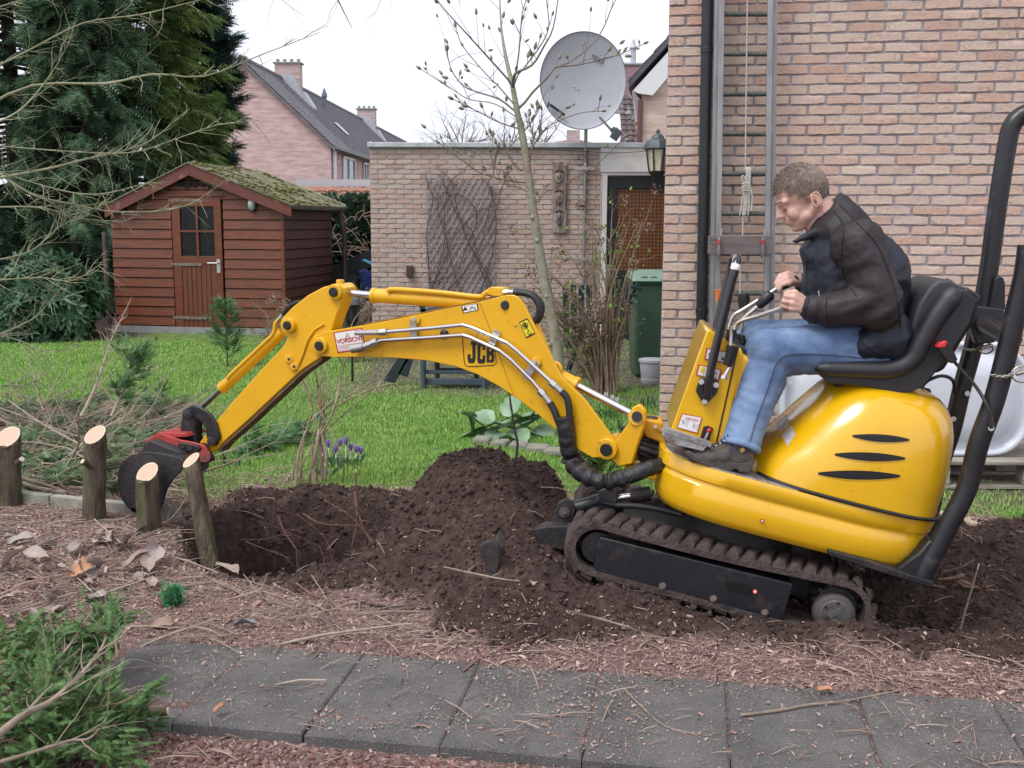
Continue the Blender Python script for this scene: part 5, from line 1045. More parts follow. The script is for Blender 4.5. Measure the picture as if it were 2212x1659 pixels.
def label_on(surf, pts, off, name, mat, parent, near):
 m = MB(); ab = [near(x, y) for x, y in pts]; n = 5; vs = []
 for i in range(n + 1):
  for j in range(n + 1):
   u, v = i / n, j / n; a = (ab[0][0] * (1 - u) + ab[1][0] * u) * (1 - v) + (ab[3][0] * (1 - u) + ab[2][0] * u) * v; b = (ab[0][1] * (1 - u) + ab[1][1] * u) * (1 - v) + (ab[3][1] * (1 - u) + ab[2][1] * u) * v; vs.append(surf(a, b, off))
 m.add(vs, [(i * (n + 1) + j, (i + 1) * (n + 1) + j, (i + 1) * (n + 1) + j + 1, i * (n + 1) + j + 1) for i in range(n) for j in range(n)]); return obj(name, m, mat, parent, smooth=60, fix=False)
label_on(hsurf, [(1674, 912), (1700, 893), (1704, 922), (1686, 944)], .003, 'paper_label', pap, hood, near_ab)
def near_s(x, y):
 c = .02
 for _ in range(6): a, b = LM(x, y, c); p = ssurf(a, b); c = (p - XK).dot(XN)
 return a, b
redm = M('red_print', (.45, .03, .03), rough=.5); whm = M('white_print', (.75, .73, .72), rough=.5); blm = M('black_print', (.012, .012, .012), rough=.5); yem = M('label_yellow', (.75, .62, .02), rough=.5)
a, b = near_s(1646, 1125); p = ssurf(a, b, .001); m = MB(); m.cyl(p, p - XN * .0025, .0075, 16); r_ = obj('red_dot', m, redm, body); m = MB(); m.cyl(p - XN * .002, p - XN * .0035, .004, 12); obj('white_dot', m, whm, body)
cons = ext('console', [(1527, 714), (1534, 712), (1600, 752), (1606, 765), (1562, 968), (1447, 935)], .12, .56, yel, EX, bevel=.022)
cons.modifiers['bevel'].segments = 4
ext('side_cover', [(1592, 756), (1648, 790), (1590, 975), (1547, 965)], .125, .5, yel, EX, bevel=.015)
ext('seam', [(1590, 762), (1593, 763), (1548, 962), (1545, 961)], .117, .13, blm, cons, bevel=0)
ext('top_tray', [(1548, 735), (1562, 728), (1625, 764), (1622, 775)], .14, .52, dpl, cons, bevel=.006)
sl = ext('lock_slot', [(1520, 922), (1530, 920), (1541, 926), (1528, 962), (1517, 964), (1509, 958)], .112, .13, blm, cons, bevel=.002)
m = MB(); m.cyl(MP(1522, 952, .108), MP(1531, 932, .108), .006, 8); obj('lock_lever', m, steel, cons, smooth=40); m = MB(); m.ball(MP(1532, 930, .106), .010, 10, 8); obj('red_knob', m, redm, cons, smooth=60)
def sticker(pts, c, border, fill, parent, f=MP, nrm=None, inset=.12, name='sticker'):
 nrm = XN if nrm is None else nrm; s = obj(name, MB().prism(wp2(pts, f, c), nrm * .0015), border, parent)
 cx, cy = sum(p[0] for p in pts) / 4, sum(p[1] for p in pts) / 4; q = [(cx + (x - cx) * (1 - inset), cy + (y - cy) * (1 - inset * 1.3)) for x, y in pts]
 obj('label_face', MB().prism(wp2(q, f, c - .0012), nrm * .0015), fill, parent); return s
def text_on(txt, p0, p1, h, c, mat, parent, f=MP, nrm=None, bold=0.0, name='lettering', ratio=None):
 """text whose baseline runs from pixel p0 to p1 on the plane at depth c"""
 cu = bpy.data.curves.new('t', 'FONT'); cu.body = txt; cu.size = 1; cu.offset = bold; cu.extrude = .0; o = bpy.data.objects.new('t', cu); SC.collection.objects.link(o)
 dg = bpy.context.evaluated_depsgraph_get(); me = bpy.data.meshes.new_from_object(o.evaluated_get(dg)); bpy.data.objects.remove(o)
 co = [v.co.copy() for v in me.vertices]; x0, x1 = min(v.x for v in co), max(v.x for v in co); y0, y1 = 0.0, max(v.y for v in co)
 A_, B_ = f(p0[0], p0[1], c), f(p1[0], p1[1], c); ux = (B_ - A_); L_ = ux.length; ux.normalize(); n_ = (XN if nrm is None else nrm); uy = -n_.cross(ux) if False else ux.cross(-n_) * -1
 if uy.z < 0: uy = -uy
 for v, q in zip(me.vertices, co): v.co = A_ + ux * ((q.x - x0) / (x1 - x0) * L_) + uy * (q.y / y1 * h) - org(parent)
 me.materials.clear(); me.materials.append(mat); o = bpy.data.objects.new(name, me); _link(o); o.parent = parent; _ORG[o.name] = org(parent); return o
sticker([(1473, 893), (1517, 901), (1507, 937), (1462, 924)], .1165, redm, whm, cons, inset=.08)
text_on('SLEW LOCK', (1481, 906), (1508, 911), .009, .113, redm, cons, bold=.01)
for (x, y) in ((1474, 912), (1497, 920)):
 m = MB(); m.tube([MP(x, y, .1135), MP(x, y - 5, .1135), MP(x + 4, y - 5, .1135), MP(x + 4, y, .1135), MP(x, y, .1135)], .0009, 4); m.box(MP(x + 2, y + 1.5, .1135), (.007, .001, .006)); m.tube([MP(x + 8, y + 8, .1135), MP(x + 9, y - 2, .1135), MP(x + 14, y - 3, .1135)], .0009, 4); obj('pictogram', m, M('grey_print', (.35, .37, .42), rough=.6), cons)
sticker([(1526, 751), (1572, 760), (1566, 785), (1521, 776)], .1165, redm, whm, cons, inset=.14)
m = MB(); [m.box(MP(x, y, .1135), (.008, .001, .010)) for x, y in ((1533, 765), (1538, 769), (1561, 775))]; m.tube([MP(1530, 772, .1135), MP(1536, 762, .1135), MP(1541, 770, .1135)], .0012, 4); obj('pictogram', m, blm, cons)
sticker([(1509, 787), (1560, 799), (1553, 823), (1503, 810)], .1165, redm, whm, cons, inset=.12)
m = MB(); m.ball(MP(1518, 798, .1135), (.009, .001, .011), 12, 8); m.box(MP(1519, 806, .1135), (.004, .001, .010)); obj('yellow_pictogram', m, yem, cons, smooth=60)
m = MB(); [m.box(MP(x, y, .1135), (.005, .001, .005)) for x, y in ((1541, 805), (1547, 807), (1540, 815), (1546, 817))]; obj('pictogram', m, blm, cons)
hb_ = ext('bar_bracket', [(1503, 845), (1511, 818), (1530, 815), (1553, 824), (1550, 849), (1522, 878)], .10, .114, blk, EX, bevel=.004)
for x, y in ((1515, 825), (1547, 832), (1513, 0), (1522, 868)):
 if y: m = MB(); m.cyl(MP(x, y, .092), MP(x, y, .104), .0105, 12); m.cyl(MP(x, y, .089), MP(x, y, .098), .006, 6); obj('bolt', m, steel, hb_, smooth=40)
gb_ = curve_pts([MP(1528, 862, .09), MP(1532, 820, .088), MP(1545, 755, .09), MP(1563, 685, .09), MP(1580, 612, .09), MP(1589, 575, .095), MP(1593, 560, .12), MP(1592, 556, .17), MP(1588, 556, .26), MP(1583, 565, .29), MP(1571, 610, .30), MP(1552, 690, .30), MP(1534, 770, .30), MP(1524, 820, .30)], 60)
m = MB(); m.tube(gb_, .0165, 14); gbar = obj('grab_bar', m, M('gloss_black', (.008, .008, .012), rough=.16, coat=.6), EX, smooth=60)
m = MB(); m.tube(curve_pts([MP(1587, 582, .093), MP(1589, 575, .095), MP(1593, 560, .12)], 8), .0172, 14); obj('white_tape', m, M('white_tape', (.8, .76, .72), rough=.4), gbar, smooth=60)
def lever(pts, c, r, mat, name='lever', parent=None, n=20): m = MB(); m.tube(curve_pts([MP(x, y, cc) for (x, y), cc in zip(pts, c)], n), r, 10); return obj(name, m, mat, parent or EX, smooth=60)
cream_s = M('lever_steel', (.55, .50, .44), (.66, .6, .53), rough=.25, metal=.8)
l1 = lever([(1574, 716), (1578, 698), (1586, 681), (1602, 671), (1657, 637), (1683, 620)], [.44, .44, .44, .44, .45, .46], .0085, cream_s)
l2 = lever([(1576, 722), (1585, 708), (1612, 683), (1640, 659)], [.34] * 4, .0085, cream_s); m = MB(); m.tube([MP(1636, 662, .34), MP(1646, 653, .34), MP(1662, 638, .34), MP(1667, 633, .34)], [.015, .021, .024, .016], 12); obj('grip', m, dpl, l2, smooth=60)
l3 = lever([(1585, 722), (1590, 705), (1600, 694), (1640, 682), (1690, 665)], [.26, .26, .25, .22, .16], .0085, cream_s)
l4 = lever([(1541, 722), (1550, 670), (1556, 640)], [.42, .42, .42], .005, steel); m = MB(); m.tube([MP(1550, 652, .42), MP(1556, 634, .42), MP(1557, 626, .42)], [.010, .022, .026], 12); obj('orange_knob', m, M('orange_plastic', (.65, .2, .07), rough=.35), l4, smooth=60)
l5 = lever([(1600, 722), (1606, 690), (1606, 665)], [.48] * 3, .006, steel); m = MB(); m.tube([MP(1606, 668, .48), MP(1607, 645, .48), MP(1606, 634, .48)], [.018, .026, .022], 12); obj('black_knob', m, dpl, l5, smooth=60)
l6 = lever([(1578, 705), (1579, 725), (1577, 755)], [.10, .10, .09], .007, steel); m = MB(); m.tube([MP(1583, 747, .08), MP(1580, 765, .08), MP(1571, 790, .08)], [.024, .022, .017], 12); obj('black_knob', m, dpl, l6, smooth=60)
m = MB(); m.cyl(MP(1578, 789, .08), MP(1563, 816, .07), .008, 10); m.cyl(MP(1565, 812, .072), MP(1562, 819, .07), .014, 12); obj('chrome_pin', m, chrome, EX, smooth=40)
m = MB(); m.tube([MP(1580, 712, .12), MP(1578, 735, .12)], [.019, .017], 10); obj('rubber_boot', m, dpl, EX, smooth=60)
for k, (x, y) in enumerate(((1584, 722), (1576, 725), (1592, 728), (1602, 730))): m = MB(); m.tube([MP(x, y + 10, .2 + .08 * k), MP(x, y - 6, .2 + .08 * k)], [.022, .012], 10); obj('rubber_boot', m, dpl, EX, smooth=60)
fp = ext('foot_tread', [(1430, 942), (1436, 931), (1530, 962), (1518, 975), (1444, 958)], .03, .16, alu, EX, bevel=.002)
m = MB()
for k in range(26): t = k / 25; q = MP(1436 + 96 * t, 931 + 31 * t, .05); m.box(q + Vector((0, 0, .006)), (.006, .05, .016), (0, .3, 0))
obj('teeth', m, alu, fp)
BA = math.radians(25); BN = Vector((math.sin(BA), math.cos(BA), 0)); BK = MP(1310, 965, .25); BK.z = 0
def BP(x, y, c): return PL(x, y, BK, BN, c)
BOOM = [(700, 717), (788, 702), (900, 680), (1034, 652), (1095, 637), (1108, 637), (1118, 641), (1132, 657), (1153, 701), (1184, 758), (1213, 814), (1262, 862), (1330, 953), (1333, 975), (1316, 988), (1279, 989), (1252, 973), (1206, 932), (1160, 894), (1127, 868), (1080, 836), (1031, 809), (985, 792), (922, 779), (850, 773), (788, 771), (720, 772), (683, 768), (670, 750), (676, 728)]
boom = ext('boom', BOOM, 0, .014, yelb, EX, BP, BN, bevel=.003)
ext('far_plate', BOOM, .105, .119, yelb, boom, BP, BN, bevel=.003)
core = [(730, 719), (900, 688), (1034, 662), (1075, 660), (1110, 740), (1150, 800), (1215, 880), (1270, 965), (1255, 968), (1206, 928), (1160, 890), (1127, 864), (1080, 832), (1031, 805), (985, 788), (922, 775), (788, 767), (725, 768)]
ext('box_section', core, .012, .107, yelb, boom, BP, BN, bevel=.002)
m = MB()
for i in (1, 2, 3): 
 a, b = BP(*BOOM[i], .0), BP(*BOOM[i + 1], .0) if i < 3 else BP(1060, 646, 0)
 m.prism([a + Vector((0, 0, .002)), b + Vector((0, 0, .002)), b + Vector((0, 0, .006)), a + Vector((0, 0, .006))], BN * .118)
obj('top_flange', m, M('rusty_edge', (.3, .13, .03), (.5, .26, .02), rough=.6, nscale=30), boom)
m = MB(); m.tube([BP(x, y, -.001) for x, y in ((1036, 654), (1062, 720), (1090, 800), (1112, 860))], .0014, 5); obj('weld_seam', m, M('seam_shade', (.35, .18, .01), rough=.6), boom)
ARM = [(729, 612), (746, 622), (742, 645), (727, 680), (716, 715), (712, 738), (706, 760), (693, 772), (651, 800), (588, 859), (539, 905), (483, 955), (470, 971), (450, 980), (434, 975), (431, 955), (460, 918), (504, 866), (572, 790), (612, 748), (622, 728), (608, 714), (604, 700), (610, 686), (631, 664), (664, 638), (698, 620)]
arm = ext('dipper_arm', ARM, .018, .100, yelb, EX, BP, BN, bevel=.005)
ext('arm_underside', [(693, 773), (651, 802), (588, 861), (539, 907), (483, 957), (470, 973), (474, 976), (486, 961), (543, 911), (592, 865), (655, 806), (697, 777)], .024, .094, M('brown_underside', (.10, .06, .03), (.2, .12, .05), rough=.8, nscale=20), arm, BP, BN, bevel=0)  # dark brown strip along the arm's lower edge
def boss(x, y, r, c0, c1, parent, pin=.6, pc=None, mat=None):
 m = MB(); m.cyl(BP(x, y, c0), BP(x, y, c0) + BN * (c1 - c0), r, 24); o = obj('boss', m, mat or yelb, parent, smooth=40, bevel=.004)
 m = MB(); m.cyl(BP(x, y, c0) - BN * .010, BP(x, y, c0) + BN * .02, r * pin, 10); obj('pin', m, blk, parent, smooth=30, bevel=.002)
boss(721, 631, .036, -.006, .124, arm); boss(621, 703, .034, -.004, .122, arm); boss(690, 747, .036, -.016, .13, arm); boss(1310, 971, .043, -.016, .13, boom)
for x, y in ((624, 776), (635, 792)):
 m = MB(); m.cyl(BP(x, y, .004), BP(x, y, .02), .019, 16); o = obj('small_boss', m, yelb, arm, smooth=40, bevel=.003); m = MB(); m.cyl(BP(x, y, .001), BP(x, y, .01), .006, 8); obj('bolt_hole', m, blm, arm)
m = MB(); m.tube([BP(x, y, .016) for x, y in ((700, 700), (680, 712), (665, 735), (655, 765), (645, 790))], .006, 6); obj('rib_weld', m, yelb, arm, smooth=60)
m = MB(); m.cyl(BP(1091, 659, -.008), BP(1091, 659, .13), .019, 12); obj('pin', m, blk, boom, smooth=40, bevel=.003)
for x, y in ((1072 + 42, 698), (1140, 684)): m = MB(); m.cyl(BP(x, y, -.004 if x < 1130 else .10), BP(x, y, .01 if x < 1130 else .11), .012, 6); obj('bolt', m, steel if x > 1130 else yelb, boom, smooth=30)
m = MB(); m.cyl(BP(735, 618, .06), BP(735, 604, .06), .018, 14); obj('grease_cap', m, yelb, arm, smooth=40, bevel=.003)
def btube(name, pts, c, r, mat, parent, n=None, smooth=60, segs=None):
 q = [BP(x, y, c if not hasattr(c, '__len__') else c[i]) for i, (x, y) in enumerate(pts)]
 if segs: q = curve_pts(q, segs)
 m = MB(); m.tube(q, r, n or 12); return obj(name, m, mat, parent, smooth=smooth)
dc = btube('dipper_cylinder', [(808, 638), (1060, 656)], .06, .031, yelb, EX, 20, 40); btube('rod', [(742, 632), (812, 638)], .06, .0145, chrome, dc, 16)
btube('rod_eye', [(735, 631), (748, 632)], .06, .026, yelb, dc, 14); btube('collar', [(806, 638), (813, 638.5)], .06, .034, yelb, dc, 20, 40)
btube('oil_pipe', [(838, 630), (852, 625), (950, 632), (1032, 641), (1046, 636), (1058, 629), (1084, 629)], .03, .011, yelb, dc, 10, segs=40)
ext('port_block', [(1052, 624), (1060, 620), (1088, 621), (1090, 640), (1070, 641), (1052, 636)], .02, .08, yelb, dc, BP, BN)
btube('fitting', [(1088, 631), (1100, 631)], .03, .014, steel, dc, 6, 30); btube('fitting', [(1099, 631), (1113, 632)], .03, .011, steel, dc, 10)
btube('hose', [(1110, 632), (1132, 633), (1152, 641), (1165, 662), (1163, 683), (1146, 702)], .03, .0135, rub, EX, 12, segs=30); btube('hose', [(1112, 630), (1138, 632), (1158, 642), (1170, 660), (1167, 684), (1152, 703)], .055, .0125, rub, EX, 12, segs=30)
bc = btube('bucket_cylinder', [(612, 716), (482, 837)], .058, .026, yelb, EX, 20, 40); btube('rod', [(484, 835), (428, 887)], .058, .013, M('dull_rod', (.22, .22, .23), rough=.3, metal=.9), bc, 14); btube('collar', [(489, 830), (480, 839)], .058, .029, yelb, bc, 20, 40)
btube('oil_pipe', [(603, 690), (595, 700), (590, 722), (570, 742), (500, 808), (494, 817)], .035, .010, yelb, bc, 10, segs=30); btube('hose', [(650, 652), (634, 657), (620, 668), (608, 685), (603, 692)], .035, .011, rub, EX, 12, segs=24); btube('fitting', [(612, 680), (604, 691)], .035, .013, steel, bc, 8, 30)
lk = MB()
for c in (.000, .10):
 o_ = [(396, 884), (412, 876), (432, 880), (452, 893), (466, 915), (474, 945), (466, 962), (452, 962), (446, 945), (443, 925), (432, 908), (418, 900), (402, 903)]
 lk.prism(wp2(o_, BP, c), BN * .018)
obj('curved_link', lk, blk, EX, smooth=40, bevel=.004)
ext('drop_link', [(394, 885), (422, 885), (424, 905), (420, 925), (420, 945), (428, 966), (394, 968), (388, 935)], .03, .09, blk, EX, BP, BN, bevel=.006)
for x, y, r in ((407, 891, .024), (457, 953, .022), (440, 968, .026)): m = MB(); m.cyl(BP(x, y, -.012), BP(x, y, .13), r, 16); m.cyl(BP(x, y, -.018), BP(x, y, 0), r * .6, 6); obj('pin', m, blk, EX, smooth=35, bevel=.002)
bk = EX
hitch = ext('red_hitch', [(311, 954), (345, 936), (388, 950), (415, 955), (440, 962), (452, 980), (446, 995), (434, 998), (420, 986), (396, 986), (360, 976)], -.03, -.018, redp, EX, BP, BN, bevel=.003)
ext('hitch_plate', [(345, 936), (430, 938), (444, 955), (440, 966), (412, 958), (388, 950), (342, 940)], .10, .112, redp, hitch, BP, BN, bevel=.003); ext('hitch_top', [(313, 952), (342, 934), (400, 936), (404, 944), (350, 946), (318, 960)], -.02, .12, redp, hitch, BP, BN, bevel=.003)
ext('catch', [(383, 962), (388, 956), (425, 962), (432, 970), (425, 978), (392, 974)], -.045, -.03, blk, hitch, BP, BN); m = MB(); [m.cyl(BP(x, y, -.055), BP(x, y, -.03), .011, 8) for x, y in ((393, 965), (410, 969))]; obj('bolt', m, blk, hitch, smooth=30)
m = MB(); m.cyl(BP(441, 985, -.05), BP(441, 985, .15), .03, 16); obj('pivot_tube', m, redp, hitch, smooth=35); m = MB(); m.cyl(BP(437, 1004, .0), BP(437, 1004, .12), .032, 16); obj('tooth_boss', m, blkm, hitch, smooth=35)
SIDE = [(300, 958), (258, 1012), (254, 1035), (260, 1062), (274, 1098), (352, 1102), (372, 1084), (392, 1064), (420, 1042), (436, 1025), (434, 1004), (410, 990), (372, 981), (345, 972)]
bucket = ext('bucket', [(262, 1000), (254, 1020), (253, 1045), (260, 1075), (275, 1098), (345, 1100), (351, 1085), (359, 1058), (374, 1034), (392, 1016), (401, 1003), (388, 989), (350, 980), (310, 976), (280, 984)], -.13, -.118, blkm, EX, BP, BN, bevel=.003)
ext('bucket_side', [(262, 1000), (254, 1020), (253, 1045), (260, 1075), (275, 1098), (345, 1100), (351, 1085), (359, 1058), (374, 1034), (392, 1016), (401, 1003), (388, 989), (350, 980), (310, 976), (280, 984)], .085, .097, blkm, bucket, BP, BN, bevel=.003)
o_ = [(401, 1006), (391, 991), (372, 984), (340, 979), (305, 977), (278, 986), (262, 1004), (255, 1028), (259, 1060), (274, 1095), (285, 1101)]; i_ = [(x + (9 if x < 330 else -1), y + (8 if x > 268 else 4)) for x, y in o_][::-1]
ext('bucket_shell', o_ + i_, -.12, .087, blkm, bucket, BP, BN, bevel=0); ext('bucket_back', [(310, 958), (322, 952), (385, 976), (396, 992), (350, 982), (306, 976)], -.09, .07, blkm, bucket, BP, BN)
L1 = [(772, 719), (845, 716), (930, 709), (1000, 702), (1020, 708), (1096, 741), (1116, 757), (1160, 797), (1202, 836)]; L2 = [(762, 753), (808, 741), (826, 735), (930, 729), (1000, 724), (1016, 729), (1080, 758), (1104, 777), (1152, 825), (1180, 860)]
for L_ in (L1, L2):
 q = []; 
 for i, p in enumerate(L_):
  if 0 < i < len(L_) - 1: a, b = L_[i - 1], L_[i + 1]; q += [(p[0] + (a[0] - p[0]) * .08, p[1] + (a[1] - p[1]) * .08), p, (p[0] + (b[0] - p[0]) * .08, p[1] + (b[1] - p[1]) * .08)]
  else: q.append(p)
 btube('steel_pipe', q, -.03, .0088, steel if 0 else chrome, boom, 12)
for (a, b, r, k) in (((768, 719), (822, 718), .0125, 10), ((822, 718), (836, 717), .0165, 6), ((760, 754), (786, 749), .019, 14), ((786, 749), (806, 742), .0165, 6), ((804, 742), (816, 738), .0185, 6), ((1190, 825), (1200, 834), .0165, 6), ((1200, 834), (1213, 846), .013, 12), ((1166, 843), (1175, 853), .0165, 6), ((1175, 853), (1188, 870), .013, 12)): btube('fitting', [a, b], -.03, r, steel, boom, k, 25)
for (x0, y0, x1, y1) in ((892, 700, 893, 728), (1070, 724, 1062, 742), (1153, 790, 1136, 812)):
 a, b = BP(x0, y0, -.018), BP(x1, y1, -.018); d = (b - a).normalized(); w = d.cross(BN) * .016; m = MB(); a = a - d * .02; b = b + d * .012; m.prism([a - w, b - w, b + w, a + w], BN * .004); obj('pipe_clamp', m, steel, boom, bevel=.001)
for x, y in ((898, 690), (1158, 782)): m = MB(); m.cyl(BP(x, y, -.016), BP(x, y, .002), .019, 16); obj('clamp_boss', m, yelb, boom, smooth=40, bevel=.002); m = MB(); m.cyl(BP(x - 4, y, -.03), BP(x - 4, y, -.012), .009, 6); obj('bolt', m, steel, boom, smooth=30)
m = MB(); m.lathe(BP(960, 722, .0), [(.022, 0), (.016, .006), (.012, .010)], 14, -BN); obj('pad', m, blk, boom, smooth=40)
btube('hose', [(1213, 846), (1224, 858), (1229, 880), (1231, 915)], -.03, .014, rub, EX, 12, segs=16); btube('hose', [(1188, 870), (1197, 886), (1204, 905), (1212, 925)], -.03, .014, rub, EX, 12, segs=16)
sq = curve_pts([BP(1219, 900, -.02), BP(1224, 935, -.02), BP(1229, 970, -.01), BP(1240, 1003, .0)] + [MP(1272, 1030, .14), MP(1312, 1040, .13), MP(1360, 1028, .14), MP(1400, 1012, .16), MP(1432, 1004, .2)], 90)
rng = random.Random(4); rad = []
for i in range(len(sq)):
 t = i / len(sq); w = .040 - .006 * t; wr = (.0065 * math.sin(i * 1.15) if .28 < t < .72 else .001 * math.sin(i * .9)); rad.append((w + wr + rng.uniform(-.001, .001), w * .9 + wr))
m = MB(); m.tube(sq, rad, 18); sv = obj('hose_sleeve', m, M('wrinkled_sleeve', (.012, .012, .014), (.022, .022, .026), rough=.32, nscale=20, bump=.5, bscale=45, dirt=(.05, .04, .035), dscale=9, damt=.2), EX, smooth=75)
sticker([(720, 718), (782, 708), (790, 754), (729, 763)], -.0015, redm, whm, boom, BP, BN, .08); text_on('VORSICHT', (728, 743), (785, 734), .020, -.0045, redm, boom, BP, BN, .02)
for i, tx in enumerate(('WEGEN MASCHINEN', 'SCHWENKBEREICH', 'ZURÜCKTRETEN')): text_on(tx, (731, 750 + i * 5.2), (779 - i * 3, 742.5 + i * 5.2), .0075, -.0045, redm, boom, BP, BN, .0)
m = MB(); t_ = [BP(745, 732, -.0045), BP(757, 730, -.0045), BP(750, 719, -.0045), BP(745, 732, -.0045)]; m.tube(t_, .0011, 4); m.tube([BP(750.5, 724, -.0045), BP(751, 729, -.0045)], .001, 4); obj('warning_triangle', m, redm, boom)
sticker([(996, 661), (1031, 655), (1034, 670), (1000, 677)], -.0015, blm, whm, boom, BP, BN, .12); m = MB(); m.prism([BP(1000, 671, -.0045), BP(1010, 669, -.0045), BP(1004, 662, -.0045)], BN * .001); m.tube([BP(1014, 670, -.0045), BP(1020, 662, -.0045), BP(1028, 666, -.0045)], .001, 4); m.tube([BP(1014, 662, -.0045), BP(1028, 669, -.0045)], .0006, 4); obj('pictogram', m, blm, boom)
sticker([(1121, 696), (1139, 687), (1156, 721), (1137, 731)], -.0015, blm, yem, boom, BP, BN, .12)
m = MB(); c_ = [BP(1134 + 6 * math.cos(t), 703 + 6 * math.sin(t), -.0045) for t in np.linspace(0, 6.4, 14)]; m.tube(c_, .0014, 4); m.prism([BP(1130, 704, -.0045), BP(1134, 698, -.0045), BP(1138, 703, -.0045), BP(1136, 708, -.0045)], BN * .001); m.tube([BP(1138, 710, -.0045), BP(1143, 714, -.0045), BP(1139, 719, -.0045), BP(1143, 724, -.0045), BP(1149, 718, -.0045)], .0015, 4); obj('pictogram', m, blm, boom)
fr = [(999, 728), (1068, 744), (1073, 787), (1068, 790), (1008, 792), (1003, 788)]
m = MB(); m.tube([BP(x, y, -.001) for x, y in [(999, 727), (1003, 784), (1006, 790), (1012, 792), (1066, 789), (1072, 784), (1067, 742)]], .0017, 4); obj('badge_frame', m, blm, boom)
def glyph(polys, x0, y0, x1, y1, sk=0):   # polys in 0..1, y up, px box
 m = MB()
 for pl in polys: m.prism([BP(x0 + (x1 - x0) * u, y1 + (y0 - y1) * v - (u * (x1 - x0)) * .10 * 0, -.002) for u, v in pl], BN * .0015)
 return m
J = [[(.35, .98), (1, .98), (1, .82), (.84, .82), (.84, .22), (.7, .04), (.1, .04), (0, .2), (0, .42), (.3, .42), (.3, .24), (.52, .24), (.52, .82), (.35, .82)]]
C_ = [[(0, .9), (.12, 1), (.88, 1), (1, .88), (1, .64), (.66, .64), (.66, .80), (.36, .80), (.36, .20), (.66, .20), (.66, .38), (1, .38), (1, .12), (.88, 0), (.12, 0), (0, .12)]]
B_g = [[(0, 1), (.36, 1), (.36, 0), (0, 0)], [(.36, 1), (.86, 1), (.98, .88), (.98, .64), (.86, .53), (.36, .53), (.36, .63), (.62, .63), (.62, .85), (.36, .85)], [(.36, .53), (.86, .53), (1, .42), (1, .12), (.88, 0), (.36, 0), (.36, .15), (.64, .15), (.64, .40), (.36, .40)]]
for g_, bx in ((J, (1010, 736, 1030, 786)), (C_, (1031, 739, 1048, 785)), (B_g, (1051, 745, 1067, 783))): obj('letter', glyph(g_, bx[0], bx[1], bx[2], bx[3]), blm, boom, fix=False)
lc = btube('lift_cylinder', [(1376, 900), (1240, 829)], .06, .0155, chrome, EX, 16); btube('barrel', [(1246, 832), (1190, 802), (1150, 700)], .06, .03, yelb, lc, 18, 40); btube('collar', [(1248, 833), (1240, 829)], .06, .034, yelb, lc, 18, 40)
btube('oil_pipe', [(1195, 784), (1205, 786), (1211, 795), (1210, 805)], .04, .009, yelb, lc, 10, segs=12)
kp = [(1357, 914), (1356, 897), (1366, 880), (1380, 873), (1393, 888), (1392, 917), (1378, 960), (1366, 1003), (1337, 1009), (1316, 990), (1326, 956)]
kpost = ext('king_post', kp, .005, .035, yelb, EX, BP, BN, bevel=.006); ext('king_post_far', kp, .10, .13, yelb, kpost, BP, BN, bevel=.006); ext('king_web', [(1360, 930), (1385, 925), (1368, 1000), (1340, 1004)], .03, .11, yelb, kpost, BP, BN)
m = MB(); m.cyl(BP(1376, 900, -.004), BP(1376, 900, .14), .021, 14); obj('pin', m, blk, kpost, smooth=35); m = MB(); m.cyl(BP(1376, 900, .002), BP(1376, 900, .136), .034, 20); obj('boss', m, yelb, kpost, smooth=35)
br = ext('swing_bracket', [(1388, 905), (1432, 912), (1433, 931), (1425, 935), (1440, 950), (1438, 975), (1428, 978), (1424, 955), (1395, 945), (1388, 930)], .27, .40, M('rusty_yellow', (.55, .28, .01), (.66, .34, .01), rough=.5, nscale=8, dirt=(.16, .07, .03), dscale=14, damt=.4), EX, bevel=.008)
ext('lower_bracket', [(1350, 1000), (1440, 1030), (1440, 1050), (1350, 1015)], .28, .40, yelb, br, bevel=.006); m = MB(); m.cyl(MP(1405, 900, .33), MP(1398, 1015, .33), .03, 16); obj('swing_pin', m, blkm, br, smooth=40)
m = MB(); m.cyl(MP(1416, 922, .262), MP(1416, 922, .28), .008, 8); obj('bolt', m, steel, br)
for k, (ya, yb, c) in enumerate(((938, 958, .30), (948, 972, .27), (958, 985, .24), (968, 998, .26), (930, 950, .38), (980, 1005, .3))): lever([(1345, ya - 5), (1380, ya + 8), (1410, (ya + yb) / 2 + 6), (1440, yb)], [c + .05, c, c, c + .02], .0125, rub, 'hose')
def stadium(cf, rf, cr, rr_, n=14):   # front/rear circle centres in (a,b)
 out = []; dx, dy = cr[0] - cf[0], cr[1] - cf[1]; th = math.atan2(dy, dx); L_ = math.hypot(dx, dy); al = math.asin((rr_ - rf) / L_)
 for i in range(n + 1): t = th + math.pi / 2 + al + (math.pi - 2 * al) * i / n; out.append((cf[0] + rf * math.cos(t), cf[1] + rf * math.sin(t)))
 bot0 = out[-1]
 tail = []
 for i in range(n + 1): t = th - math.pi / 2 - al + (math.pi + 2 * al) * i / n; tail.append((cr[0] + rr_ * math.cos(t), cr[1] + rr_ * math.sin(t)))
 k = 14; mid = [(bot0[0] + (tail[0][0] - bot0[0]) * i / k, bot0[1] + (tail[0][1] - bot0[1]) * i / k) for i in range(1, k)]
 top = [(tail[-1][0] + (out[0][0] - tail[-1][0]) * i / k, tail[-1][1] + (out[0][1] - tail[-1][1]) * i / k - .012 * math.sin(math.pi * i / k)) for i in range(1, k)]
 return out + mid + tail + top
CF, RF, CR, RR_ = (-.748, -.270), .104, (.182, -.258), .117
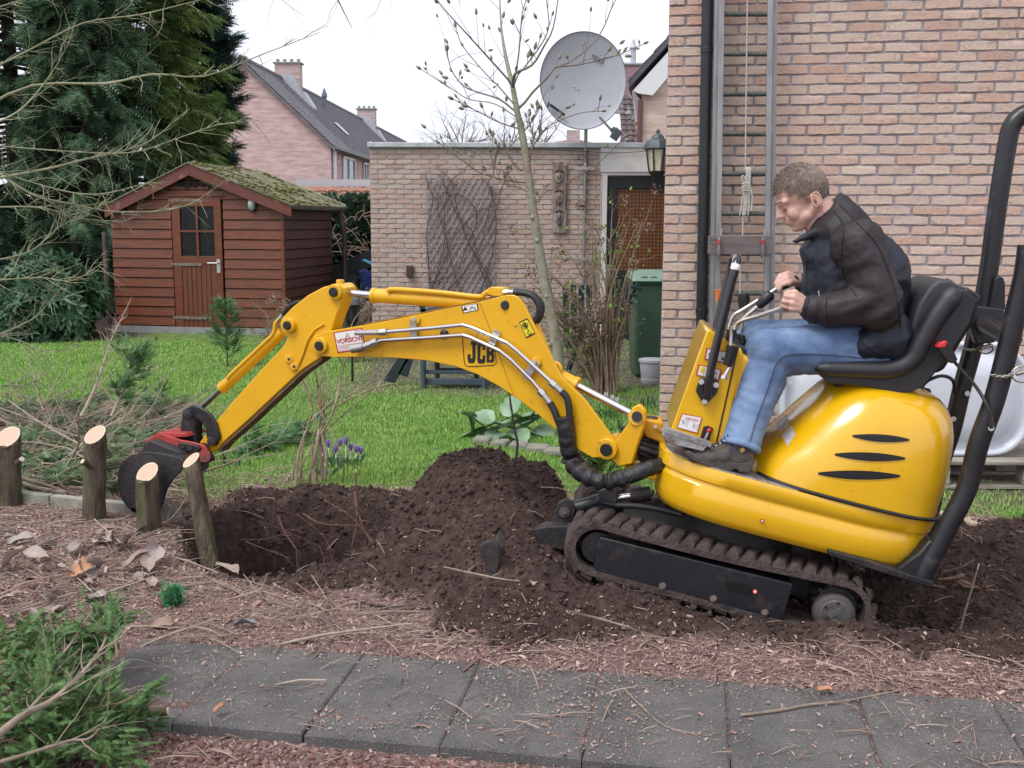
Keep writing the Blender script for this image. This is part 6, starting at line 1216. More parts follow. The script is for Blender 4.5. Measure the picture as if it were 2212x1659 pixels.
def track(c0, c1):
 ot = stadium(CF, RF, CR, RR_); it = stadium(CF, RF - .022, CR, RR_ - .022); m = MB(); n = len(ot); vs = []
 for (a, b), (a2, b2) in zip(ot, it): vs += [LW(a, b, c0), LW(a, b, c1), LW(a2, b2, c1), LW(a2, b2, c0)]
 m.add(vs, [(4 * i + j, 4 * i + (j + 1) % 4, 4 * ((i + 1) % n) + (j + 1) % 4, 4 * ((i + 1) % n) + j) for i in range(n) for j in range(4)]); tr_ = obj('track_belt', m, mud, EX, smooth=40)
 per = [0.0]; pts = ot + [ot[0]]
 for i in range(n): per.append(per[-1] + math.hypot(pts[i + 1][0] - pts[i][0], pts[i + 1][1] - pts[i][1]))
 L_ = per[-1]; cnt = 44; rg = random.Random(int(c0 * 100) + 3); me = []
 for v in range(5):
  lm_ = MB(); g = []
  for zz_, sx, sy in ((0, .026, .098), (.012, .022, .092), (.020, .014, .080)):
   g.append([Vector((sx * cx * rg.uniform(.85, 1.15) + .012 * cy * 2, sy * cy + rg.uniform(-.004, .004), zz_ + (rg.uniform(-.003, .003) if zz_ else 0))) for cx, cy in ((-1, -.9), (-1.1, -.3), (-.9, .3), (-1, .9), (1, .9), (.9, .3), (1.1, -.3), (1, -.9))])
  lm_.loft(g); o = obj('x', lm_, mud, None, smooth=50); me.append(o.data); bpy.data.objects.remove(o)
 for k in range(cnt):
  s = L_ * k / cnt; i = max(j for j in range(n) if per[j] <= s); t = (s - per[i]) / (per[i + 1] - per[i]); a = pts[i][0] + (pts[i + 1][0] - pts[i][0]) * t; b = pts[i][1] + (pts[i + 1][1] - pts[i][1]) * t
  ta = (pts[i + 1][0] - pts[i][0], pts[i + 1][1] - pts[i][1]); l = math.hypot(*ta); ta = (ta[0] / l, ta[1] / l)
  X_ = LW(a + ta[0], b + ta[1], 0) - LW(a, b, 0); nn_ = (LW(a + ta[1], b - ta[0], 0) - LW(a, b, 0)); cen = LW(CF[0] / 2 + CR[0] / 2, -.25, 0)
  if nn_.dot(LW(a, b, 0) - cen) < 0: nn_ = -nn_
  if abs(ta[1]) > .99: pass
  Y_ = nn_.cross(X_); Mx = Matrix((X_.normalized(), Y_.normalized(), nn_.normalized())).transposed().to_4x4()
  o = bpy.data.objects.new('track_lug', me[k % 5]); _link(o); o.parent = tr_; o.matrix_local = Matrix.Translation(LW(a, b, (c0 + c1) / 2) - org(EX)) @ Mx
 return tr_
tn = track(0, .18); track(.52, .70)
def ledge(pts, c0, c1, mat, name, parent, bevel=.004): m = MB(); m.prism([LW(a, b, c0) for a, b in pts], XN * (c1 - c0)); return obj(name, m, mat, parent, smooth=35, bevel=bevel)
fpx = [(1296, 1160), (1713, 1262), (1690, 1343), (1302, 1247), (1282, 1224)]
for c0, c1 in ((.006, .16), (.54, .69)):
 o = ledge([LM(x, y, .006) for x, y in fpx], c0, c1, M('track_frame_black', (.010, .010, .013), (.018, .018, .024), rough=.38, nscale=5, dirt=(.05, .04, .038), dscale=9, damt=.25, bump=.08, bscale=50), 'track_frame', EX)
 if c0 < .1: tf_ = o
ext('frame_slot', [(1568, 1254), (1621, 1263), (1625, 1268), (1621, 1283), (1575, 1275), (1567, 1267)], .001, .012, M('slot_black', (.002, .002, .002), rough=.9), tf_, bevel=.001)
for x, y in ((1431, 1266), (1541, 1293), (1652, 1323)): m = MB(); m.cyl(MP(x, y, -.008), MP(x, y, .008), .010, 8); m.cyl(MP(x, y, .002), MP(x, y, .01), .014, 16); obj('bolt', m, M('rusty_bolt', (.08, .055, .045), (.15, .11, .09), rough=.7, nscale=60), tf_, smooth=35)
m = MB(); m.cyl(MP(1631, 1278, .001), MP(1631, 1278, .006), .009, 16); obj('red_dot', m, redm, tf_); m = MB(); m.cyl(MP(1631, 1278, -.001), MP(1631, 1278, .004), .004, 10); obj('white_dot', m, whm, tf_)
gmet = M('greyish_wheel', (.05, .044, .04), (.10, .09, .083), rough=.75, nscale=12, dirt=(.05, .035, .03), dscale=12, damt=.5, bump=.3, bscale=50)
for x, y in ((1433, 1258), (1540, 1287), (1650, 1315)): m = MB(); p = MP(x, y, .03); m.lathe(p, [(.04, 0), (.052, .006), (.052, .03), (.04, .04), (.04, .08), (.052, .09), (.052, .12), (.04, .126)], 24, XN); obj('roller', m, gmet, EX, smooth=40)
m = MB(); p = MP(1804, 1330, .0); m.lathe(p, [(.066, 0), (.074, .006), (.078, .016), (.078, .05), (.06, .055), (.06, .14)], 32, XN); mt = obj('travel_motor', m, gmet, EX, smooth=40)
m = MB(); m.cyl(p - XN * .004, p + XN * .01, .060, 28); obj('motor_cover', m, M('cover_metal', (.09, .08, .08), (.16, .15, .14), rough=.6, metal=.3, nscale=20), mt, smooth=35, bevel=.003); m = MB(); q = p - XN * .005 + Vector((.0, 0, .012)); m.box(q, (.062, .002, .022), (0, -.5, 0)); obj('data_plate', m, steel, mt)
for a_ in range(6): q = p - XN * .004 + Vector((math.cos(a_ + .4) * .05, 0, math.sin(a_ + .4) * .05)); m = MB(); m.cyl(q - XN * .003, q, .006, 6); obj('bolt', m, blkm, mt)
for c in (.05, .57):
 m = MB(); p = LW(CR[0] - .0, CR[1], c)
 for k in range(13):
  a_ = 2 * math.pi * k / 13; q = p + XR * (math.cos(a_) * .082) + Vector((0, 0, math.sin(a_) * .082)); m.box(q + XN * .02, (.022, .02, .014), (0, -a_, 0))
 m.lathe(p, [(.07, 0), (.08, .01), (.08, .04), (.07, .05)], 26, XN); obj('sprocket', m, blkm, EX, smooth=35)
 m = MB(); m.lathe(LW(CF[0], CF[1], c - .02), [(.03, 0), (.06, .004), (.062, .03), (.045, .04), (.045, .07), (.062, .08), (.062, .11), (.03, .115)], 24, XN); obj('idler', m, blkm, EX, smooth=35)
ledge([(-.66, -.2), (.1, -.15), (.1, -.3), (-.66, -.32)], .18, .52, blkm, 'chassis', EX); m = MB(); m.cyl(LW(-.2, -.19, .35), LW(-.2, -.07, .35), .22, 28); obj('slew_ring', m, blkm, EX, smooth=35)
ext('blade_arm', [(1155, 1143), (1180, 1138), (1280, 1135), (1300, 1190), (1240, 1192), (1160, 1180)], .2, .28, blkm, EX); ext('blade_arm', [(1155, 1143), (1180, 1138), (1280, 1135), (1300, 1190), (1240, 1192), (1160, 1180)], .44, .52, blkm, EX)
bcy = ext('cylinder_bracket', [(1186, 1138), (1206, 1086), (1222, 1077), (1238, 1084), (1243, 1100), (1235, 1137)], .27, .29, blkm, EX); m = MB(); m.cyl(MP(1219, 1106, .25), MP(1219, 1106, .33), .022, 16); m.cyl(MP(1219, 1106, .243), MP(1219, 1106, .26), .013, 8); obj('pin', m, gmet, bcy, smooth=35)
lever([(1219, 1106), (1262, 1092), (1318, 1076)], [.33, .33, .33], .031, blk, 'blade_cylinder', n=8); ext('guard_box', [(1292, 1062), (1332, 1047), (1333, 1098), (1296, 1108)], .26, .40, M('grey_black_plate', (.02, .02, .024), (.04, .04, .045), rough=.45, nscale=12, dirt=(.2, .17, .16), dscale=22, damt=.2), EX)
m = MB(); m.cyl(MP(1335, 1076, .33), MP(1365, 1071, .33), .014, 14); obj('blade_rod', m, chrome, EX, smooth=40); m = MB(); m.cyl(MP(1362, 1071, .33), MP(1405, 1066, .33), .03, 14); obj('rod_end', m, blkm, EX, smooth=40)
sp = []; 
for i in range(420): t = i / 420; q = MP(1330 + 145 * t, 1092 + 22 * t - 6 * math.sin(t * 3), .24); a_ = i * .62; sp.append(q + Vector((0, math.cos(a_), math.sin(a_))) * .011)
m = MB(); m.tube(sp, .0022, 4); obj('spring_guard', m, M('spring_metal', (.12, .12, .12), rough=.4, metal=.7), EX, smooth=60); lever([(1300, 1085), (1330, 1092), (1400, 1096), (1476, 1114)], [.24] * 4, .0085, rub, 'hose')
bl = MB(); pr = [(1070, 1176), (1080, 1180), (1086, 1185), (1082, 1215), (1070, 1240), (1062, 1238), (1072, 1212), (1076, 1185), (1073, 1182), (1064, 1178)]
bl.prism(wp2(pr, MP, .02), XN * .66); obj('dozer_blade', bl, blkm, EX, smooth=40); m = MB(); m.prism(wp2([(1036, 1184), (1046, 1172), (1062, 1168), (1076, 1178), (1080, 1196), (1074, 1242), (1050, 1243), (1048, 1212), (1038, 1202)], MP, -.035), XN * .03); obj('blade_end', m, blkm, EX, smooth=40, bevel=.004)
ext('blade_link', [(1075, 1150), (1165, 1142), (1165, 1172), (1080, 1200)], .22, .28, blkm, EX)
foot = ext('frame_foot', [(1790, 1188), (1885, 1214), (1960, 1240), (2014, 1257), (2017, 1266), (2010, 1270), (1950, 1252), (1790, 1200)], -.01, .18, blk, EX, bevel=.004); ext('frame_foot', [(1860, 1195), (1960, 1225), (2000, 1240), (1990, 1248), (1860, 1205)], .52, .68, blk, EX, bevel=.004)
ext('post_gusset', [(1950, 1247), (1935, 1232), (1985, 1195), (2010, 1165), (2030, 1180), (2008, 1255)], .03, .10, blk, EX, bevel=.008)
ng = [(1990, 1250), (2006, 1215), (2028, 1175), (2049, 1133), (2088, 1056), (2115, 955), (2147, 867), (2174, 765), (2197, 663), (2214, 590), (2222, 530)]; gbk = M('post_black', (.011, .011, .013), (.02, .02, .024), rough=.33, nscale=5, dirt=(.09, .09, .10), dscale=6, damt=.13)
m = MB(); m.tube(curve_pts([MP(x, y, .05) for x, y in ng] , 60), .037, 20); post = obj('rollover_post', m, gbk, EX, smooth=60)
fg = [(1985, 1225), (2005, 1130), (2030, 1010), (2057, 926), (2078, 838), (2102, 750), (2122, 663), (2138, 570), (2150, 480), (2163, 390), (2177, 305), (2186, 272), (2204, 252), (2230, 243), (2300, 240)]; cf = [.62] * 13 + [.6, .5]
m = MB(); m.tube(curve_pts([MP(x, y, c) for (x, y), c in zip(fg, cf)], 90), .037, 20); post2 = obj('rollover_post', m, gbk, EX, smooth=60)
m = MB(); m.cyl(MP(2110, 690, .62), MP(2187, 733, .05), .034, 20); obj('cross_tube', m, blk, EX, smooth=40)
ext('hinge_plate', [(2150, 602), (2158, 596), (2168, 600), (2172, 612), (2172, 672), (2165, 700), (2145, 730), (2128, 728), (2140, 660)], .56, .60, blk, EX, bevel=.004); ext('hinge_bracket', [(2105, 660), (2170, 668), (2172, 690), (2150, 740), (2110, 745), (2095, 700)], .50, .56, blk, EX, bevel=.006)
for x, y, c in ((2090, 850, .56), (2141, 925, .008), (2060, 905, .56)): m = MB(); m.cyl(MP(x, y, c), MP(x, y, c + .01), .011, 8); obj('bolt', m, steel, EX, smooth=30)
for x, y, c, r_ in ((2165, 682, .54, .026), (2130, 752, .54, .028), (2208, 808, .0, .036)):
 m = MB(); q = MP(x, y, c); m.tube([q + XR * (r_ * math.cos(t)) + Vector((0, 0, r_ * .8 * math.sin(t))) for t in np.linspace(0, 6.28, 22)], .0038, 6); m.cyl(q - XR * .02, q + XR * .02 + Vector((0, 0, .012)), .008, 8); obj('lynch_pin', m, M('brassy_pin', (.3, .27, .22), (.5, .47, .4), rough=.4, metal=.8, nscale=40), EX, smooth=60)
for a, b, c in (((2082, 753), (2118, 750), .54), ((2143, 810), (2190, 808), .0)):
 m = MB(); 
 for k in range(9):
  t = k / 8; q = MP(a[0] + (b[0] - a[0]) * t, a[1] + (b[1] - a[1]) * t + 5 * math.sin(math.pi * t), c); ax = XR if k % 2 else Vector((0, 0, 1)) ; m.tube([q + XR * (.009 * math.cos(u)) + (Vector((0, 0, 1)) if k % 2 else XN) * (.005 * math.sin(u)) for u in np.linspace(0, 6.28, 9)], .0018, 4)
 obj('chain', m, bpy.data.materials['brassy_pin'], EX)['kind'] = 'stuff'
def spl(name, prof, c, mat, parent, n=30, cap=True): m = MB(); q = curve_pts([MP(x, y, cc) for (x, y, r_), cc in zip(prof, c)], n); rr0 = np.interp(np.linspace(0, 1, len(q)), np.linspace(0, 1, len(prof)), [p[2] for p in prof]); m.tube(q, list(rr0), 16); return obj(name, m, mat, parent, smooth=70)
shell = ext('seat', [(1748, 778), (1760, 782), (1925, 784), (1962, 766), (1985, 722), (2050, 632), (2084, 625), (2112, 648), (2095, 700), (2035, 790), (1992, 838), (1965, 848), (1935, 850), (1876, 836), (1790, 828), (1772, 808)], .13, .57, vinyl, EX, bevel=.03); shell.modifiers['bevel'].segments = 4
spl('side_bolster', [(1762, 792, .012), (1785, 796, .028), (1850, 798, .032), (1925, 798, .034), (1968, 778, .036), (1992, 735, .038), (2020, 688, .040), (2052, 645, .040), (2068, 625, .022)], [.13] * 9, vinyl, shell, 50)
spl('side_bolster', [(1762, 780, .012), (1785, 782, .028), (1850, 782, .032), (1925, 782, .034), (1962, 762, .036), (1985, 720, .038), (2010, 670, .040), (2040, 628, .040), (2056, 608, .022)], [.57] * 9, vinyl, shell, 50)
ext('back_cushion', [(1945, 780), (1950, 760), (1970, 700), (1985, 655), (2010, 618), (2030, 604), (2055, 604), (2072, 618), (2060, 640), (2010, 710), (1985, 765), (1960, 785)], .17, .53, vinyl2, shell, bevel=.025).modifiers['bevel'].segments = 4
ext('seat_cushion', [(1768, 776), (1930, 776), (1950, 790), (1768, 790)], .16, .54, vinyl2, shell, bevel=.02)
ext('back_cover', [(2085, 618), (2120, 638), (2116, 656), (2102, 700), (2040, 800), (2020, 808), (2004, 802), (2060, 720)], .17, .53, dpl, shell, bevel=.012)
ext('seat_rail', [(1800, 826), (1960, 852), (1962, 862), (1800, 834)], .2, .5, blkm, shell); ext('adjust_lever', [(1737, 794), (1742, 791), (1770, 800), (1768, 806)], .25, .262, dpl, shell, bevel=.002)
bu = ext('belt_buckle', [(2026, 752), (2034, 738), (2044, 734), (2054, 742), (2070, 778), (2058, 786), (2046, 782)], .06, .09, dpl, EX, bevel=.005); ext('red_button', [(2024, 751), (2032, 741), (2042, 735), (2048, 741), (2042, 752)], .055, .095, M('red_plastic', (.6, .03, .03), rough=.35), bu, bevel=.004)
lever([(2062, 782), (2078, 800), (2110, 838), (2132, 876), (2140, 905), (2141, 925)], [.075, .07, .05, .01, -.0, -.0], .0065, rub, 'cable', n=30); m = MB(); m.tube([MP(2139, 892, .0), MP(2141, 920, .0)], [.008, .012], 8); obj('cable_boot', m, dpl, EX, smooth=60)
lever([(1988, 840), (2005, 822), (2035, 812), (2058, 822), (2062, 850)], [.4, .4, .42, .5, .56], .007, rub, 'cable', n=30)
m = MB(); m.cyl(MP(1970, 858, .35), MP(2000, 866, .35), .05, 16); obj('filler_neck', m, blkm, hood, smooth=50)
from mathutils import noise as mnoise
def capsule(mb, p, q, r1, r2, n=14, fl=1.0, side=None):
 p, q = Vector(p), Vector(q); d = (q - p); L_ = d.length
 if L_ < 1e-5: return mb.ball(p, r1, n, 10)
 d.normalize(); prof = [(p - d * r1 * math.cos(t), r1 * math.sin(t)) for t in np.linspace(.15, math.pi / 2, 5)] + [(q + d * r2 * math.sin(t), r2 * math.cos(t)) for t in np.linspace(0, math.pi / 2 - .15, 5)]
 if side is None: return mb.tube([a for a, r in prof], [r for a, r in prof], n)
 s = Vector(side).normalized(); s = (s - d * s.dot(d)).normalized(); u = d.cross(s); rings = [[a + s * (r * fl * c_) + u * (r * s_) for c_, s_ in circ(n)] for a, r in prof]; return mb.loft(rings)
def blob(name, mb, vox, sm, mat, parent, disp=None, split=None, head=None):
 o = obj(name + '_src', mb, mat, parent); r_ = o.modifiers.new('r', 'REMESH'); r_.mode = 'VOXEL'; r_.voxel_size = vox; r_.adaptivity = 0
 s = o.modifiers.new('s', 'SMOOTH'); s.factor = .5; s.iterations = sm
 dg = bpy.context.evaluated_depsgraph_get(); me = bpy.data.meshes.new_from_object(o.evaluated_get(dg), depsgraph=dg); bpy.data.objects.remove(o)
 if head:
  bm = bmesh.new(); bm.from_mesh(me); vs_ = [v for v in bm.verts if (v.co + org(parent) - head[0]).length < head[1]]
  for _ in range(head[2]): bmesh.ops.smooth_vert(bm, verts=vs_, factor=.5, use_axis_x=True, use_axis_y=True, use_axis_z=True)
  bm.to_mesh(me); bm.free()
 if disp:
  n = len(me.vertices); nr = np.zeros(n * 3, np.float32); me.vertices.foreach_get('normal', nr); 
  for v, k in zip(me.vertices, nr.reshape(-1, 3)):
   d = disp(v.co + org(parent)); v.co += Vector(k) * d
 for p in me.polygons: p.use_smooth = True
 ms = mat if isinstance(mat, (list, tuple)) else [mat]; me.materials.clear()
 for m_ in ms: me.materials.append(m_)
 if split:
  for p in me.polygons: p.material_index = split(p.center + org(parent))
 o = bpy.data.objects.new(name, me); _link(o); o.parent = parent; _ORG[o.name] = org(parent); return o
skin = M('skin', (.58, .35, .275), (.66, .43, .35), rough=.5, nscale=24, bump=.15, bscale=300, dirt=(.58, .28, .22), dscale=14, damt=.2); skin.node_tree.nodes['Principled BSDF'].inputs['Subsurface Weight'].default_value = .08; skin.node_tree.nodes['Principled BSDF'].inputs['Subsurface Scale'].default_value = .01
ppl = thing('person', 'young man in dark jacket and blue jeans seated on the excavator working its levers', 'person', tuple(MP(1890, 1000, .35)))
TL = math.radians(28); F3 = (XR * -math.cos(TL) + Vector((0, 0, -math.sin(TL)))); U3 = (XR * -math.sin(TL) + Vector((0, 0, math.cos(TL)))); HC = MP(1733, 415, .35)
def HD(f, u, l=0.0): return HC + F3 * f + U3 * u + XN * l
HR = Matrix((F3, XN, U3)).transposed()
b = MB()
b.ball(HD(-.003, .008), (.098, .076, .098), 28, 20, HR); b.ball(HD(.03, -.045), (.066, .062, .072), 24, 16, HR); b.ball(HD(.052, .028), (.046, .06, .046), 20, 14, HR)
for s in (-1, 1):
 capsule(b, HD(-.012, -.068, s * .052), HD(.066, -.112, s * .016), .024, .021); b.ball(HD(.062, -.056, s * .034), (.031, .026, .034), 16, 12, HR); capsule(b, HD(.03, -.085, s * .045), HD(.066, -.095, s * .024), .024, .020); capsule(b, HD(.096, -.002, s * .010), HD(.078, .0, s * .048), .0125, .013)
 b.ball(HD(.082, -.021, s * .031), (.0135, .015, .0125), 14, 10, HR); b.ball(HD(.106, -.050, s * .011), (.010, .0085, .008), 12, 8, HR)
 b.ball(HD(-.022, -.048, s * .080), (.021, .0075, .032), 16, 12, HR @ Euler((0, .25, 0)).to_matrix())
capsule(b, HD(.098, -.004), HD(.119, -.044), .0100, .0125); b.ball(HD(.076, -.078), (.029, .030, .026), 18, 12, HR); capsule(b, HD(.088, -.030, -.012), HD(.088, -.030, .012), .016, .016); b.ball(HD(.078, -.113), (.020, .022, .017), 16, 10, HR); capsule(b, HD(.092, -.070, -.012), HD(.092, -.070, .012), .013, .013)
b.ball(HD(.1015, -.0775), (.009, .021, .0052), 14, 10, HR); b.ball(HD(.0985, -.0885), (.009, .018, .0058), 14, 10, HR)
capsule(b, HD(-.03, -.075), MP(1800, 500, .35), .056, .068); capsule(b, HD(.01, -.10), MP(1775, 500, .35), .04, .06)
capsule(b, MP(1810, 520, .35), MP(1885, 730, .35), .085, .095, side=XN, fl=1.3); capsule(b, MP(1835, 525, .22), MP(1835, 525, .48), .055, .055)
for sh, el, wr, r_ in (((1845, 525, .155), (1900, 655, .10), (1752, 668, .155), 1), ((1820, 515, .545), (1850, 640, .60), (1738, 612, .52), 1)): capsule(b, MP(*sh), MP(*el), .045, .036); capsule(b, MP(*el), MP(*wr), .042, .027)
for hp, kn, an in (((1885, 745, .24), (1658, 760, .17), (1604, 955, .10)), ((1885, 740, .46), (1630, 728, .52), (1590, 930, .50))): capsule(b, MP(*hp), MP(*kn), .085, .058); capsule(b, MP(*kn), MP(*an), .055, .036)
def finger(pts, rr_): 
 q = [MP(*p) for p in pts]
 for i in range(len(q) - 1): capsule(b, q[i], q[i + 1], rr_ * (1 - .08 * i), rr_ * (1 - .08 * (i + 1)), 10)
W_ = (1748, 669, .15)
for mcp, pip, dip, tip, r_ in (((1717, 632, .135), (1702, 631, .135), (1697, 640, .165), (1706, 646, .185), .0105), ((1714, 643, .125), (1697, 640, .128), (1692, 650, .165), (1703, 655, .188), .0108), ((1711, 655, .122), (1693, 651, .128), (1690, 660, .165), (1701, 664, .186), .0102), ((1711, 666, .125), (1691, 661, .135), (1689, 668, .165), (1700, 671, .182), .0092)):
 capsule(b, MP(*W_), MP(*mcp), .021, .0135); finger([mcp, pip, dip, tip], r_)
capsule(b, MP(1740, 655, .15), MP(1726, 640, .15), .02, .016); finger([(1738, 658, .175), (1722, 640, .20), (1706, 632, .198), (1696, 634, .19)], .0125)
W2 = (1738, 610, .52)
for mcp, pip, dip, tip, r_ in (((1702, 592, .50), (1686, 594, .50), (1679, 606, .49), (1686, 616, .48), .0108), ((1700, 596, .475), (1682, 602, .475), (1676, 613, .47), (1684, 622, .47), .0108), ((1702, 603, .455), (1685, 609, .455), (1679, 620, .455), (1687, 628, .46), .0102), ((1706, 611, .44), (1690, 616, .44), (1684, 626, .445), (1692, 632, .45), .0094)):
 capsule(b, MP(*W2), MP(*mcp), .022, .0140); finger([mcp, pip, dip, tip], r_)
finger([(1728, 604, .53), (1708, 598, .54), (1694, 606, .535), (1686, 614, .52)], .0125)
def sdisp(p):
 return .0006 * mnoise.noise(p * 60)
body_ = blob('body', b, .0036, 4, skin, ppl, sdisp, head=(HC, .16, 9))
m = MB(); pts = [HD(-.022 + .017 * math.cos(t) - .004 * math.sin(t), -.046 + .028 * math.sin(t), -.0865) for t in np.linspace(-1.2, 3.9, 18)]; m.tube(pts, [.0026] * 18, 8); m.tube([HD(-.018 + .010 * math.cos(t), -.044 + .015 * math.sin(t), -.0862) for t in np.linspace(.2, 3.4, 10)], .0022, 6); obj('ear_rim', m, skin, body_, smooth=70)
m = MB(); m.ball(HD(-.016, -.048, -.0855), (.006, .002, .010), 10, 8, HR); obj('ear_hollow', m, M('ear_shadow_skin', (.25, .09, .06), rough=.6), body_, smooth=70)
brow = M('eyebrow_hair', (.20, .13, .09), (.26, .18, .13), rough=.9, nscale=90); m = MB()
for s in (-1, 1): m.tube([HD(.112, .004, s * .014), HD(.108, .008, s * .030), HD(.092, .006, s * .048)], [.003, .0042, .0024], 6)
obj('eyebrow', m, brow, body_, smooth=60)['kind'] = 'stuff'
m = MB()
for s in (-1, 1): m.tube([HD(.0935, -.026, s * .019), HD(.0975, -.0285, s * .030), HD(.0895, -.026, s * .043)], [.0012, .0024, .0014], 5)
obj('eyelash_line', m, M('lash', (.05, .025, .02), rough=.8), body_)
m = MB(); m.tube([HD(.104, -.0828, -.019), HD(.1075, -.0828, -.008), HD(.1080, -.0828, 0), HD(.1075, -.0828, .008), HD(.104, -.0828, .019)], .0011, 5); obj('mouth_line', m, M('mouth_line', (.22, .07, .06), rough=.6), body_)
m = MB(); m.tube([MP(1700 + .0, 652 + 0, .112) + Vector((0, 0, 0)), MP(1704, 658, .114)], .0035, 8); q = (MP(1711, 655, .122) * .5 + MP(1693, 651, .128) * .5); ax = (MP(1711, 655, .122) - MP(1693, 651, .128)).normalized(); e1 = ax.orthogonal().normalized(); e2 = ax.cross(e1); m = MB(); m.tube([q + e1 * (.0118 * math.cos(t)) + e2 * (.0118 * math.sin(t)) for t in np.linspace(0, 6.283, 20)], .0016, 6); obj('ring', m, M('gold', (.8, .6, .3), rough=.2, metal=1), body_, smooth=60)
m = MB(); m.tube([MP(1683, 621, .47), MP(1700, 612, .47), MP(1722, 603, .48)], [.016, .02, .018], 12); obj('lever_grip', m, dpl, l1, smooth=60); m = MB(); m.tube([MP(1695, 652, .16), MP(1712, 643, .165), MP(1720, 640, .17)], [.013, .017, .014], 10); obj('lever_grip', m, dpl, l3, smooth=60)
hair_m = M('short_hair', (.17, .125, .10), (.25, .19, .155), rough=.75, nscale=60, rand='island', ramp=[(.14, .10, .08), (.21, .16, .13), (.29, .225, .185)])
def hline(f, l):   # lowest u for hair at (f along face direction)
 if f > .06: return .040 + (abs(l) > .05) * -.0
 if f > .035: return .012
 if f > .012: return -.012
 if f > -.002: return -.04 if f < .008 else -.03
 if f > -.045: return -.012 if abs(l) > .05 else -.03
 return -.062
rs = np.random.default_rng(12); m = MB(); N_ = 44; K_ = 30; vs = []; idx = {}
for i in range(K_ + 1):
 t = .02 + (math.pi * .80) * i / K_
 for j in range(N_):
  p = 2 * math.pi * j / N_; d = Vector((math.sin(t) * math.cos(p), math.sin(t) * math.sin(p), math.cos(t))); f, l, u = -.003 + .1015 * d.x, .0795 * d.y, .010 + .1015 * d.z
  if d.x > .25: f += .004
  vs.append((f, l, u))
fs = []
for i in range(K_):
 for j in range(N_):
  q = [i * N_ + j, i * N_ + (j + 1) % N_, (i + 1) * N_ + (j + 1) % N_, (i + 1) * N_ + j]
  if all(vs[k][2] > hline(vs[k][0], vs[k][1]) for k in q): fs.append(tuple(q))
m.add([HD(f, u, l) + (HD(f, u, l) - HC).normalized() * rs.normal(0, .0008) for f, l, u in vs], fs); m.f.append(tuple(range(N_)))
hair = obj('hair', m, hair_m, ppl, smooth=180, fix=False); hair['kind'] = 'stuff'
P_, D_ = [], []
while len(P_) < 8000:
 d = Vector(rs.normal(0, 1, 3)).normalized(); f, l, u = -.003 + .101 * d.x, .079 * d.y, .010 + .101 * d.z
 if d.x > .25: f += .004
 if u > hline(f, l) - .003 and u > -.07:
  P_.append(tuple(HD(f, u, l))); fwd = F3 * .9 + U3 * (-.5 if u < .06 else -.05); D_.append(tuple((HR @ Vector((d.x, d.y, d.z))) * .45 + fwd + Vector(rs.normal(0, .16, 3))))
V, F = scatter([(0, -.07, 0), (0, .07, 0), (1, 0, -.25)], [(0, 1, 2)], np.array(P_), frames(np.array(D_), roll=rs.uniform(0, 6, len(P_))), rs.uniform(.008, .016, len(P_))); hs_ = npmesh('hair_strands', V, F, hair_m, hair); hs_['kind'] = 'stuff'
jk_n = M('jacket_black', (.009, .011, .019), (.020, .024, .040), rough=.5, nscale=8, bump=.25, bscale=220, bdist=.004, spec=.4); jk_b = M('jacket_brown_black', (.020, .016, .018), (.036, .029, .032), rough=.55, nscale=10, bump=.25, bscale=220, bdist=.004, spec=.35)
j = MB()
capsule(j, MP(1812, 500, .35), MP(1866, 600, .35), .115, .170, side=XN, fl=1.3); capsule(j, MP(1866, 600, .35), MP(1884, 715, .35), .170, .142, side=XN, fl=1.2); capsule(j, MP(1884, 690, .35), MP(1900, 735, .35), .12, .115, side=XN, fl=1.5); capsule(j, MP(1840, 490, .35), MP(1895, 560, .35), .06, .09, side=XN, fl=1.7); capsule(j, MP(1795, 545, .35), MP(1810, 690, .35), .095, .11, side=XN, fl=1.5)
capsule(j, MP(1845, 528, .18), MP(1850, 530, .53), .088, .082)
capsule(j, MP(1858, 530, .155), MP(1903, 645, .10), .096, .076); capsule(j, MP(1905, 650, .10), MP(1790, 672, .12), .080, .062); capsule(j, MP(1800, 672, .12), MP(1757, 668, .145), .060, .050); j.ball(MP(1902, 665, .10), .083, 16, 12)
capsule(j, MP(1845, 525, .53), MP(1860, 630, .60), .085, .072); capsule(j, MP(1860, 630, .60), MP(1748, 615, .53), .07, .050)
j.ball(MP(1905, 735, .20), (.115, .11, .085), 18, 12); j.ball(MP(1925, 722, .22), (.07, .12, .10), 16, 12); j.ball(MP(1915, 735, .45), (.09, .1, .075), 16, 10); capsule(j, MP(1872, 742, .16), MP(1925, 745, .17), .062, .068)
cl = []
for k, (x, y, rx, ry) in enumerate(((1815, 505, .098, .115), (1804, 478, .088, .092), (1792, 460, .076, .082), (1785, 449, .070, .078))):
 c = MP(x, y, .35); up_ = (XR * -.42 + Vector((0, 0, .9))).normalized(); fw = up_.cross(XN).normalized(); cl.append([c + fw * (rx * math.cos(t)) + XN * (ry * math.sin(t)) - up_ * (.034 * math.cos(t) * (1 if fw.dot(XR) < 0 else -1)) for t in np.linspace(0, 2 * math.pi, 33)[:-1]])
j.loft(cl); capsule(j, MP(1768, 500, .29), MP(1716, 521, .31), .024, .009); capsule(j, MP(1775, 515, .38), MP(1738, 543, .36), .045, .018); capsule(j, MP(1752, 545, .35), MP(1752, 640, .35), .035, .04, side=XN, fl=1.8)
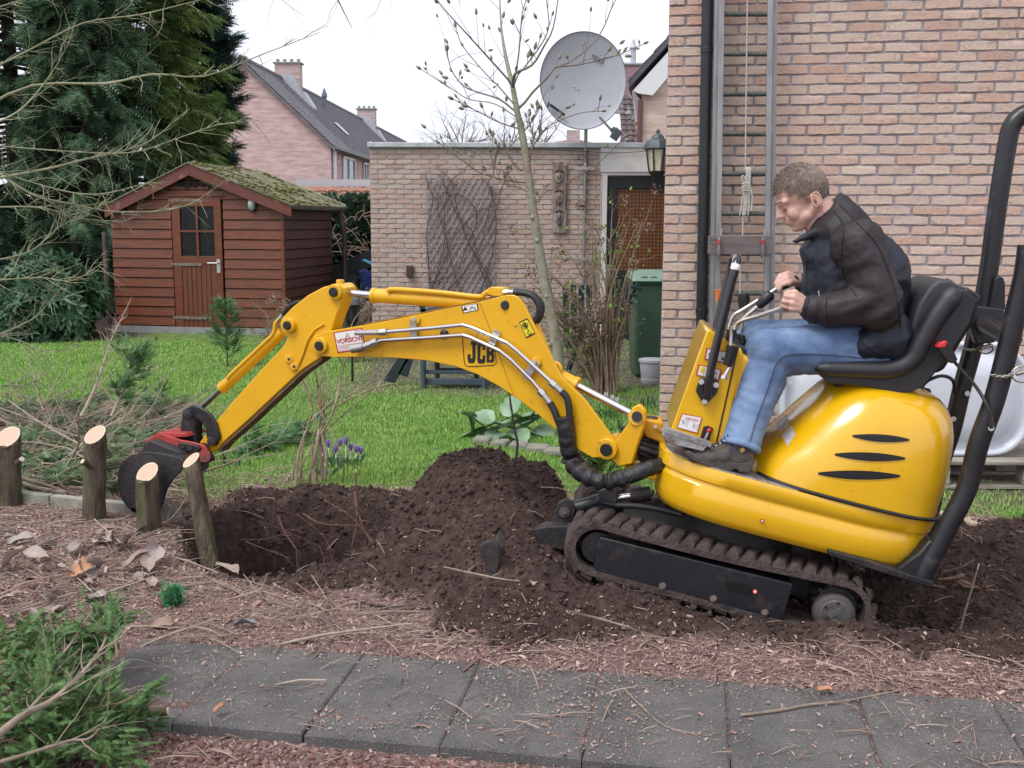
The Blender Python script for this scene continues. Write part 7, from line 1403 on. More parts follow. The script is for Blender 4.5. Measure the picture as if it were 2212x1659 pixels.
def jd(p):
 a = mnoise.noise(Vector((p.x * 9, p.y * 9, p.z * 5))); f = mnoise.noise(Vector((p.x * 5 + p.z * 9, p.y * 6, p.z * 11 - p.x * 9))); g = mnoise.noise(Vector((p.x * 26 + p.z * 14, p.y * 20, p.z * 44 - p.x * 18)))
 return .010 * a + .010 * (1 - abs(f) * 2.2) * .6 + .0022 * (1 - 2 * abs(g)) - .004
el_, sh_, wr_ = MP(1905, 650, .10), MP(1850, 500, .14), MP(1757, 668, .145); nk_ = MP(1785, 450, .30)
def segd(p, a, c): d = c - a; t = max(0, min(1, (p - a).dot(d) / d.dot(d))); return (p - a - d * t).length
def jsplit(p):
 if segd(p, sh_, el_) < .118 or segd(p, el_, wr_) < .10: 
  if (p - sh_).dot(XN) < .12: return 1
 return 1 if segd(p, sh_, nk_) < .085 and p.z > sh_.z - .02 else 0
jk = blob('jacket', j, .0085, 4, [jk_n, jk_b], ppl, jd, jsplit)
m = MB()
q_ = curve_pts([MP(1838, 462, .17), MP(1820, 500, .13), MP(1812, 560, .12), MP(1832, 620, .10)], 12)
m = MB(); m.tube([MP(1757 + 4 * math.sin(t), 668 + 0, .145) for t in (0, 1)], .03, 10)
m = MB(); a_ = MP(1768, 628, .115); m.tube([a_, MP(1770, 640, .112), MP(1771, 650, .112)], [.0035, .002, .003], 6); obj('zip_pull', m, steel, jk, smooth=60); m = MB(); m.tube([MP(1739, 547, .30), MP(1738, 558, .30)], [.002, .003], 6); obj('collar_zip_pull', m, dpl, jk)
m = MB(); m.lathe(MP(1760, 668, .143), [(.051, -.02), (.054, -.012), (.055, .012), (.050, .022)], 22, MP(1790, 671, .125) - MP(1757, 668, .145)); obj('cuff', m, jk_b, jk, smooth=70)
m = MB(); m.lathe(MP(1746, 613, .53), [(.044, -.018), (.048, -.01), (.048, .012), (.044, .02)], 18, MP(1790, 621, .56) - MP(1746, 613, .53)); obj('cuff', m, jk_b, jk, smooth=70)
def jeans_mat():
 m = M('blue_denim', (.075, .13, .25), (.22, .32, .49), rough=.85, nscale=6, bump=.5, bscale=420, bdist=.003, dirt=(.07, .11, .19), dscale=5, damt=.2, detail=8); return m
dn_ = jeans_mat(); j = MB()
for hp, kn, an, kk in (((1885, 745, .235), (1661, 762, .17), (1606, 940, .105), 1), ((1885, 738, .47), (1635, 738, .52), (1592, 930, .50), .97)):
 capsule(j, MP(*hp), MP(*kn), .108 * kk, .088 * kk); j.ball(MP(*kn), .092 * kk, 18, 12); k2 = MP(kn[0] - 2, kn[1] + 20, kn[2]); capsule(j, k2, MP(*an), .090 * kk, .070 * kk)
 d = (MP(*an) - k2).normalized(); e_ = MP(*an) + d * .045; j.cyl(MP(*an) - d * .03, e_, .070 * kk, 20, .075 * kk)
capsule(j, MP(1895, 738, .22), MP(1895, 738, .48), .105, .105)
kn1, hp1, an1 = MP(1652, 765, .17), MP(1885, 742, .235), MP(1606, 940, .105); kn2, an2 = MP(1632, 735, .52), MP(1592, 930, .50)
def dd_(p):
 f = mnoise.noise(Vector((p.x * 5, p.y * 10, p.z * 24 + p.x * 8))); g = mnoise.noise(Vector((p.x * 22, p.y * 16, p.z * 30 + p.x * 20))); kd = min((p - MP(1690, 800, .2)).length, (p - kn2).length, (p - MP(1612, 950, .165)).length * 1.4); w = max(.22, 1 - kd / .17)
 return .014 * (1 - abs(f) * 2.2) * w + .006 * (1 - 2 * abs(g)) * w - .006 * w + .0015 * g
je = blob('jeans', j, .0075, 3, dn_, ppl, dd_)
sm_ = M('seam_thread', (.04, .055, .10), (.07, .09, .15), rough=.9); 
def on_surf(o, p, d): 
 h, loc, nn_, _ = o.ray_cast(p - org(o) , d); return (loc + org(o)) if h else None
def seam(name, px, c, r_, parent, mat=sm_, tgt=None):
 tgt = tgt or je
 m = MB(); q = []
 for x, y in px:
  p0 = MP(x, y, -.25); d = (MP(x, y, .3) - p0).normalized(); s = on_surf(tgt, p0, d)
  if s is not None: q.append(s - XN * .001)
 if len(q) > 2: m.tube(q, r_, 5); obj(name, m, mat, parent, smooth=60)
bpy.context.view_layer.update()
sx = [(1875, 775), (1830, 770), (1780, 766), (1740, 765), (1710, 766), (1690, 772), (1676, 788), (1668, 812), (1655, 850), (1640, 890), (1628, 925), (1620, 955)]
seam('side_seam', [tuple(v[:2]) for v in curve_pts([(x, y, 0) for x, y in sx], 60)], .1, .0022, je)
m = MB(); d = (an1 - MP(1650, 785, .20)).normalized(); e_ = an1 + d * .043; m.lathe(e_, [(.073, -.012), (.0775, -.008), (.078, .006), (.075, .010)], 26, d); obj('hem', m, dn_, je, smooth=70)
bt_m = M('boot_leather', (.060, .050, .044), (.115, .10, .088), rough=.75, nscale=14, bump=.4, bscale=160, dirt=(.16, .14, .12), dscale=9, damt=.35); so_m = M('boot_sole', (.05, .04, .036), (.10, .085, .075), rough=.8, nscale=14, bump=.3, bscale=90)
def boot(dx, dy, c, par):
 f = lambda x, y, dc=0: MP(x + dx, y + dy, c + dc); g = MB()
 capsule(g, f(1596, 955), f(1600, 985), .044, .050); capsule(g, f(1600, 990), f(1560, 985), .046, .046); capsule(g, f(1565, 982), f(1522, 985), .047, .038, side=XN, fl=1.12); capsule(g, f(1535, 985), f(1508, 983), .040, .032, side=XN, fl=1.3); g.ball(f(1608, 995), (.034, .042, .034), 14, 10); g.ball(f(1500, 984), (.034, .048, .026), 14, 10)
 bo_ = blob('boot', g, .006, 4, bt_m, par, lambda p: .0018 * mnoise.noise(p * 35))
 m = MB(); out = [(1478, 975), (1484, 985), (1500, 997), (1530, 1009), (1562, 1017), (1580, 1019), (1584, 1014), (1592, 1014), (1598, 1021), (1620, 1022), (1626, 1012), (1626, 998), (1590, 1000), (1550, 996), (1510, 988), (1490, 974)]
 m.prism([f(x, y, -.046) for x, y in out], XN * .092); obj('sole', m, so_m, bo_, smooth=40, bevel=.010, seg=3)
 m = MB(); 
 for k in range(5):
  x, y = 1543 + k * 7.5, 962 - k * 5.5; m.tube([f(x - 2, y + 2, -.030), f(x, y - 3, 0), f(x + 2, y + 1, .03)], .0022, 5)
 m.tube(curve_pts([f(1572, 958, -.040), f(1577, 966, -.052), f(1584, 973, -.054), f(1590, 965, -.052), f(1582, 957, -.046)], 14), .002, 5); obj('laces', m, M('blue_laces', (.04, .05, .12), rough=.8), bo_, smooth=60)
 for k in range(4): m = MB(); m.ball(f(1538 + k * 9, 968 - k * 5, -.040), .0042, 8, 6); obj('eyelet', m, steel, bo_, smooth=60)
 m = MB(); m.prism([f(1626 - 28, 972, -.052), f(1605, 966, -.052), f(1610, 972, -.052), f(1602, 979, -.052)], XN * .004); obj('yellow_tag', m, M('ochre_tag', (.35, .24, .05), rough=.7), bo_); return bo_
boot(0, 0, .075, ppl); boot(-8, -14, .5, ppl)
jm = M('jacket_seam', (.006, .006, .008), rough=.8)
for px in ([(1800, 455), (1822, 490), (1818, 540), (1822, 590), (1850, 640)], [(1812, 440), (1850, 480), (1895, 530), (1925, 600), (1940, 660), (1945, 710)], [(1786, 643), (1784, 670), (1788, 700)], [(1745, 560), (1742, 600), (1745, 640), (1765, 690)], [(1862, 740), (1890, 760), (1930, 765)]):
 seam('seam', [tuple(v[:2]) for v in curve_pts([(x, y, 0) for x, y in px], 40)], 0, .0022, jk, jm, jk)
def hp(x, y, off=0.0): return HP(x, y, off)
alu_l = M('ladder_aluminium', (.24, .24, .245), (.37, .37, .375), rough=.45, metal=.55, nscale=14, dirt=(.22, .22, .22), dscale=18, damt=.35, stretch=(1, 1, .2))
rung_m = M('ladder_rung', (.045, .055, .045), (.11, .12, .11), rough=.6, metal=.3, nscale=40)
ld = thing('ladder', 'double aluminium extension ladder hung upright on the brick house wall', 'ladder', tuple(hp(1605, 700, .1)))
def wallbar(x0, y0, x1, y1, o, w, d): m = MB(); a, b = hp(x0, y0, o), hp(x1, y1, o); m.bar(a, b, w, d, up=hn); return m
for (xt, xb, o, w) in ((1549, 1537, .10, .030), (1559, 1549, .155, .034), (1664, 1655, .155, .034), (1674, 1667, .10, .030)):
 m = MB(); q0, q1 = hp(xt, 0, o), hp(xb, 700, o); q0 = q0 + (q0 - q1) * .4; q1 = q1 + (q1 - q0) * .08; d = (q1 - q0).normalized(); sd = hu; nn = hn; c = [(-w / 2, -.02), (w / 2, -.02), (w / 2, .02), (-w / 2, .02)]
 m.hexa([q0 + sd * a + nn * b for a, b in c], [q1 + sd * a + nn * b for a, b in c]); obj('stile', m, alu_l, ld, bevel=.003)
for k in range(-2, 9):
 y = 30.5 + 86.2 * k; xl, xr = 1560 - .0165 * y, 1664 - .0135 * y; m = MB(); m.cyl(hp(xl, y, .155), hp(xr, y, .155), .0155, 10); obj('rung', m, rung_m, ld, smooth=40)
for x in (1558, 1652): m = wallbar(x, 493, x - 1, 512, .185, .012, .03); obj('hook', m, steel, ld)
rope_m = M('pale_rope', (.36, .34, .31), (.55, .53, .49), rough=.85, nscale=90)
rp_ = thing('rope', 'pale rope hanging down the ladder, tied in a hank at its middle', 'rope', tuple(hp(1612, 640, .18)))
m = MB(); m.tube([hp(1615, -40, .18), hp(1612, 200, .18), hp(1610, 370, .18)], .005, 6); m.tube([hp(1605, 455, .18), hp(1604, 520, .17)], .005, 6); m.tube([hp(1600, 552, .17), hp(1598, 640, .17)], .005, 6); obj('line', m, rope_m, rp_, smooth=60)['kind'] = 'stuff'
m = MB(); rng = random.Random(3)
for x0, x1 in ((1610, 1598), (1613, 1604), (1616, 1610), (1619, 1616), (1612, 1607)): m.tube(curve_pts([hp(x0, 368, .19), hp(x0 + 2, 364, .2), hp(x0 + 1, 395, .2), hp((x0 + x1) / 2 + 1, 425, .195), hp(x1, 465, .19)], 16), .005, 6)
for k in range(4): m.tube([hp(1603 + k * .3, 397 + 5 * k, .195), hp(1611, 395 + 5 * k, .215), hp(1620, 399 + 5 * k, .195)], .0055, 6)
m.tube(curve_pts([hp(1605, 392, .2), hp(1602, 385, .2), hp(1606, 380, .2), hp(1620, 404, .2), hp(1625, 425, .2), hp(1623, 455, .2)], 20), .005, 6)
obj('hank', m, rope_m, rp_, smooth=60)['kind'] = 'stuff'
bd = MB(); a, b = hp(1529, 529, .225), hp(1669, 530, .225); bd.bar(a, b, .028, .118, up=(0, 0, 1)); gw_ = M('weathered_board', (.13, .10, .10), (.22, .18, .18), rough=.85, nscale=9, bump=.4, bscale=60, stretch=(.4, .4, 5), dirt=(.05, .03, .035), dscale=9, damt=.35)
bo = obj('hanging_board', bd, gw_, None, bevel=.004, at=tuple(a)); tag(bo, 'weathered wooden board screwed across the lower part of the ladder', 'board')
for x in (1553, 1648):
 m = MB(); m.tube([hp(x, 512, .26), hp(x, 527, .262), hp(x, 545, .262), hp(x - 1, 552, .255), hp(x - 3, 556, .245)], .009, 8); h_ = obj('hook', m, alu_l, bo, smooth=60); m = MB(); m.cyl(hp(x, 519, .264), hp(x, 528, .264), .0125, 10); obj('red_cap', m, redp, h_, smooth=40)
dp = thing('downpipe', 'black round downpipe running down the brick wall left of the ladder', 'downpipe', tuple(hp(1522, 720, .06))); bp_m = M('pipe_black', (.010, .013, .016), (.016, .02, .024), rough=.28, nscale=3)
m = MB(); q0, q1 = hp(1530, -60, .06), hp(1515, 720, .06); q1 = Vector((q1.x, q1.y, .1)) if False else q1 + (q1 - q0) * .30; q1.z = max(q1.z, .05); m.cyl(q0, q1, .037, 18); obj('pipe', m, bp_m, dp, smooth=40)
for y in (109, 672): x = 1529 - 14 * y / 720; m = MB(); m.cyl(hp(x, y - 6, .06), hp(x, y + 6, .06), .0415, 18); obj('collar', m, bp_m, dp, smooth=40, bevel=.002)
def lantern(label, c, s, glassm, arm=None, name='lantern', cat='lantern'):
 t = thing(name, label, cat, tuple(c)); c = Vector(c); m = MB(); m.lathe(c + Vector((0, 0, .06 * s)), [(.10 * s, 0), (.112 * s, .008 * s), (.105 * s, .03 * s), (.085 * s, .065 * s), (.05 * s, .085 * s), (.045 * s, .10 * s), (.03 * s, .115 * s), (.012 * s, .125 * s), (.016 * s, .14 * s), (.004 * s, .155 * s)], 8); obj('cap', m, M('lantern_grey', (.05, .065, .075), (.10, .12, .13), rough=.5, nscale=30), t, smooth=30)
 m = MB(); m.lathe(c - Vector((0, 0, .10 * s)), [(.060 * s, 0), (.082 * s, .16 * s)], 6); obj('glass', m, glassm, t)
 for k in range(6): a = k * math.pi / 3; m = MB(); m.tube([c + Vector((.062 * s * math.cos(a), .062 * s * math.sin(a), -.10 * s)), c + Vector((.085 * s * math.cos(a), .085 * s * math.sin(a), .06 * s))], .006 * s, 5); obj('rib', m, dpl, t)
 m = MB(); m.lathe(c - Vector((0, 0, .18 * s)), [(.014 * s, -.03 * s), (.014 * s, 0), (.025 * s, .02 * s), (.06 * s, .06 * s), (.068 * s, .08 * s)], 10); obj('holder', m, dpl, t, smooth=40)
 if arm is not None: m = MB(); m.tube(arm, .012, 8); obj('arm', m, dpl, t, smooth=50)
 return t
lg = M('lantern_glass', (.50, .47, .32), (.75, .72, .55), rough=.15, nscale=40, spec=.8)
c = P(1420, 341, 8.3); lantern('black wall lantern with textured glass at the brick house corner', c, 1.0, lg, [c - Vector((0, 0, .20)), c - Vector((-.03, 0, .26)), c + Vector((.14, 0, -.22)), c + Vector((.20, .3, -.18))])
c = P(759, 672, 10.0); lg2 = M('dark_lantern_glass', (.02, .022, .022), (.05, .05, .05), rough=.3, nscale=30); lantern('dark garden lantern standing behind the excavator arm among dried hydrangeas', c, .92, lg2, [c - Vector((0, 0, .16)), Vector((c.x, c.y, 0))])
dt = thing('satellite_dish', 'large grey satellite dish on a pole above the garage roof', 'satellite dish', tuple(GP(1262, 500, .06)))
dish_m = M('dish_grey', (.40, .42, .47), (.45, .47, .52), rough=.5, nscale=3, spec=.4); Yd = 13.55; dc_ = P(1260, 174, Yd); n_ = Vector((.10, -.97, .10)).normalized(); ex = Vector((0, 0, 1)).cross(n_).normalized() * -1; ey = n_.cross(ex); 
if ex.x < 0: ex = -ex
if ey.z < 0: ey = -ey
tl = math.radians(-8); ex, ey = ex * math.cos(tl) + ey * math.sin(tl), ey * math.cos(tl) - ex * math.sin(tl)
m = MB(); rings = []; RX, RY = .530, .590
for r_, h in [(k / 10, 0) for k in range(1, 11)]: rings.append([dc_ + ex * (RX * r_ * math.cos(t)) + ey * (RY * r_ * math.sin(t)) - n_ * (.10 * (1 - r_ * r_)) for t in np.linspace(0, 2 * math.pi, 65)[:-1]])
for r_, h in ((1.012, .006), (1.012, -.012), (1.0, -.014)): rings.append([dc_ + ex * (RX * r_ * math.cos(t)) + ey * (RY * r_ * math.sin(t)) + n_ * h for t in np.linspace(0, 2 * math.pi, 65)[:-1]])
for k in range(9, 0, -1): r_ = k / 10; rings.append([dc_ + ex * (RX * r_ * math.cos(t)) + ey * (RY * r_ * math.sin(t)) - n_ * (.115 * (1 - r_ * r_) + .012) for t in np.linspace(0, 2 * math.pi, 65)[:-1]])
m.loft(rings); ds = obj('reflector', m, dish_m, dt, smooth=50)
m = MB(); m.tube([dc_ + ex * (RX * 1.008 * math.cos(t)) + ey * (RY * 1.008 * math.sin(t)) for t in np.linspace(0, 2 * math.pi, 65)], .006, 6); obj('rim', m, M('dish_rim', (.12, .11, .12), rough=.5), ds, smooth=60)
m = MB(); m.tube([P(1266, 262, 13.75), GP(1262, 500, .07), GP(1260, 620, .07)], .022, 10); obj('pole', m, M('pole_grey', (.18, .17, .17), (.3, .29, .28), rough=.5, metal=.4, nscale=10), dt, smooth=50)
for y in (364, 560): m = MB(); q = GP(1263, y, .045); m.box(q, (.26, .012, .035), (0, 0, -A3)); m.box(q + gn * .03, (.06, .06, .035), (0, 0, -A3)); obj('clamp', m, steel, dt, bevel=.002)
am = P(1300, 258, 13.4); an_ = P(1322, 283, 13.0); m = MB(); m.tube([P(1296, 254, 13.5), am, an_], .014, 8); obj('feed_arm', m, M('arm_brown', (.10, .07, .07), rough=.5), dt, smooth=50)
m = MB(); m.box(P(1331, 290, 12.95), (.10, .10, .13), (.2, .6, 0)); m.cyl(P(1322, 276, 12.95), P(1330, 290, 12.95), .035, 12); obj('receiver_head', m, M('lnb_grey', (.06, .08, .08), (.12, .14, .14), rough=.5, nscale=30), dt, bevel=.008)
m = MB(); m.bar(P(1188, 226, 13.45), P(1220, 249, 13.45), .02, .03); m.tube([P(1186, 220, 13.4), P(1183, 232, 13.4)], .012, 6); obj('side_bracket', m, dpl, dt)
for x, y in ((1241, 187), (1248, 191), (1230, 207), (1237, 210)): m = MB(); m.ball(P(x, y, Yd + .07), .009, 8, 6); obj('rivet', m, whm, ds)
TN = -n_
def DF(x, y, c): d = ray(x, y); t = (dc_ + n_ * (-.055)).dot(n_) - Vector((0, 0, CAMH)).dot(n_); t = t / d.dot(n_); return Vector((0, 0, CAMH)) + d * t + n_ * .006
o = text_on('TRIAX', (1275, 126), (1303, 140), .058, 0, M('dish_print', (.06, .06, .07), rough=.6), ds, DF, -n_, .01)
tx0, tx1, ty0, ty1 = 920, 1070, 384, 640; tr_ = thing('trellis', 'grey wooden lattice trellis with bare climbing stems on the garage wall', 'trellis', tuple(GP(995, 640, .05))); tm = M('grey_lattice_wood', (.26, .24, .25), (.40, .38, .39), rough=.9, nscale=30)
sA, sB = GS(tx0), GS(tx1); zA, zB = GP(995, ty1).z, GP(995, ty0).z; pitch = .0815; ang = 1.78   # dz/ds
def gpt(s, z, o): p = GW0 + gu * s + gn * o; return Vector((p.x, p.y, z))
for sg in (1, -1):
 k = 0; s_ = sA - (zB - zA) / ang if sg > 0 else sA
 while s_ < (sB if sg > 0 else sB + (zB - zA) / ang):
  s0, z0, s1, z1 = s_, zA, s_ + sg * (zB - zA) / ang, zB
  def clip(s0, z0, s1, z1):
   for lim, keep in ((sA, 1), (sB, -1)):
    d0, d1 = (s0 - lim) * keep, (s1 - lim) * keep
    if d0 < 0 and d1 < 0: return None
    if d0 < 0: t = d0 / (d0 - d1); s0, z0 = s0 + (s1 - s0) * t, z0 + (z1 - z0) * t
    elif d1 < 0: t = d0 / (d0 - d1); s1, z1 = s0 + (s1 - s0) * t, z0 + (z1 - z0) * t
   return s0, z0, s1, z1
  c = clip(s0, z0, s1, z1)
  if c and abs(c[3] - c[1]) > .08: m = MB(); m.bar(gpt(c[0], c[1], .035 + .008 * sg), gpt(c[2], c[3], .035 + .008 * sg), .007, .017, up=gu); obj('slat', m, tm, tr_)
  s_ += pitch
vm = M('vine_stem', (.07, .045, .045), (.14, .09, .085), rough=.9, nscale=20); m = MB(); rng = random.Random(14)
for l, r_ in (([(965, 630), (1000, 590), (1035, 540), (1050, 480), (1062, 420), (1040, 385)], .009), ([(930, 640), (925, 560), (922, 500), (935, 430), (925, 400), (918, 370)], .008), ([(925, 610), (980, 590), (1010, 530), (1030, 460), (990, 420), (960, 440), (940, 500)], .008), ([(1060, 640), (1045, 600), (1030, 560), (1020, 500), (990, 470), (965, 410), (950, 380)], .008), ([(1035, 640), (1060, 560), (1072, 490), (1066, 430), (1058, 400)], .007), ([(930, 630), (960, 560), (990, 500), (1030, 460), (1060, 445)], .007), ([(1000, 640), (975, 570), (960, 480), (970, 400), (1000, 370), (1018, 350)], .006), ([(1066, 640), (1050, 590), (1010, 520), (985, 440), (975, 390), (940, 360)], .007), ([(940, 600), (960, 520), (945, 450), (955, 380)], .006), ([(1055, 500), (1075, 440), (1090, 390), (1095, 375)], .005)):
 pts = curve_pts([GP(x, y, .06 + rng.uniform(0, .02)) for x, y in l], 30); m.tube(pts, list(np.linspace(r_, .003, len(pts))), 5)
 for i in range(3, len(pts)):
  for _ in range(1): 
   t = (pts[i] - pts[i - 1]).normalized(); grow(m, pts[i], t * .5 + Vector((rng.gauss(0, 1), 0, rng.gauss(0, 1))) * .6 + gn * .1, rng.uniform(.05, .22), .0028, 0, rng, zig=.3)
obj('climbing_stems', m, vm, tr_)['kind'] = 'stuff'
cb = thing('carved_board', 'weathered carved wooden board with three faces on the garage wall', 'wall ornament', tuple(GP(1208, 500, .04))); drift = M('driftwood', (.20, .15, .13), (.38, .33, .30), rough=.9, nscale=12, bump=.6, bscale=60, stretch=(1.5, 1.5, .25), dirt=(.10, .06, .05), dscale=10, damt=.5)
rng = random.Random(6); pl = [(1193 + rng.uniform(-1.5, 1.5), y) for y in np.linspace(350, 503, 12)] + [(1224 + rng.uniform(-1.5, 1.5), y) for y in np.linspace(504, 349, 12)]
m = MB(); m.prism([GP(x, y, .05) for x, y in pl], -gn * .05); obj('plank', m, drift, cb, smooth=30, bevel=.008)
dkc = M('carving_dark', (.06, .035, .025), (.14, .09, .07), rough=.9, nscale=25)
for y in (383, 426, 470):
 m = MB(); m.ball(GP(1208, y, .055), (.055, .022, .085), 14, 10); f_ = obj('carved_face', m, drift, cb, smooth=60); m = MB(); m.ball(GP(1208, y - 3, .078), (.022, .022, .045), 10, 8); obj('nose', m, drift, f_, smooth=60); m = MB(); m.ball(GP(1208, y + 13 if y != 383 else y - 2, .075), (.03, .01, .022), 10, 8); obj('mouth', m, dkc, f_, smooth=60); m = MB(); m.tube([GP(1199, y - 12, .06), GP(1208, y - 17, .08), GP(1217, y - 12, .06)], .010, 6); obj('brow', m, dkc, f_, smooth=60)
wb = MB(); wb.box(GP(885, 586, .04), (.085, .07, .15), (0, 0, -A3)); tag(obj('wall_box', wb, M('brown_box', (.05, .03, .03), (.09, .06, .055), rough=.5), None, bevel=.01, at=tuple(GP(885, 586, .04))), 'small dark brown box fixed low on the garage wall left of trellis', 'wall box')
w2 = thing('wire_cable', 'thin cable sagging along the top of the white garage panel', 'cable', tuple(GP(1300, 322, .05))); m = MB(); m.tube(curve_pts([GP(1100, 322, .06), GP(1200, 324, .06), GP(1330, 330, .06), GP(1420, 324, .06)], 20), .004, 5); obj('line', m, dpl, w2)
gp_ = M('dark_green_plastic', (.016, .03, .035), (.028, .045, .05), rough=.4, nscale=8); bdk = M('black_board', (.012, .017, .022), (.022, .03, .036), rough=.7, nscale=5)
def flat(name, pts, Y, th, mat, label=None, cat=None, parent=None, bevel=.004):
 q = [P(x, y, Y) for x, y in pts]; m = MB(); m.prism(q, (0, th, 0)); o = obj(name, m, mat, parent, bevel=bevel, at=None if parent else tuple(q[0])); return tag(o, label, cat)
flat('dark_board', [(716, 575), (800, 539), (812, 534), (812, 572), (765, 592), (722, 628)], 16.2, .25, bdk, 'black slanting board leaning between the shed and the garage', 'board')
flat('blue_strip', [(781, 562), (787, 560), (806, 568), (806, 574)], 15.8, .05, M('light_blue', (.10, .42, .62), rough=.5), 'light blue plastic strip beside the garage corner', 'plastic strip')
flat('blue_sack', [(772, 584), (788, 581), (802, 592), (806, 640), (785, 640)], 16.0, .2, M('deep_blue', (.01, .03, .16), (.02, .05, .22), rough=.6), 'deep blue sack leaning at the garage corner', 'sack', bevel=.03)
flat('dark_crate', [(742, 600), (764, 592), (770, 640), (744, 650)], 15.6, .4, bdk, 'dark crate below the slanting black board', 'crate')
flat('dark_crate', [(745, 655), (806, 640), (812, 668), (745, 690)], 14.8, .3, bdk, 'low dark box behind the garden lantern', 'crate')
Yc = 9.6
def pbox(mb, x0, y0, x1, y1, Y, th): a, b = P(x0, (y0 + y1) / 2, Y), P(x1, (y0 + y1) / 2, Y); z0, z1 = P((x0 + x1) / 2, y1, Y).z, P((x0 + x1) / 2, y0, Y).z; mb.box(((a.x + b.x) / 2, Y + th / 2, (z0 + z1) / 2), (abs(b.x - a.x), th, abs(z1 - z0))); return mb
bgp = M('blue_grey_plastic', (.05, .075, .10), (.08, .11, .14), rough=.4, nscale=6)
fs_ = thing('footstool', 'low blue-grey plastic footstool standing under the excavator boom', 'footstool', tuple(G(980, 845)))
for x, Y in ((913, Yc), (1046, Yc), (945, Yc + .45), (1030, Yc + .45)): a = G(x, 843 if Y == Yc else 823); m = MB(); m.tube([(a.x, Y, 0), (a.x, Y, .44)], .026, 10); obj('leg', m, bgp, fs_, smooth=50)
for y0, y1 in ((818, 832), (800, 808)): obj('rail', pbox(MB(), 918, y0, 1044, y1, Yc + .02, .03), bgp, fs_, bevel=.006)
obj('rail', pbox(MB(), 940, 795, 1034, 800, Yc + .44, .03), bgp, fs_, bevel=.006); obj('seat', pbox(MB(), 906, 770, 1052, 778, Yc - .03, .52), bgp, fs_, bevel=.01)
fc_ = thing('folded_chair', 'folded dark green plastic chair tipped beside the footstool', 'chair', tuple(G(855, 830)))
for pl in ([(828, 822), (842, 826), (878, 768), (866, 762)], [(842, 826), (850, 832), (886, 772), (877, 768)], [(858, 808), (880, 815), (894, 772), (880, 768)], [(866, 768), (900, 772), (960, 715), (925, 715)]): flat('slat', pl, 9.75, .03, gp_, parent=fc_)
flat('slat', [(905, 660), (915, 655), (930, 700), (918, 702)], 9.8, .03, gp_, parent=fc_); flat('armrest', [(905, 668), (960, 660), (962, 668), (908, 676)], 9.8, .05, bgp, parent=fc_)
gc = thing('garden_armchair', 'dark green plastic armchair behind the bare hydrangea before the garage', 'chair', tuple(G(1250, 800))); Yg_ = 10.3
for l in ([(1262, 690), (1248, 740), (1228, 800)], [(1262, 690), (1290, 745), (1302, 800)], [(1240, 720), (1215, 760), (1205, 800)]): m = MB(); m.tube([P(x, y, Yg_ if i else Yg_) for i, (x, y) in enumerate(l)], .028, 8); obj('leg', m, gp_, gc, smooth=50)
m = MB(); m.tube(curve_pts([P(1222, 692, Yg_ - .05), P(1250, 687, Yg_ - .05), P(1280, 690, Yg_ - .05), P(1310, 700, Yg_ - .05)], 14), (.02), 8); obj('armrest', m, bgp, gc, smooth=50); flat('seat', [(1225, 738), (1290, 738), (1296, 752), (1220, 752)], Yg_, .42, gp_, parent=gc, bevel=.01)
for k in range(4): flat('back_slat', [(1215 + k * 17, 615), (1228 + k * 17, 615), (1230 + k * 17, 735), (1217 + k * 17, 735)], Yg_ + .42, .02, gp_, parent=gc)
bn = thing('wheelie_bin', 'green wheelie bin half hidden behind the brick house corner', 'bin', tuple(G(1410, 812))); bgm = M('bin_green', (.035, .08, .05), (.05, .105, .065), rough=.45, nscale=5, dirt=(.06, .12, .08), dscale=6, damt=.25); Yb_ = 10.35
def bx4(x0, x1, ya, yb, Y, th, tap=1.0): 
 a, b = P(x0, ya, Y), P(x1, ya, Y); c, d = P(x0 + 2, yb, Y), P(x1 - 2, yb, Y); z1, z0 = a.z, max(0, c.z); return MB().hexa([(c.x, Y + .04, z0), (d.x, Y + .04, z0), (d.x, Y + th - .05, z0), (c.x, Y + th - .05, z0)], [(a.x, Y, z1), (b.x, Y, z1), (b.x, Y + th, z1), (a.x, Y + th, z1)])
obj('body', bx4(1371, 1492, 616, 815, Yb_, .62), bgm, bn, bevel=.03); obj('rim', bx4(1367, 1496, 608, 619, Yb_ - .03, .68), bgm, bn, bevel=.01)
m = MB(); a, b = P(1366, 608, Yb_ - .04), P(1497, 608, Yb_ - .04); z = a.z; m.hexa([(a.x, Yb_ - .04, z), (b.x, Yb_ - .04, z), (b.x, Yb_ + .66, z + .02), (a.x, Yb_ + .66, z + .02)], [(a.x + .03, Yb_, z + .04), (b.x - .03, Yb_, z + .04), (b.x - .03, Yb_ + .6, z + .09), (a.x + .03, Yb_ + .6, z + .09)]); obj('lid', m, M('lid_green', (.16, .27, .20), (.22, .33, .26), rough=.4), bn, bevel=.01)
for x in (1392, 1412): m = MB(); m.tube(curve_pts([P(x - 9, 603, Yb_), P(x - 5, 599, Yb_), P(x + 5, 599, Yb_), P(x + 10, 603, Yb_)], 10), .008, 6); obj('lid_handle', m, bgm, bn, smooth=60)
lc_ = thing('leaning_strip', 'dark green ribbed plastic strip leaning against the green bin', 'plastic strip', tuple(P(1340, 690, 10.2))); m = MB(); m.bar(P(1379, 612, 10.2), P(1334, 690, 10.2), .05, .03); obj('bar', m, gp_, lc_, bevel=.005)
for k in range(5): m = MB(); q = P(1374 - 9 * k, 622 + 15.5 * k, 10.16); m.box(q, (.11, .03, .03), (0, .15, 0)); obj('rib', m, gp_, lc_, bevel=.004)
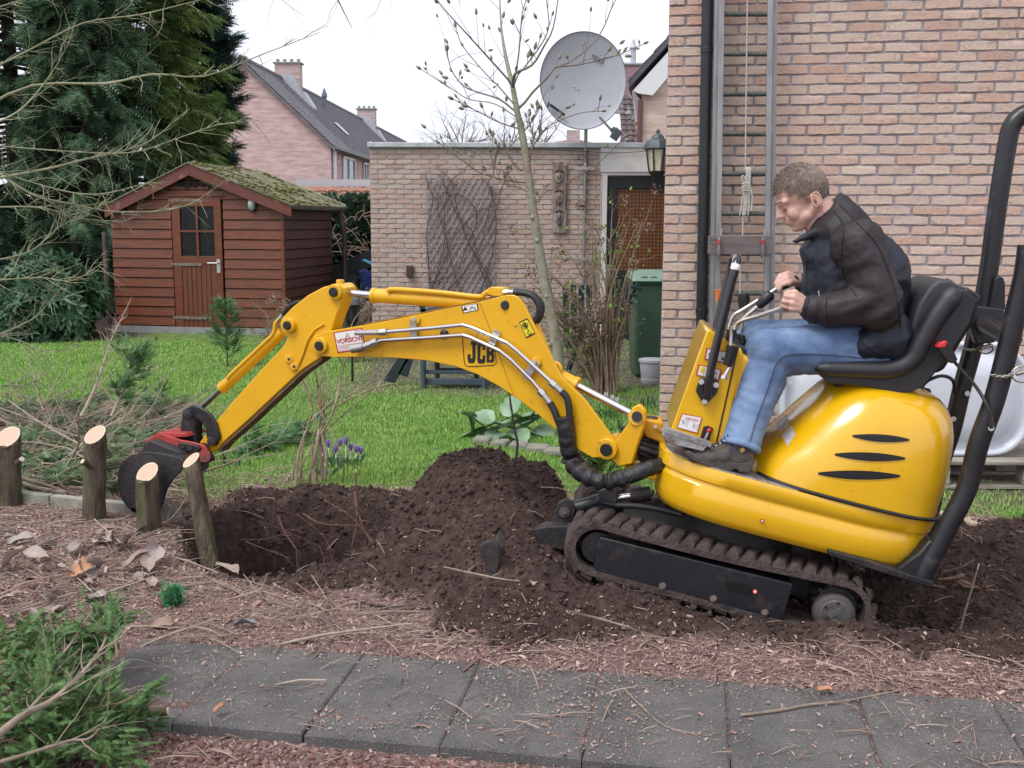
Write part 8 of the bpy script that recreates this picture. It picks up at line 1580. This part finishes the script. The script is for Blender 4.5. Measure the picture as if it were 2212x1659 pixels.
bk_ = thing('bucket', 'round white plastic bucket on the ground in front of the green bin', 'bucket', tuple(G(1410, 828))); q = G(1410, 828); h_ = P(1410, 776, q.y).z; wbm = M('white_plastic', (.48, .49, .53), (.56, .57, .60), rough=.45, nscale=3)
m = MB(); m.lathe((q.x, q.y, .0), [(.100, 0), (.108, .01), (.128, h_ - .02), (.128, h_), (.120, h_), (.112, .04)], 28); obj('pail', m, wbm, bk_, smooth=40); m = MB(); m.lathe((q.x, q.y, h_ - .025), [(.128, 0), (.138, .004), (.138, .025), (.128, .028)], 28); obj('rim', m, wbm, bk_, smooth=40)
pz = G(1330, 700, 0); flat('pavement_edge', [(1270, 752), (1400, 752), (1400, 758), (1270, 758)], 13.2, .1, bpy.data.materials['grey_concrete'], 'low concrete step below the dark garage door', 'step')
Yt = 6.12; tb_ = thing('plastic_tub', 'big white rounded plastic tub standing on its side on a pallet', 'tub', tuple(G(1960, 1040))); tubm = M('tub_white', (.60, .63, .70), (.66, .69, .75), rough=.22, nscale=2, coat=.3); 
cx0, cx1, cy0, cy1 = 1686, 2226, 738, 986
def rr_ring(ins, dy, rad=85, n=8):
 out = []; x0, x1, y0, y1 = cx0 + ins, cx1 - ins, cy0 + ins, cy1 - ins; r_ = max(8, rad - ins * .6)
 for cx, cy, a0 in ((x1 - r_, y1 - r_, 0), (x0 + r_, y1 - r_, 90), (x0 + r_, y0 + r_, 180), (x1 - r_, y0 + r_, 270)):
  for k in range(n + 1): a = math.radians(a0 + 90 * k / n); p = P(cx + r_ * math.cos(a), cy + r_ * math.sin(a), Yt); out.append(p + Vector((0, dy, 0)))
 return out
m = MB(); m.loft([rr_ring(0, .03), rr_ring(0, .0), rr_ring(3, -.012), rr_ring(9, -.012), rr_ring(12, .0), rr_ring(14, .015), rr_ring(20, .02), rr_ring(36, -.02), rr_ring(58, -.045), rr_ring(75, -.05)]); obj('face', m, tubm, tb_, smooth=60)
m = MB(); m.loft([rr_ring(4, .03), rr_ring(8, .12), rr_ring(20, .40)]); obj('shell', m, tubm, tb_, smooth=50)
m = MB(); a = P(1689, 812, Yt - .02); m.box(a, (.04, .03, .05)); obj('latch', m, steel, tb_, bevel=.004)
def TF_(x, y, c): return P(x, y, Yt - .045 + c)
cu = bpy.data.curves.new('t', 'FONT'); cu.body = 'elux'; cu.size = 1; o = bpy.data.objects.new('t', cu); SC.collection.objects.link(o); dg = bpy.context.evaluated_depsgraph_get(); me = bpy.data.meshes.new_from_object(o.evaluated_get(dg)); bpy.data.objects.remove(o)
xs = [v.co.x for v in me.vertices]; A_, B_ = TF_(1703, 793, 0), TF_(1706, 833, 0)
for v in me.vertices: u = (v.co.x - min(xs)) / (max(xs) - min(xs)); v.co = A_ + (B_ - A_) * u + Vector((.045 * v.co.y, .02, 0)) - org(tb_)
me.materials.clear(); me.materials.append(whm); o = bpy.data.objects.new('lettering', me); _link(o); o.parent = tb_
pw = M('pallet_wood', (.26, .23, .20), (.42, .38, .34), rough=.85, nscale=8, bump=.3, bscale=50, stretch=(.4, .4, 3), dirt=(.14, .12, .10), dscale=7, damt=.4); pa = thing('pallet', 'grey wooden pallet under the white tub behind the excavator', 'pallet', tuple(G(2100, 1050)))
zp = P(2100, 992, Yt - .1).z; px0 = P(1985, 1000, Yt).x
for k in range(5): m = MB(); m.box((px0 + .62, Yt - .1 + k * .17, zp - .011), (1.25, .10 if k else .12, .022)); obj('deck_board', m, pw, pa, bevel=.003)
for x in (.06, .62, 1.19):
 for y in (0, .35, .68): m = MB(); m.box((px0 + x, Yt - .09 + y, (zp - .022) * .5 + .012), (.14, .10, zp - .045)); obj('block', m, pw, pa, bevel=.004)
for y in (0, .35, .68): m = MB(); m.box((px0 + .62, Yt - .09 + y, .011), (1.25, .10, .02)); obj('bottom_board', m, pw, pa, bevel=.003)
rngn = np.random.default_rng(31)
sb = M('stump_bark', (.055, .036, .026), (.19, .145, .10), rough=.95, nscale=20, bump=1.0, bscale=45, bdist=.03, stretch=(1.6, 1.6, .3), dirt=(.10, .13, .04), dscale=9, damt=.45)
def cut_mat():
 m, nt, b = _new('cut_wood'); N = nt.nodes; L = nt.links; tc = N.new('ShaderNodeTexCoord'); w = N.new('ShaderNodeTexWave'); w.wave_type = 'RINGS'; w.rings_direction = 'Z'; w.inputs['Scale'].default_value = 40; w.inputs['Distortion'].default_value = 2.5; L.new(tc.outputs['Object'], w.inputs[0])
 r = N.new('ShaderNodeValToRGB'); r.color_ramp.elements[0].color = (.50, .35, .25, 1); r.color_ramp.elements[1].color = (.60, .45, .34, 1); L.new(w.outputs['Fac'], r.inputs[0]); L.new(r.outputs[0], b.inputs['Base Color']); b.inputs['Roughness'].default_value = .8; return m
cm = cut_mat(); rim_m = M('cut_rim', (.52, .43, .31), (.64, .54, .41), rough=.85, nscale=40)
def stump(label, base, top, r0, r1, tilt, seed, stub=None):
 base, top = Vector(base), Vector(top); t = thing('tree_stump', label, 'stump', tuple(base), 'sawn stumps at the left end of the bed'); rng = random.Random(seed); ax = (top - base); H = ax.length; ax.normalize(); e = ax.orthogonal().normalized(); f = ax.cross(e); n = 22; rings = []; ph = [rng.uniform(0, 6) for _ in range(3)]
 K = 12
 for i in range(K + 1):
  h = H * i / K; rr_ = r0 + (r1 - r0) * min(1, i / K * 1.3) + (.35 * r0 * max(0, .25 - i / K)); ring = []
  for j in range(n):
   a = 2 * math.pi * j / n; q = rr_ * (1 + .06 * math.sin(2 * a + ph[0] + i * .2) + .05 * math.sin(5 * a + ph[1] + i * .3) + rng.gauss(0, .018)); p = base + ax * h + e * (q * math.cos(a)) + f * (q * math.sin(a))
   if i == K: p = base + ax * h + e * (rr_ * math.cos(a)) + f * (rr_ * math.sin(a)); p = p + Vector((0, 0, 1)) * (Vector(tilt).dot(p - base - ax * h))
   ring.append(p)
  rings.append(ring)
 m = MB(); m.loft(rings); obj('bark_body', m, sb, t, smooth=70)
 c = sum(rings[-1], Vector()) / n; o = [p + (c - p) * .02 + ax * .003 for p in rings[-1]]; i1 = [p + (c - p) * .14 + ax * .004 for p in rings[-1]]; m = MB(); m.add(o + i1, [(k, (k + 1) % n, n + (k + 1) % n, n + k) for k in range(n)]); obj('sapwood_rim', m, rim_m, t, fix=False)
 m = MB(); m.add([p - c for p in i1] + [Vector((0, 0, 0)) + ax * .002], [(k, (k + 1) % n, n) for k in range(n)]); me = bpy.data.meshes.new('cut_face'); me.from_pydata([tuple(v) for v in m.v], [], m.f); me.materials.append(cm); oo = bpy.data.objects.new('cut_face', me); _link(oo); oo.parent = t; oo.location = c - base; _ORG[oo.name] = c
 if stub is not None:
  a, b, r_ = stub; m = MB(); m.tube([a, b], [r_ * 1.2, r_], 10); s_ = obj('branch_stub', m, sb, t, smooth=60); m = MB(); d = (Vector(b) - Vector(a)).normalized(); m.cyl(Vector(b), Vector(b) + d * .004, r_ * .9, 12); obj('stub_cut', m, rim_m, s_)
 return t
def on(x, y): p = G(x, y); p.z = h1(p.x, p.y) - .02; return p
b = on(18, 1112); stump('thick sawn stump cut off by the left edge of the picture', b, P(16, 945, b.y), .068, .062, (.12, .7, 0), 1, (P(38, 1000, b.y - .05), P(47, 992, b.y - .09), .014))
b = on(205, 1148); stump('tall mossy sawn stump with a side stub, second from left', b, P(205, 940, b.y), .056, .050, (.25, .7, 0), 2, (P(200, 1010, b.y - .04), P(179, 997, b.y - .08), .013))
b = on(322, 1168); stump('short sawn stump standing in front of the excavator bucket', b, P(318, 1022, b.y), .054, .050, (.2, .75, 0), 3)
b = on(475, 1196); stump('thin sawn stump leaning left at the edge of the dug hole', b, P(413, 995, b.y + .12), .042, .038, (.3, .75, 0), 4)
a, c = G(66, 1108), G(352, 1140); ce = M('edging_concrete', (.26, .25, .21), (.38, .37, .32), rough=.9, nscale=9, dirt=(.2, .22, .14), dscale=7, damt=.35, bump=.3, bscale=120); d = (c - a); Ld = d.length; d.normalize(); ang_ = math.atan2(d.y, d.x)
for i, (s0, s1, l) in enumerate(((-.9, .14, 'weathered concrete edging strip left of the mossy stump, left piece'), (.15, Ld + .1, 'pale concrete edging strip running behind the two middle stumps'))):
 q = a + d * ((s0 + s1) / 2); m = MB(); m.box((q.x, q.y, .03), (s1 - s0, .045, .16), (0, 0, ang_)); tag(obj('edging_strip', m, ce, None, bevel=.005, at=(q.x, q.y, 0)), l, 'edging')
bp_ = thing('brush_pile', 'pile of cut bare branches and conifer sprigs left of the bucket', 'brush pile', (-2.9, 6.0, 0)); rng = random.Random(77); tw1 = M('brush_twig', (.2, .15, .11), (.38, .31, .25), rough=.9, nscale=14, rand='island', ramp=[(.17, .12, .09), (.31, .25, .19), (.46, .38, .31), (.24, .22, .11)])
m = MB()
for k in range(210):
 x, y = rng.uniform(-30, 340), rng.uniform(885, 1075); Y = G(x, y + 20).y; p = P(x, y, Y + rng.uniform(-.1, .5)); p.z = max(.01, p.z * rng.uniform(.2, 1.3)); a = rng.gauss(0, .55) + (math.pi if rng.random() < .5 else 0); el = rng.gauss(.12, .25); d = Vector((math.cos(a), math.sin(a) * .6, math.sin(el)))
 grow(m, p, d, rng.uniform(.35, 1.0), rng.uniform(.003, .010), 1 if rng.random() < .65 else 0, rng, split=3, zig=.14)
o = obj('bare_branches', m, tw1, bp_, fix=False); o['kind'] = 'stuff'
m = MB(); segs = []
for k in range(80):
 x, y = rng.uniform(-20, 330), rng.uniform(870, 1090); Y = G(x, y + 25).y; p = P(x, y, Y + rng.uniform(0, .3)); p.z = max(.02, p.z * rng.uniform(.2, 1.3) + rng.uniform(0, .1)); a = rng.uniform(0, 6.28); d = Vector((math.cos(a), math.sin(a) * .7, rng.uniform(-.1, .35))) * rng.uniform(.15, .4); segs.append((p, p + d)); m.tube([p, p + d], [.004, .002], 4)
obj('sprig_stems', m, tw1, bp_)['kind'] = 'stuff'; fol_cut = foliage_mat('cut_conifer', None, [(.06, .11, .05), (.11, .18, .08), (.19, .28, .14), (.28, .36, .22)], .2)
crown('sprigs', segs, fol_cut, bp_, None, (.06, .13), 34, frond(7, .42, .15), .1, .5, 41)
def sprig(label, pts, r0, green, seed, name='upright_branch', cat='branch', n=18, mat=None, fm=None):
 rng = random.Random(seed); t = thing(name, label, cat, tuple(pts[0])); m = MB(); q = curve_pts(pts, 18); m.tube(q, list(np.linspace(r0, r0 * .25, len(q))), 6); sg = []
 for i in range(4, len(q)):
  for _ in range(2): d = (q[i] - q[i - 1]).normalized() * .8 + Vector((rng.gauss(0, .7), rng.gauss(0, .5), rng.gauss(.1, .5))); L_ = rng.uniform(.06, .2); grow(m, q[i], d, L_, r0 * .3, 0 if green else 1, rng, split=2); sg.append((q[i], q[i] + d.normalized() * L_))
 obj('stems', m, mat or tw1, t)['kind'] = 'stuff'
 if green: crown('foliage', sg[::2] if green < 2 else sg, fm or fol_fresh, t, None, (.05, .11), n, frond(7, .4, .12), .1, .4, seed)
 return t
sprig('bare forked branch sticking up from the brush pile towards the shed', [P(175, 900, 6.4), P(200, 850, 6.5), P(222, 790, 6.6), P(238, 740, 6.7), P(256, 700, 6.8)], .012, 0, 1)
sprig('branch with fresh green conifer tips standing up from the brush pile', [P(240, 900, 6.3), P(262, 850, 6.4), P(280, 810, 6.5), P(290, 770, 6.5)], .010, 1, 2)
sprig('long cut branch slanting right out of the brush pile', [P(150, 985, 6.0), P(200, 940, 6.1), P(260, 905, 6.2), P(285, 890, 6.3)], .010, 0, 3)
sprig('low green conifer sprig lying on the lawn right of the arm', [on(470, 992) + Vector((0, 0, .04)), on(520, 985) + Vector((0, 0, .06)), on(600, 965) + Vector((0, 0, .06)), on(640, 950) + Vector((0, 0, .05))], .006, 2, 4)
sprig('cut green sprig lying at the brush pile edge behind the bucket', [on(290, 1010) + Vector((0, 0, .1)), on(300, 960) + Vector((0, 0, .12)), on(340, 900) + Vector((0, 0, .12)), on(345, 880) + Vector((0, 0, .08))], .006, 1, 5)
x = rngn.uniform(-3.2, .3, 900); y = rngn.uniform(3.6, 5.4, 900); s, g, p, d_ = zones(x, y); kk = (s < .4) & (g < .5); lay('fallen_twigs', *TWIG, x[kk], y[kk], rngn.lognormal(math.log(.16), .45, kk.sum())[:, None] * np.array([1, .45, .45]), .18, tw1, .012, 'longer bare twigs lying over the bark bed at the left', 'twig litter', 14)
fb = thing('cut_conifer_branches', 'heap of freshly cut green conifer branches in the lower left corner', 'cut branches', tuple(G(150, 1500))); rng = random.Random(91); m = MB(); segs = []
for k in range(44):
 x, y = rng.uniform(-60, 270), rng.uniform(1385, 1690); Y = G(x, min(y + 40, 1659)).y + rng.uniform(-.05, .12); p = P(x, y, Y); p.z = max(.01, min(.28, p.z + rng.uniform(-.02, .1))); a = rng.gauss(.35, .7); d = Vector((math.cos(a), math.sin(a) * .8, rng.uniform(-.05, .4))) * rng.uniform(.1, .26)
 if proj(p + d)[0] > 300: continue
 segs.append((p, p + d)); m.tube([p, p + d * .5 + Vector((0, 0, .01)), p + d], [.0035, .0025, .0012], 4)
 for j in range(5): t = rng.uniform(.1, .9); s = p + d * t; dd = d.normalized() * .5 + Vector((rng.gauss(0, .5), rng.gauss(0, .5), rng.gauss(.05, .3))); dd = dd.normalized() * rng.uniform(.06, .14); segs.append((s, s + dd)); m.tube([s, s + dd], [.0018, .0008], 3)
obj('stems', m, M('conifer_stem', (.2, .13, .08), (.32, .22, .14), rough=.85), fb)['kind'] = 'stuff'
fine = frond(11, .34, .12, 5); fol_near = foliage_mat('fresh_conifer', None, [(.03, .065, .025), (.07, .14, .045), (.13, .23, .075), (.22, .33, .13)], .2); crown('foliage', segs, fol_near, fb, None, (.034, .070), 15, fine, .08, .45, 55)
bw = M('pale_branch', (.20, .15, .11), (.34, .27, .21), rough=.8, nscale=16, bump=.3, bscale=120); 
def bigbranch(label, pts, r0, r1, seed, subs=(), mat=None, n=10):
 rng = random.Random(seed); t = thing('cut_branch', label, 'branch', tuple(pts[0])); m = MB(); q = curve_pts(pts, 24); m.tube(q, list(np.linspace(r0, r1, len(q))), 8)
 for i in range(3, len(q) - 1, 2):
  d = (q[i] - q[i - 1]).normalized() * .9 + Vector((rng.gauss(0, .35), rng.gauss(0, .4), rng.gauss(.1, .3))); grow(m, q[i], d, rng.uniform(.06, .22), r0 * .3, 1, rng, split=2, zig=.12)
 obj('wood', m, mat or bw, t, smooth=60, fix=False)['kind'] = 'stuff'; return t
def lowp(x, y, dz=.05, dY=0): p = G(x, y); p = P(x, y, G(x, y, dz).y + dY); return p
bigbranch('long pale branch lying over the cut conifer branches at lower left', [lowp(-20, 1600, .2), lowp(50, 1545, .2), lowp(110, 1515, .2), lowp(150, 1480, .2), lowp(190, 1440, .2), lowp(222, 1395, .2), lowp(245, 1330, .18)], .011, .003, 1)
bigbranch('curved pale branch crossing left of the long one', [lowp(-20, 1560, .15), lowp(50, 1510, .16), lowp(100, 1460, .17), lowp(130, 1420, .18), lowp(160, 1380, .2), lowp(190, 1330, .2)], .008, .002, 2)
bigbranch('thin arching twig low in the bottom left corner', [lowp(-20, 1652, .12), lowp(80, 1622, .12), lowp(150, 1600, .12), lowp(200, 1590, .12), lowp(250, 1520, .1)], .006, .002, 3)
bigbranch('brown branch lying between the green cut branches and the path', [lowp(110, 1515, .06), lowp(170, 1525, .06), lowp(230, 1510, .06), lowp(275, 1490, .06)], .008, .006, 4)
lg_ = thing('cut_log', 'short cut branch with pale sawn end lying on the path end', 'log', tuple(G(320, 1550))); m = MB(); A_, B_ = lowp(255, 1538, .03), lowp(362, 1536, .03); m.tube(curve_pts([A_, (A_ + B_) / 2 + Vector((0, 0, -.004)), B_], 10), .0135, 10); obj('bark_body', m, sb, lg_, smooth=60); d = (B_ - A_).normalized(); m = MB(); m.cyl(B_, B_ + d * .003, .0125, 14); obj('sawn_end', m, rim_m, lg_)
bigbranch('dark knotty branch lying on the bed above the cut branches', [lowp(58, 1340, .03), lowp(95, 1360, .03), lowp(130, 1390, .03), lowp(160, 1420, .03), lowp(185, 1455, .02)], .011, .007, 5, mat=M('dark_branch', (.035, .028, .026), (.10, .085, .08), rough=.9, nscale=20))
for (l, pts, r_, s) in (('dark stick lying left of the green ball of foliage', [(200, 1270), (230, 1292), (250, 1298), (275, 1296)], .006, 1), ('long pale twig lying on the soil in front of the tracks', [(1225, 1320), (1290, 1335), (1350, 1352), (1420, 1375), (1500, 1392)], .0045, 2), ('long pale forked twig lying across the path slabs at right', [(1600, 1545), (1680, 1535), (1750, 1522), (1820, 1515), (1950, 1490)], .005, 3), ('thin curved twig on the path slabs below the tracks', [(1350, 1490), (1390, 1530), (1440, 1570), (1530, 1590)], .0035, 4), ('reddish root stick lying between soil and path', [(1000, 1450), (1040, 1420), (1090, 1400), (1130, 1385)], .0045, 5),
      ('dark root lying along the front of the hole', [(745, 1290), (800, 1305), (850, 1310), (900, 1305)], .006, 6), ('reddish root forking out of the front rim of the hole', [(640, 1260), (690, 1290), (710, 1250), (735, 1235)], .005, 7), ('pale twig lying at foot of the soil mound', [(960, 1225), (1020, 1238), (1080, 1250), (1120, 1255)], .004, 8), ('pale broken stick lying on the soil near the path', [(945, 1310), (955, 1345), (965, 1370)], .005, 9), ('thin twig lying on the bed left of the hole', [(420, 1230), (480, 1260), (560, 1290), (620, 1310)], .003, 10), ('thin pale stick leaning at the base of the short stump', [(300, 1160), (370, 1120), (410, 1065), (432, 1052)], .005, 11), ('long thin twig lying across the slabs at the left', [(600, 1600), (680, 1625), (760, 1640)], .003, 12)):
 t = thing('stick', l, 'stick', tuple(G(*pts[0]))); q = []
 for i, (x, y) in enumerate(pts):
  p = G(x, y)
  for _ in range(5): p = G(x, y, float(zat(np.array([p.x]), np.array([p.y]))[0]) + r_ * .8)
  if 'leaning' in l: p = P(x, y, G(300, 1160).y - .05)
  q.append(p)
 m = MB(); qq = curve_pts(q, 20); m.tube(qq, list(np.linspace(r_, r_ * .5, len(qq))), 6); rng = random.Random(s)
 for i in range(5, len(qq) - 2, 5): grow(m, qq[i], (qq[i] - qq[i - 1]).normalized() + Vector((rng.gauss(0, .4), rng.gauss(0, .4), .15)), rng.uniform(.04, .14), r_ * .4, 0, rng)
 obj('wood', m, M('root_red', (.14, .06, .05), (.26, .14, .12), rough=.85, nscale=30) if 'red' in l else (bpy.data.materials['dark_branch'] if 'dark' in l else bw), t, smooth=60, fix=False)
rt = thing('exposed_roots', 'tangle of thin exposed roots hanging in the dug hole', 'roots', (-1.0, 5.3, -.2)); m = MB(); rng = random.Random(61)
for l, r_ in (([(600, 1115), (615, 1150), (640, 1185)], .006), ([(520, 1165), (570, 1165), (620, 1150), (680, 1130)], .003), ([(530, 1170), (570, 1185), (610, 1200)], .004), ([(655, 1110), (690, 1130), (740, 1135), (780, 1132)], .007), ([(765, 1060), (770, 1120), (760, 1180)], .004), ([(770, 1100), (785, 1140), (795, 1160)], .005), ([(640, 1110), (700, 1160), (720, 1220)], .002), ([(700, 1080), (750, 1110), (790, 1150)], .003), ([(540, 1120), (600, 1140), (690, 1180)], .002)):
 q = curve_pts([P(x, y, 5.35 - .0018 * (y - 1100)) for x, y in l], 16); m.tube(q, list(np.linspace(r_, r_ * .4, len(q))), 5)
 for i in range(4, len(q), 3): grow(m, q[i], (q[i] - q[i - 1]).normalized() + Vector((rng.gauss(0, .6), rng.gauss(0, .3), rng.gauss(-.1, .5))), rng.uniform(.05, .16), .0015, 1, rng, split=2)
obj('root_strands', m, bpy.data.materials['root_red'], rt, fix=False)['kind'] = 'stuff'
def standing(label, pts, Y, r_, mat, seed, tip=None, name='bare_branch', cat='branch', tw=6):
 t = thing(name, label, cat, tuple(P(pts[0][0], pts[0][1], Y))); q = curve_pts([P(x, y, Y) for x, y in pts], 18); m = MB(); m.tube(q, list(np.linspace(r_, r_ * .5, len(q))), 7); rng = random.Random(seed)
 for k in range(tw): i = rng.randrange(5, len(q) - 1); grow(m, q[i], (q[i] - q[i - 1]).normalized() + Vector((rng.gauss(0, .7), 0, .1)), rng.uniform(.02, .09), r_ * .25, 0, rng)
 obj('wood', m, mat, t, smooth=60)
 if tip: m = MB(); d = (q[-1] - q[-2]).normalized(); m.tube([q[-1] - d * .002, q[-1] + d * tip], [r_ * .55, r_ * .62], 7); obj('pale_tip', m, rim_m, t, smooth=50)
standing('dark crooked stem standing in the top of the soil mound', [(1112, 1012), (1118, 960), (1112, 930), (1106, 890), (1100, 850), (1092, 800)], 4.82, .007, bpy.data.materials['dark_branch'], 1)
standing('short reddish stem with torn tip standing behind the hole', [(772, 1100), (770, 1060), (768, 1020)], 5.45, .007, bpy.data.materials['root_red'], 2, .012)
standing('thin snapped stick standing in the soil at far right', [(2074, 1365), (2085, 1320), (2100, 1270), (2112, 1228)], 4.0, .005, bw, 3, .02)
standing('small dark stub standing in the soil behind the snapped stick', [(2118, 1320), (2132, 1290), (2136, 1265)], 4.6, .005, bpy.data.materials['dark_branch'], 4)
t = thing('cut_log', 'pale peeled log lying on the grass at the right edge', 'log', tuple(G(2060, 1125))); m = MB(); q = curve_pts([G(2000, 1102, .03), G(2060, 1118, .03), G(2125, 1142, .03)], 10); m.tube(q, [.016 + .006 * i / len(q) for i in range(len(q))], 10); obj('wood', m, M('peeled_wood', (.36, .26, .19), (.52, .41, .32), rough=.8, nscale=14, dirt=(.2, .12, .09), dscale=12, damt=.3), t, smooth=60)
t = thing('tree_root_lump', 'lump of torn roots half buried in the soil behind the excavator', 'roots', tuple(G(2065, 1290))); m = MB(); rng = random.Random(8); c = P(2062, 1275, 4.45)
for k in range(14): a = rng.uniform(0, 6.28); q = c + Vector((rng.uniform(-.1, .1), 0, rng.uniform(-.05, .08))); m.tube(curve_pts([q, q + Vector((math.cos(a) * .06, -.04, math.sin(a) * .05)), q + Vector((math.cos(a) * .13, -.06, math.sin(a) * .12))], 8), [.012 - .001 * i for i in range(9)][:len(curve_pts([q, q, q], 8))], 6)
obj('roots', m, M('root_wood', (.10, .055, .04), (.24, .15, .11), rough=.9, nscale=18), t, smooth=60)['kind'] = 'stuff'
t = thing('stone', 'tan pebble on the soil slope in front of the mound', 'stone', tuple(G(845, 1228))); m = MB(); m.ball(G(845, 1226, .03), (.022, .018, .015), 12, 8); obj('stone_body', m, M('tan_stone', (.16, .10, .06), (.22, .15, .09), rough=.85), t, smooth=60)
lf_m = M('dead_leaf', (.24, .19, .165), (.40, .34, .31), rough=.75, nscale=10, bump=.3, bscale=60, rand='object', ramp=[(.25, .20, .19), (.42, .37, .35), (.30, .17, .10), (.36, .30, .27), (.20, .10, .05), (.48, .40, .34)]); rng = random.Random(5)
def deadleaf(L, w, curl, seed):
 rr_ = random.Random(seed); m = MB(); K = 9; rows = []
 for i in range(K + 1):
  t = i / K; wd = w * max(.02, math.sin(math.pi * min(1, .04 + .95 * t))) ** .75 * rr_.uniform(.88, 1.1); zc = curl * math.sin(t * 2.4 + rr_.uniform(-.1, .1)); rows.append([Vector((L * t, wd * s, zc + abs(s) ** 1.5 * w * .5 * (1 + .4 * math.sin(t * 7 + s * 2)))) for s in (-1, -.5, 0, .5, 1)])
 vs = [p for r_ in rows for p in r_]; m.add(vs, [(i * 5 + j, i * 5 + j + 1, (i + 1) * 5 + j + 1, (i + 1) * 5 + j) for i in range(K) for j in range(4)]); return m
lfm = []
for k in range(6): o = obj('x', deadleaf(1, .28 + .03 * (k % 3), .10 + .05 * (k % 2), k), lf_m, None, smooth=80, fix=False); sm_d = o.modifiers; lfm.append(o.data); bpy.data.objects.remove(o)
def putleaf(x, y, L, label, group=None, mat=None, k=0, rot=None):
 p = G(x, y); p.z = float(zat(np.array([p.x]), np.array([p.y]))[0]); p = G(x, y, p.z + .01); me = lfm[k % 6]
 if mat: me = me.copy(); me.materials.clear(); me.materials.append(mat)
 o = bpy.data.objects.new('fallen_leaf', me); _link(o); o.scale = (L, L, L); o.rotation_euler = (rng.gauss(0, .35), rng.gauss(-.1, .25), rng.uniform(0, 6.28) if rot is None else rot); o.location = p; tag(o, label, 'fallen leaf', group); return o
GL = 'fallen leaves heaped left on the bed'
LV = []
for k in range(48):
 x, y = rng.uniform(-10, 330), rng.uniform(1150, 1340)
 if x > 230 and y > 1260: continue
 LV.append((x, putleaf(x, y, rng.uniform(.05, .14) * (1 if y < 1260 else .7), None, GL, k=k), 0 if y < 1215 else 1 if y < 1275 else 2))
OW = 'first second third fourth fifth sixth seventh eighth ninth tenth eleventh twelfth thirteenth fourteenth fifteenth sixteenth seventeenth eighteenth nineteenth twentieth'.split()
for z_, w_ in enumerate(('in strip before the stumps', 'in middle strip left of the hole', 'in strip nearest the green branches')):
 for n_, (x, o, _) in enumerate(sorted([l for l in LV if l[2] == z_], key=lambda l: l[0])): o['label'] = 'dry curled leaf, %s from the left %s' % (OW[min(n_, 19)], w_)
putleaf(462, 1228, .14, 'big pale torn leaf lying between leaning stump and hole', k=1, rot=-.5); putleaf(322, 1352, .085, 'pale folded leaf below the green ball of foliage', k=2, rot=.35); putleaf(505, 1352, .085, 'dark grey curled leaf on the bark bed', k=3, mat=M('grey_leaf', (.10, .11, .13), (.2, .21, .23), rough=.6), rot=-.2); putleaf(462, 1540, .042, 'small orange leaf lying on the second path slab', k=4, mat=M('orange_leaf', (.42, .18, .09), (.5, .28, .17), rough=.7), rot=.3)
putleaf(1150, 1265, .03, 'small grey leaf on the soil in front of the mound', k=2); putleaf(150, 1245, .12, 'orange brown leaf lying in the leaf litter', k=5, mat=bpy.data.materials['orange_leaf'], rot=.4)
putleaf(1765, 1492, .05, 'orange brown leaf at the bed edge below the track', k=4, mat=bpy.data.materials['orange_leaf'], rot=.1)
b = on(372, 1312); t = thing('moss_ball_plant', 'small bright green ball of cushion foliage on the bark bed', 'plant', tuple(b)); gbm = foliage_mat('bright_cushion', None, [(.015, .12, .05), (.03, .22, .08), (.06, .34, .13), (.12, .42, .18)], .2); leaf_cloud('foliage', gbm, t, tuple(P(373, 1287, b.y)), (.047, .045, .052), 420, (.012, .024), frond(4, .5, .1), 3, .55, .3)
m = MB(); m.ball(P(373, 1290, b.y), (.036, .034, .04), 12, 8); obj('core', m, M('cushion_core', (.01, .05, .02), rough=1), t, smooth=60)
m = MB(); m.tube([P(352, 1306, b.y), P(362, 1300, b.y)], .016, 8); obj('root_plug', m, M('root_plug', (.10, .06, .045), rough=.9), t, smooth=60)
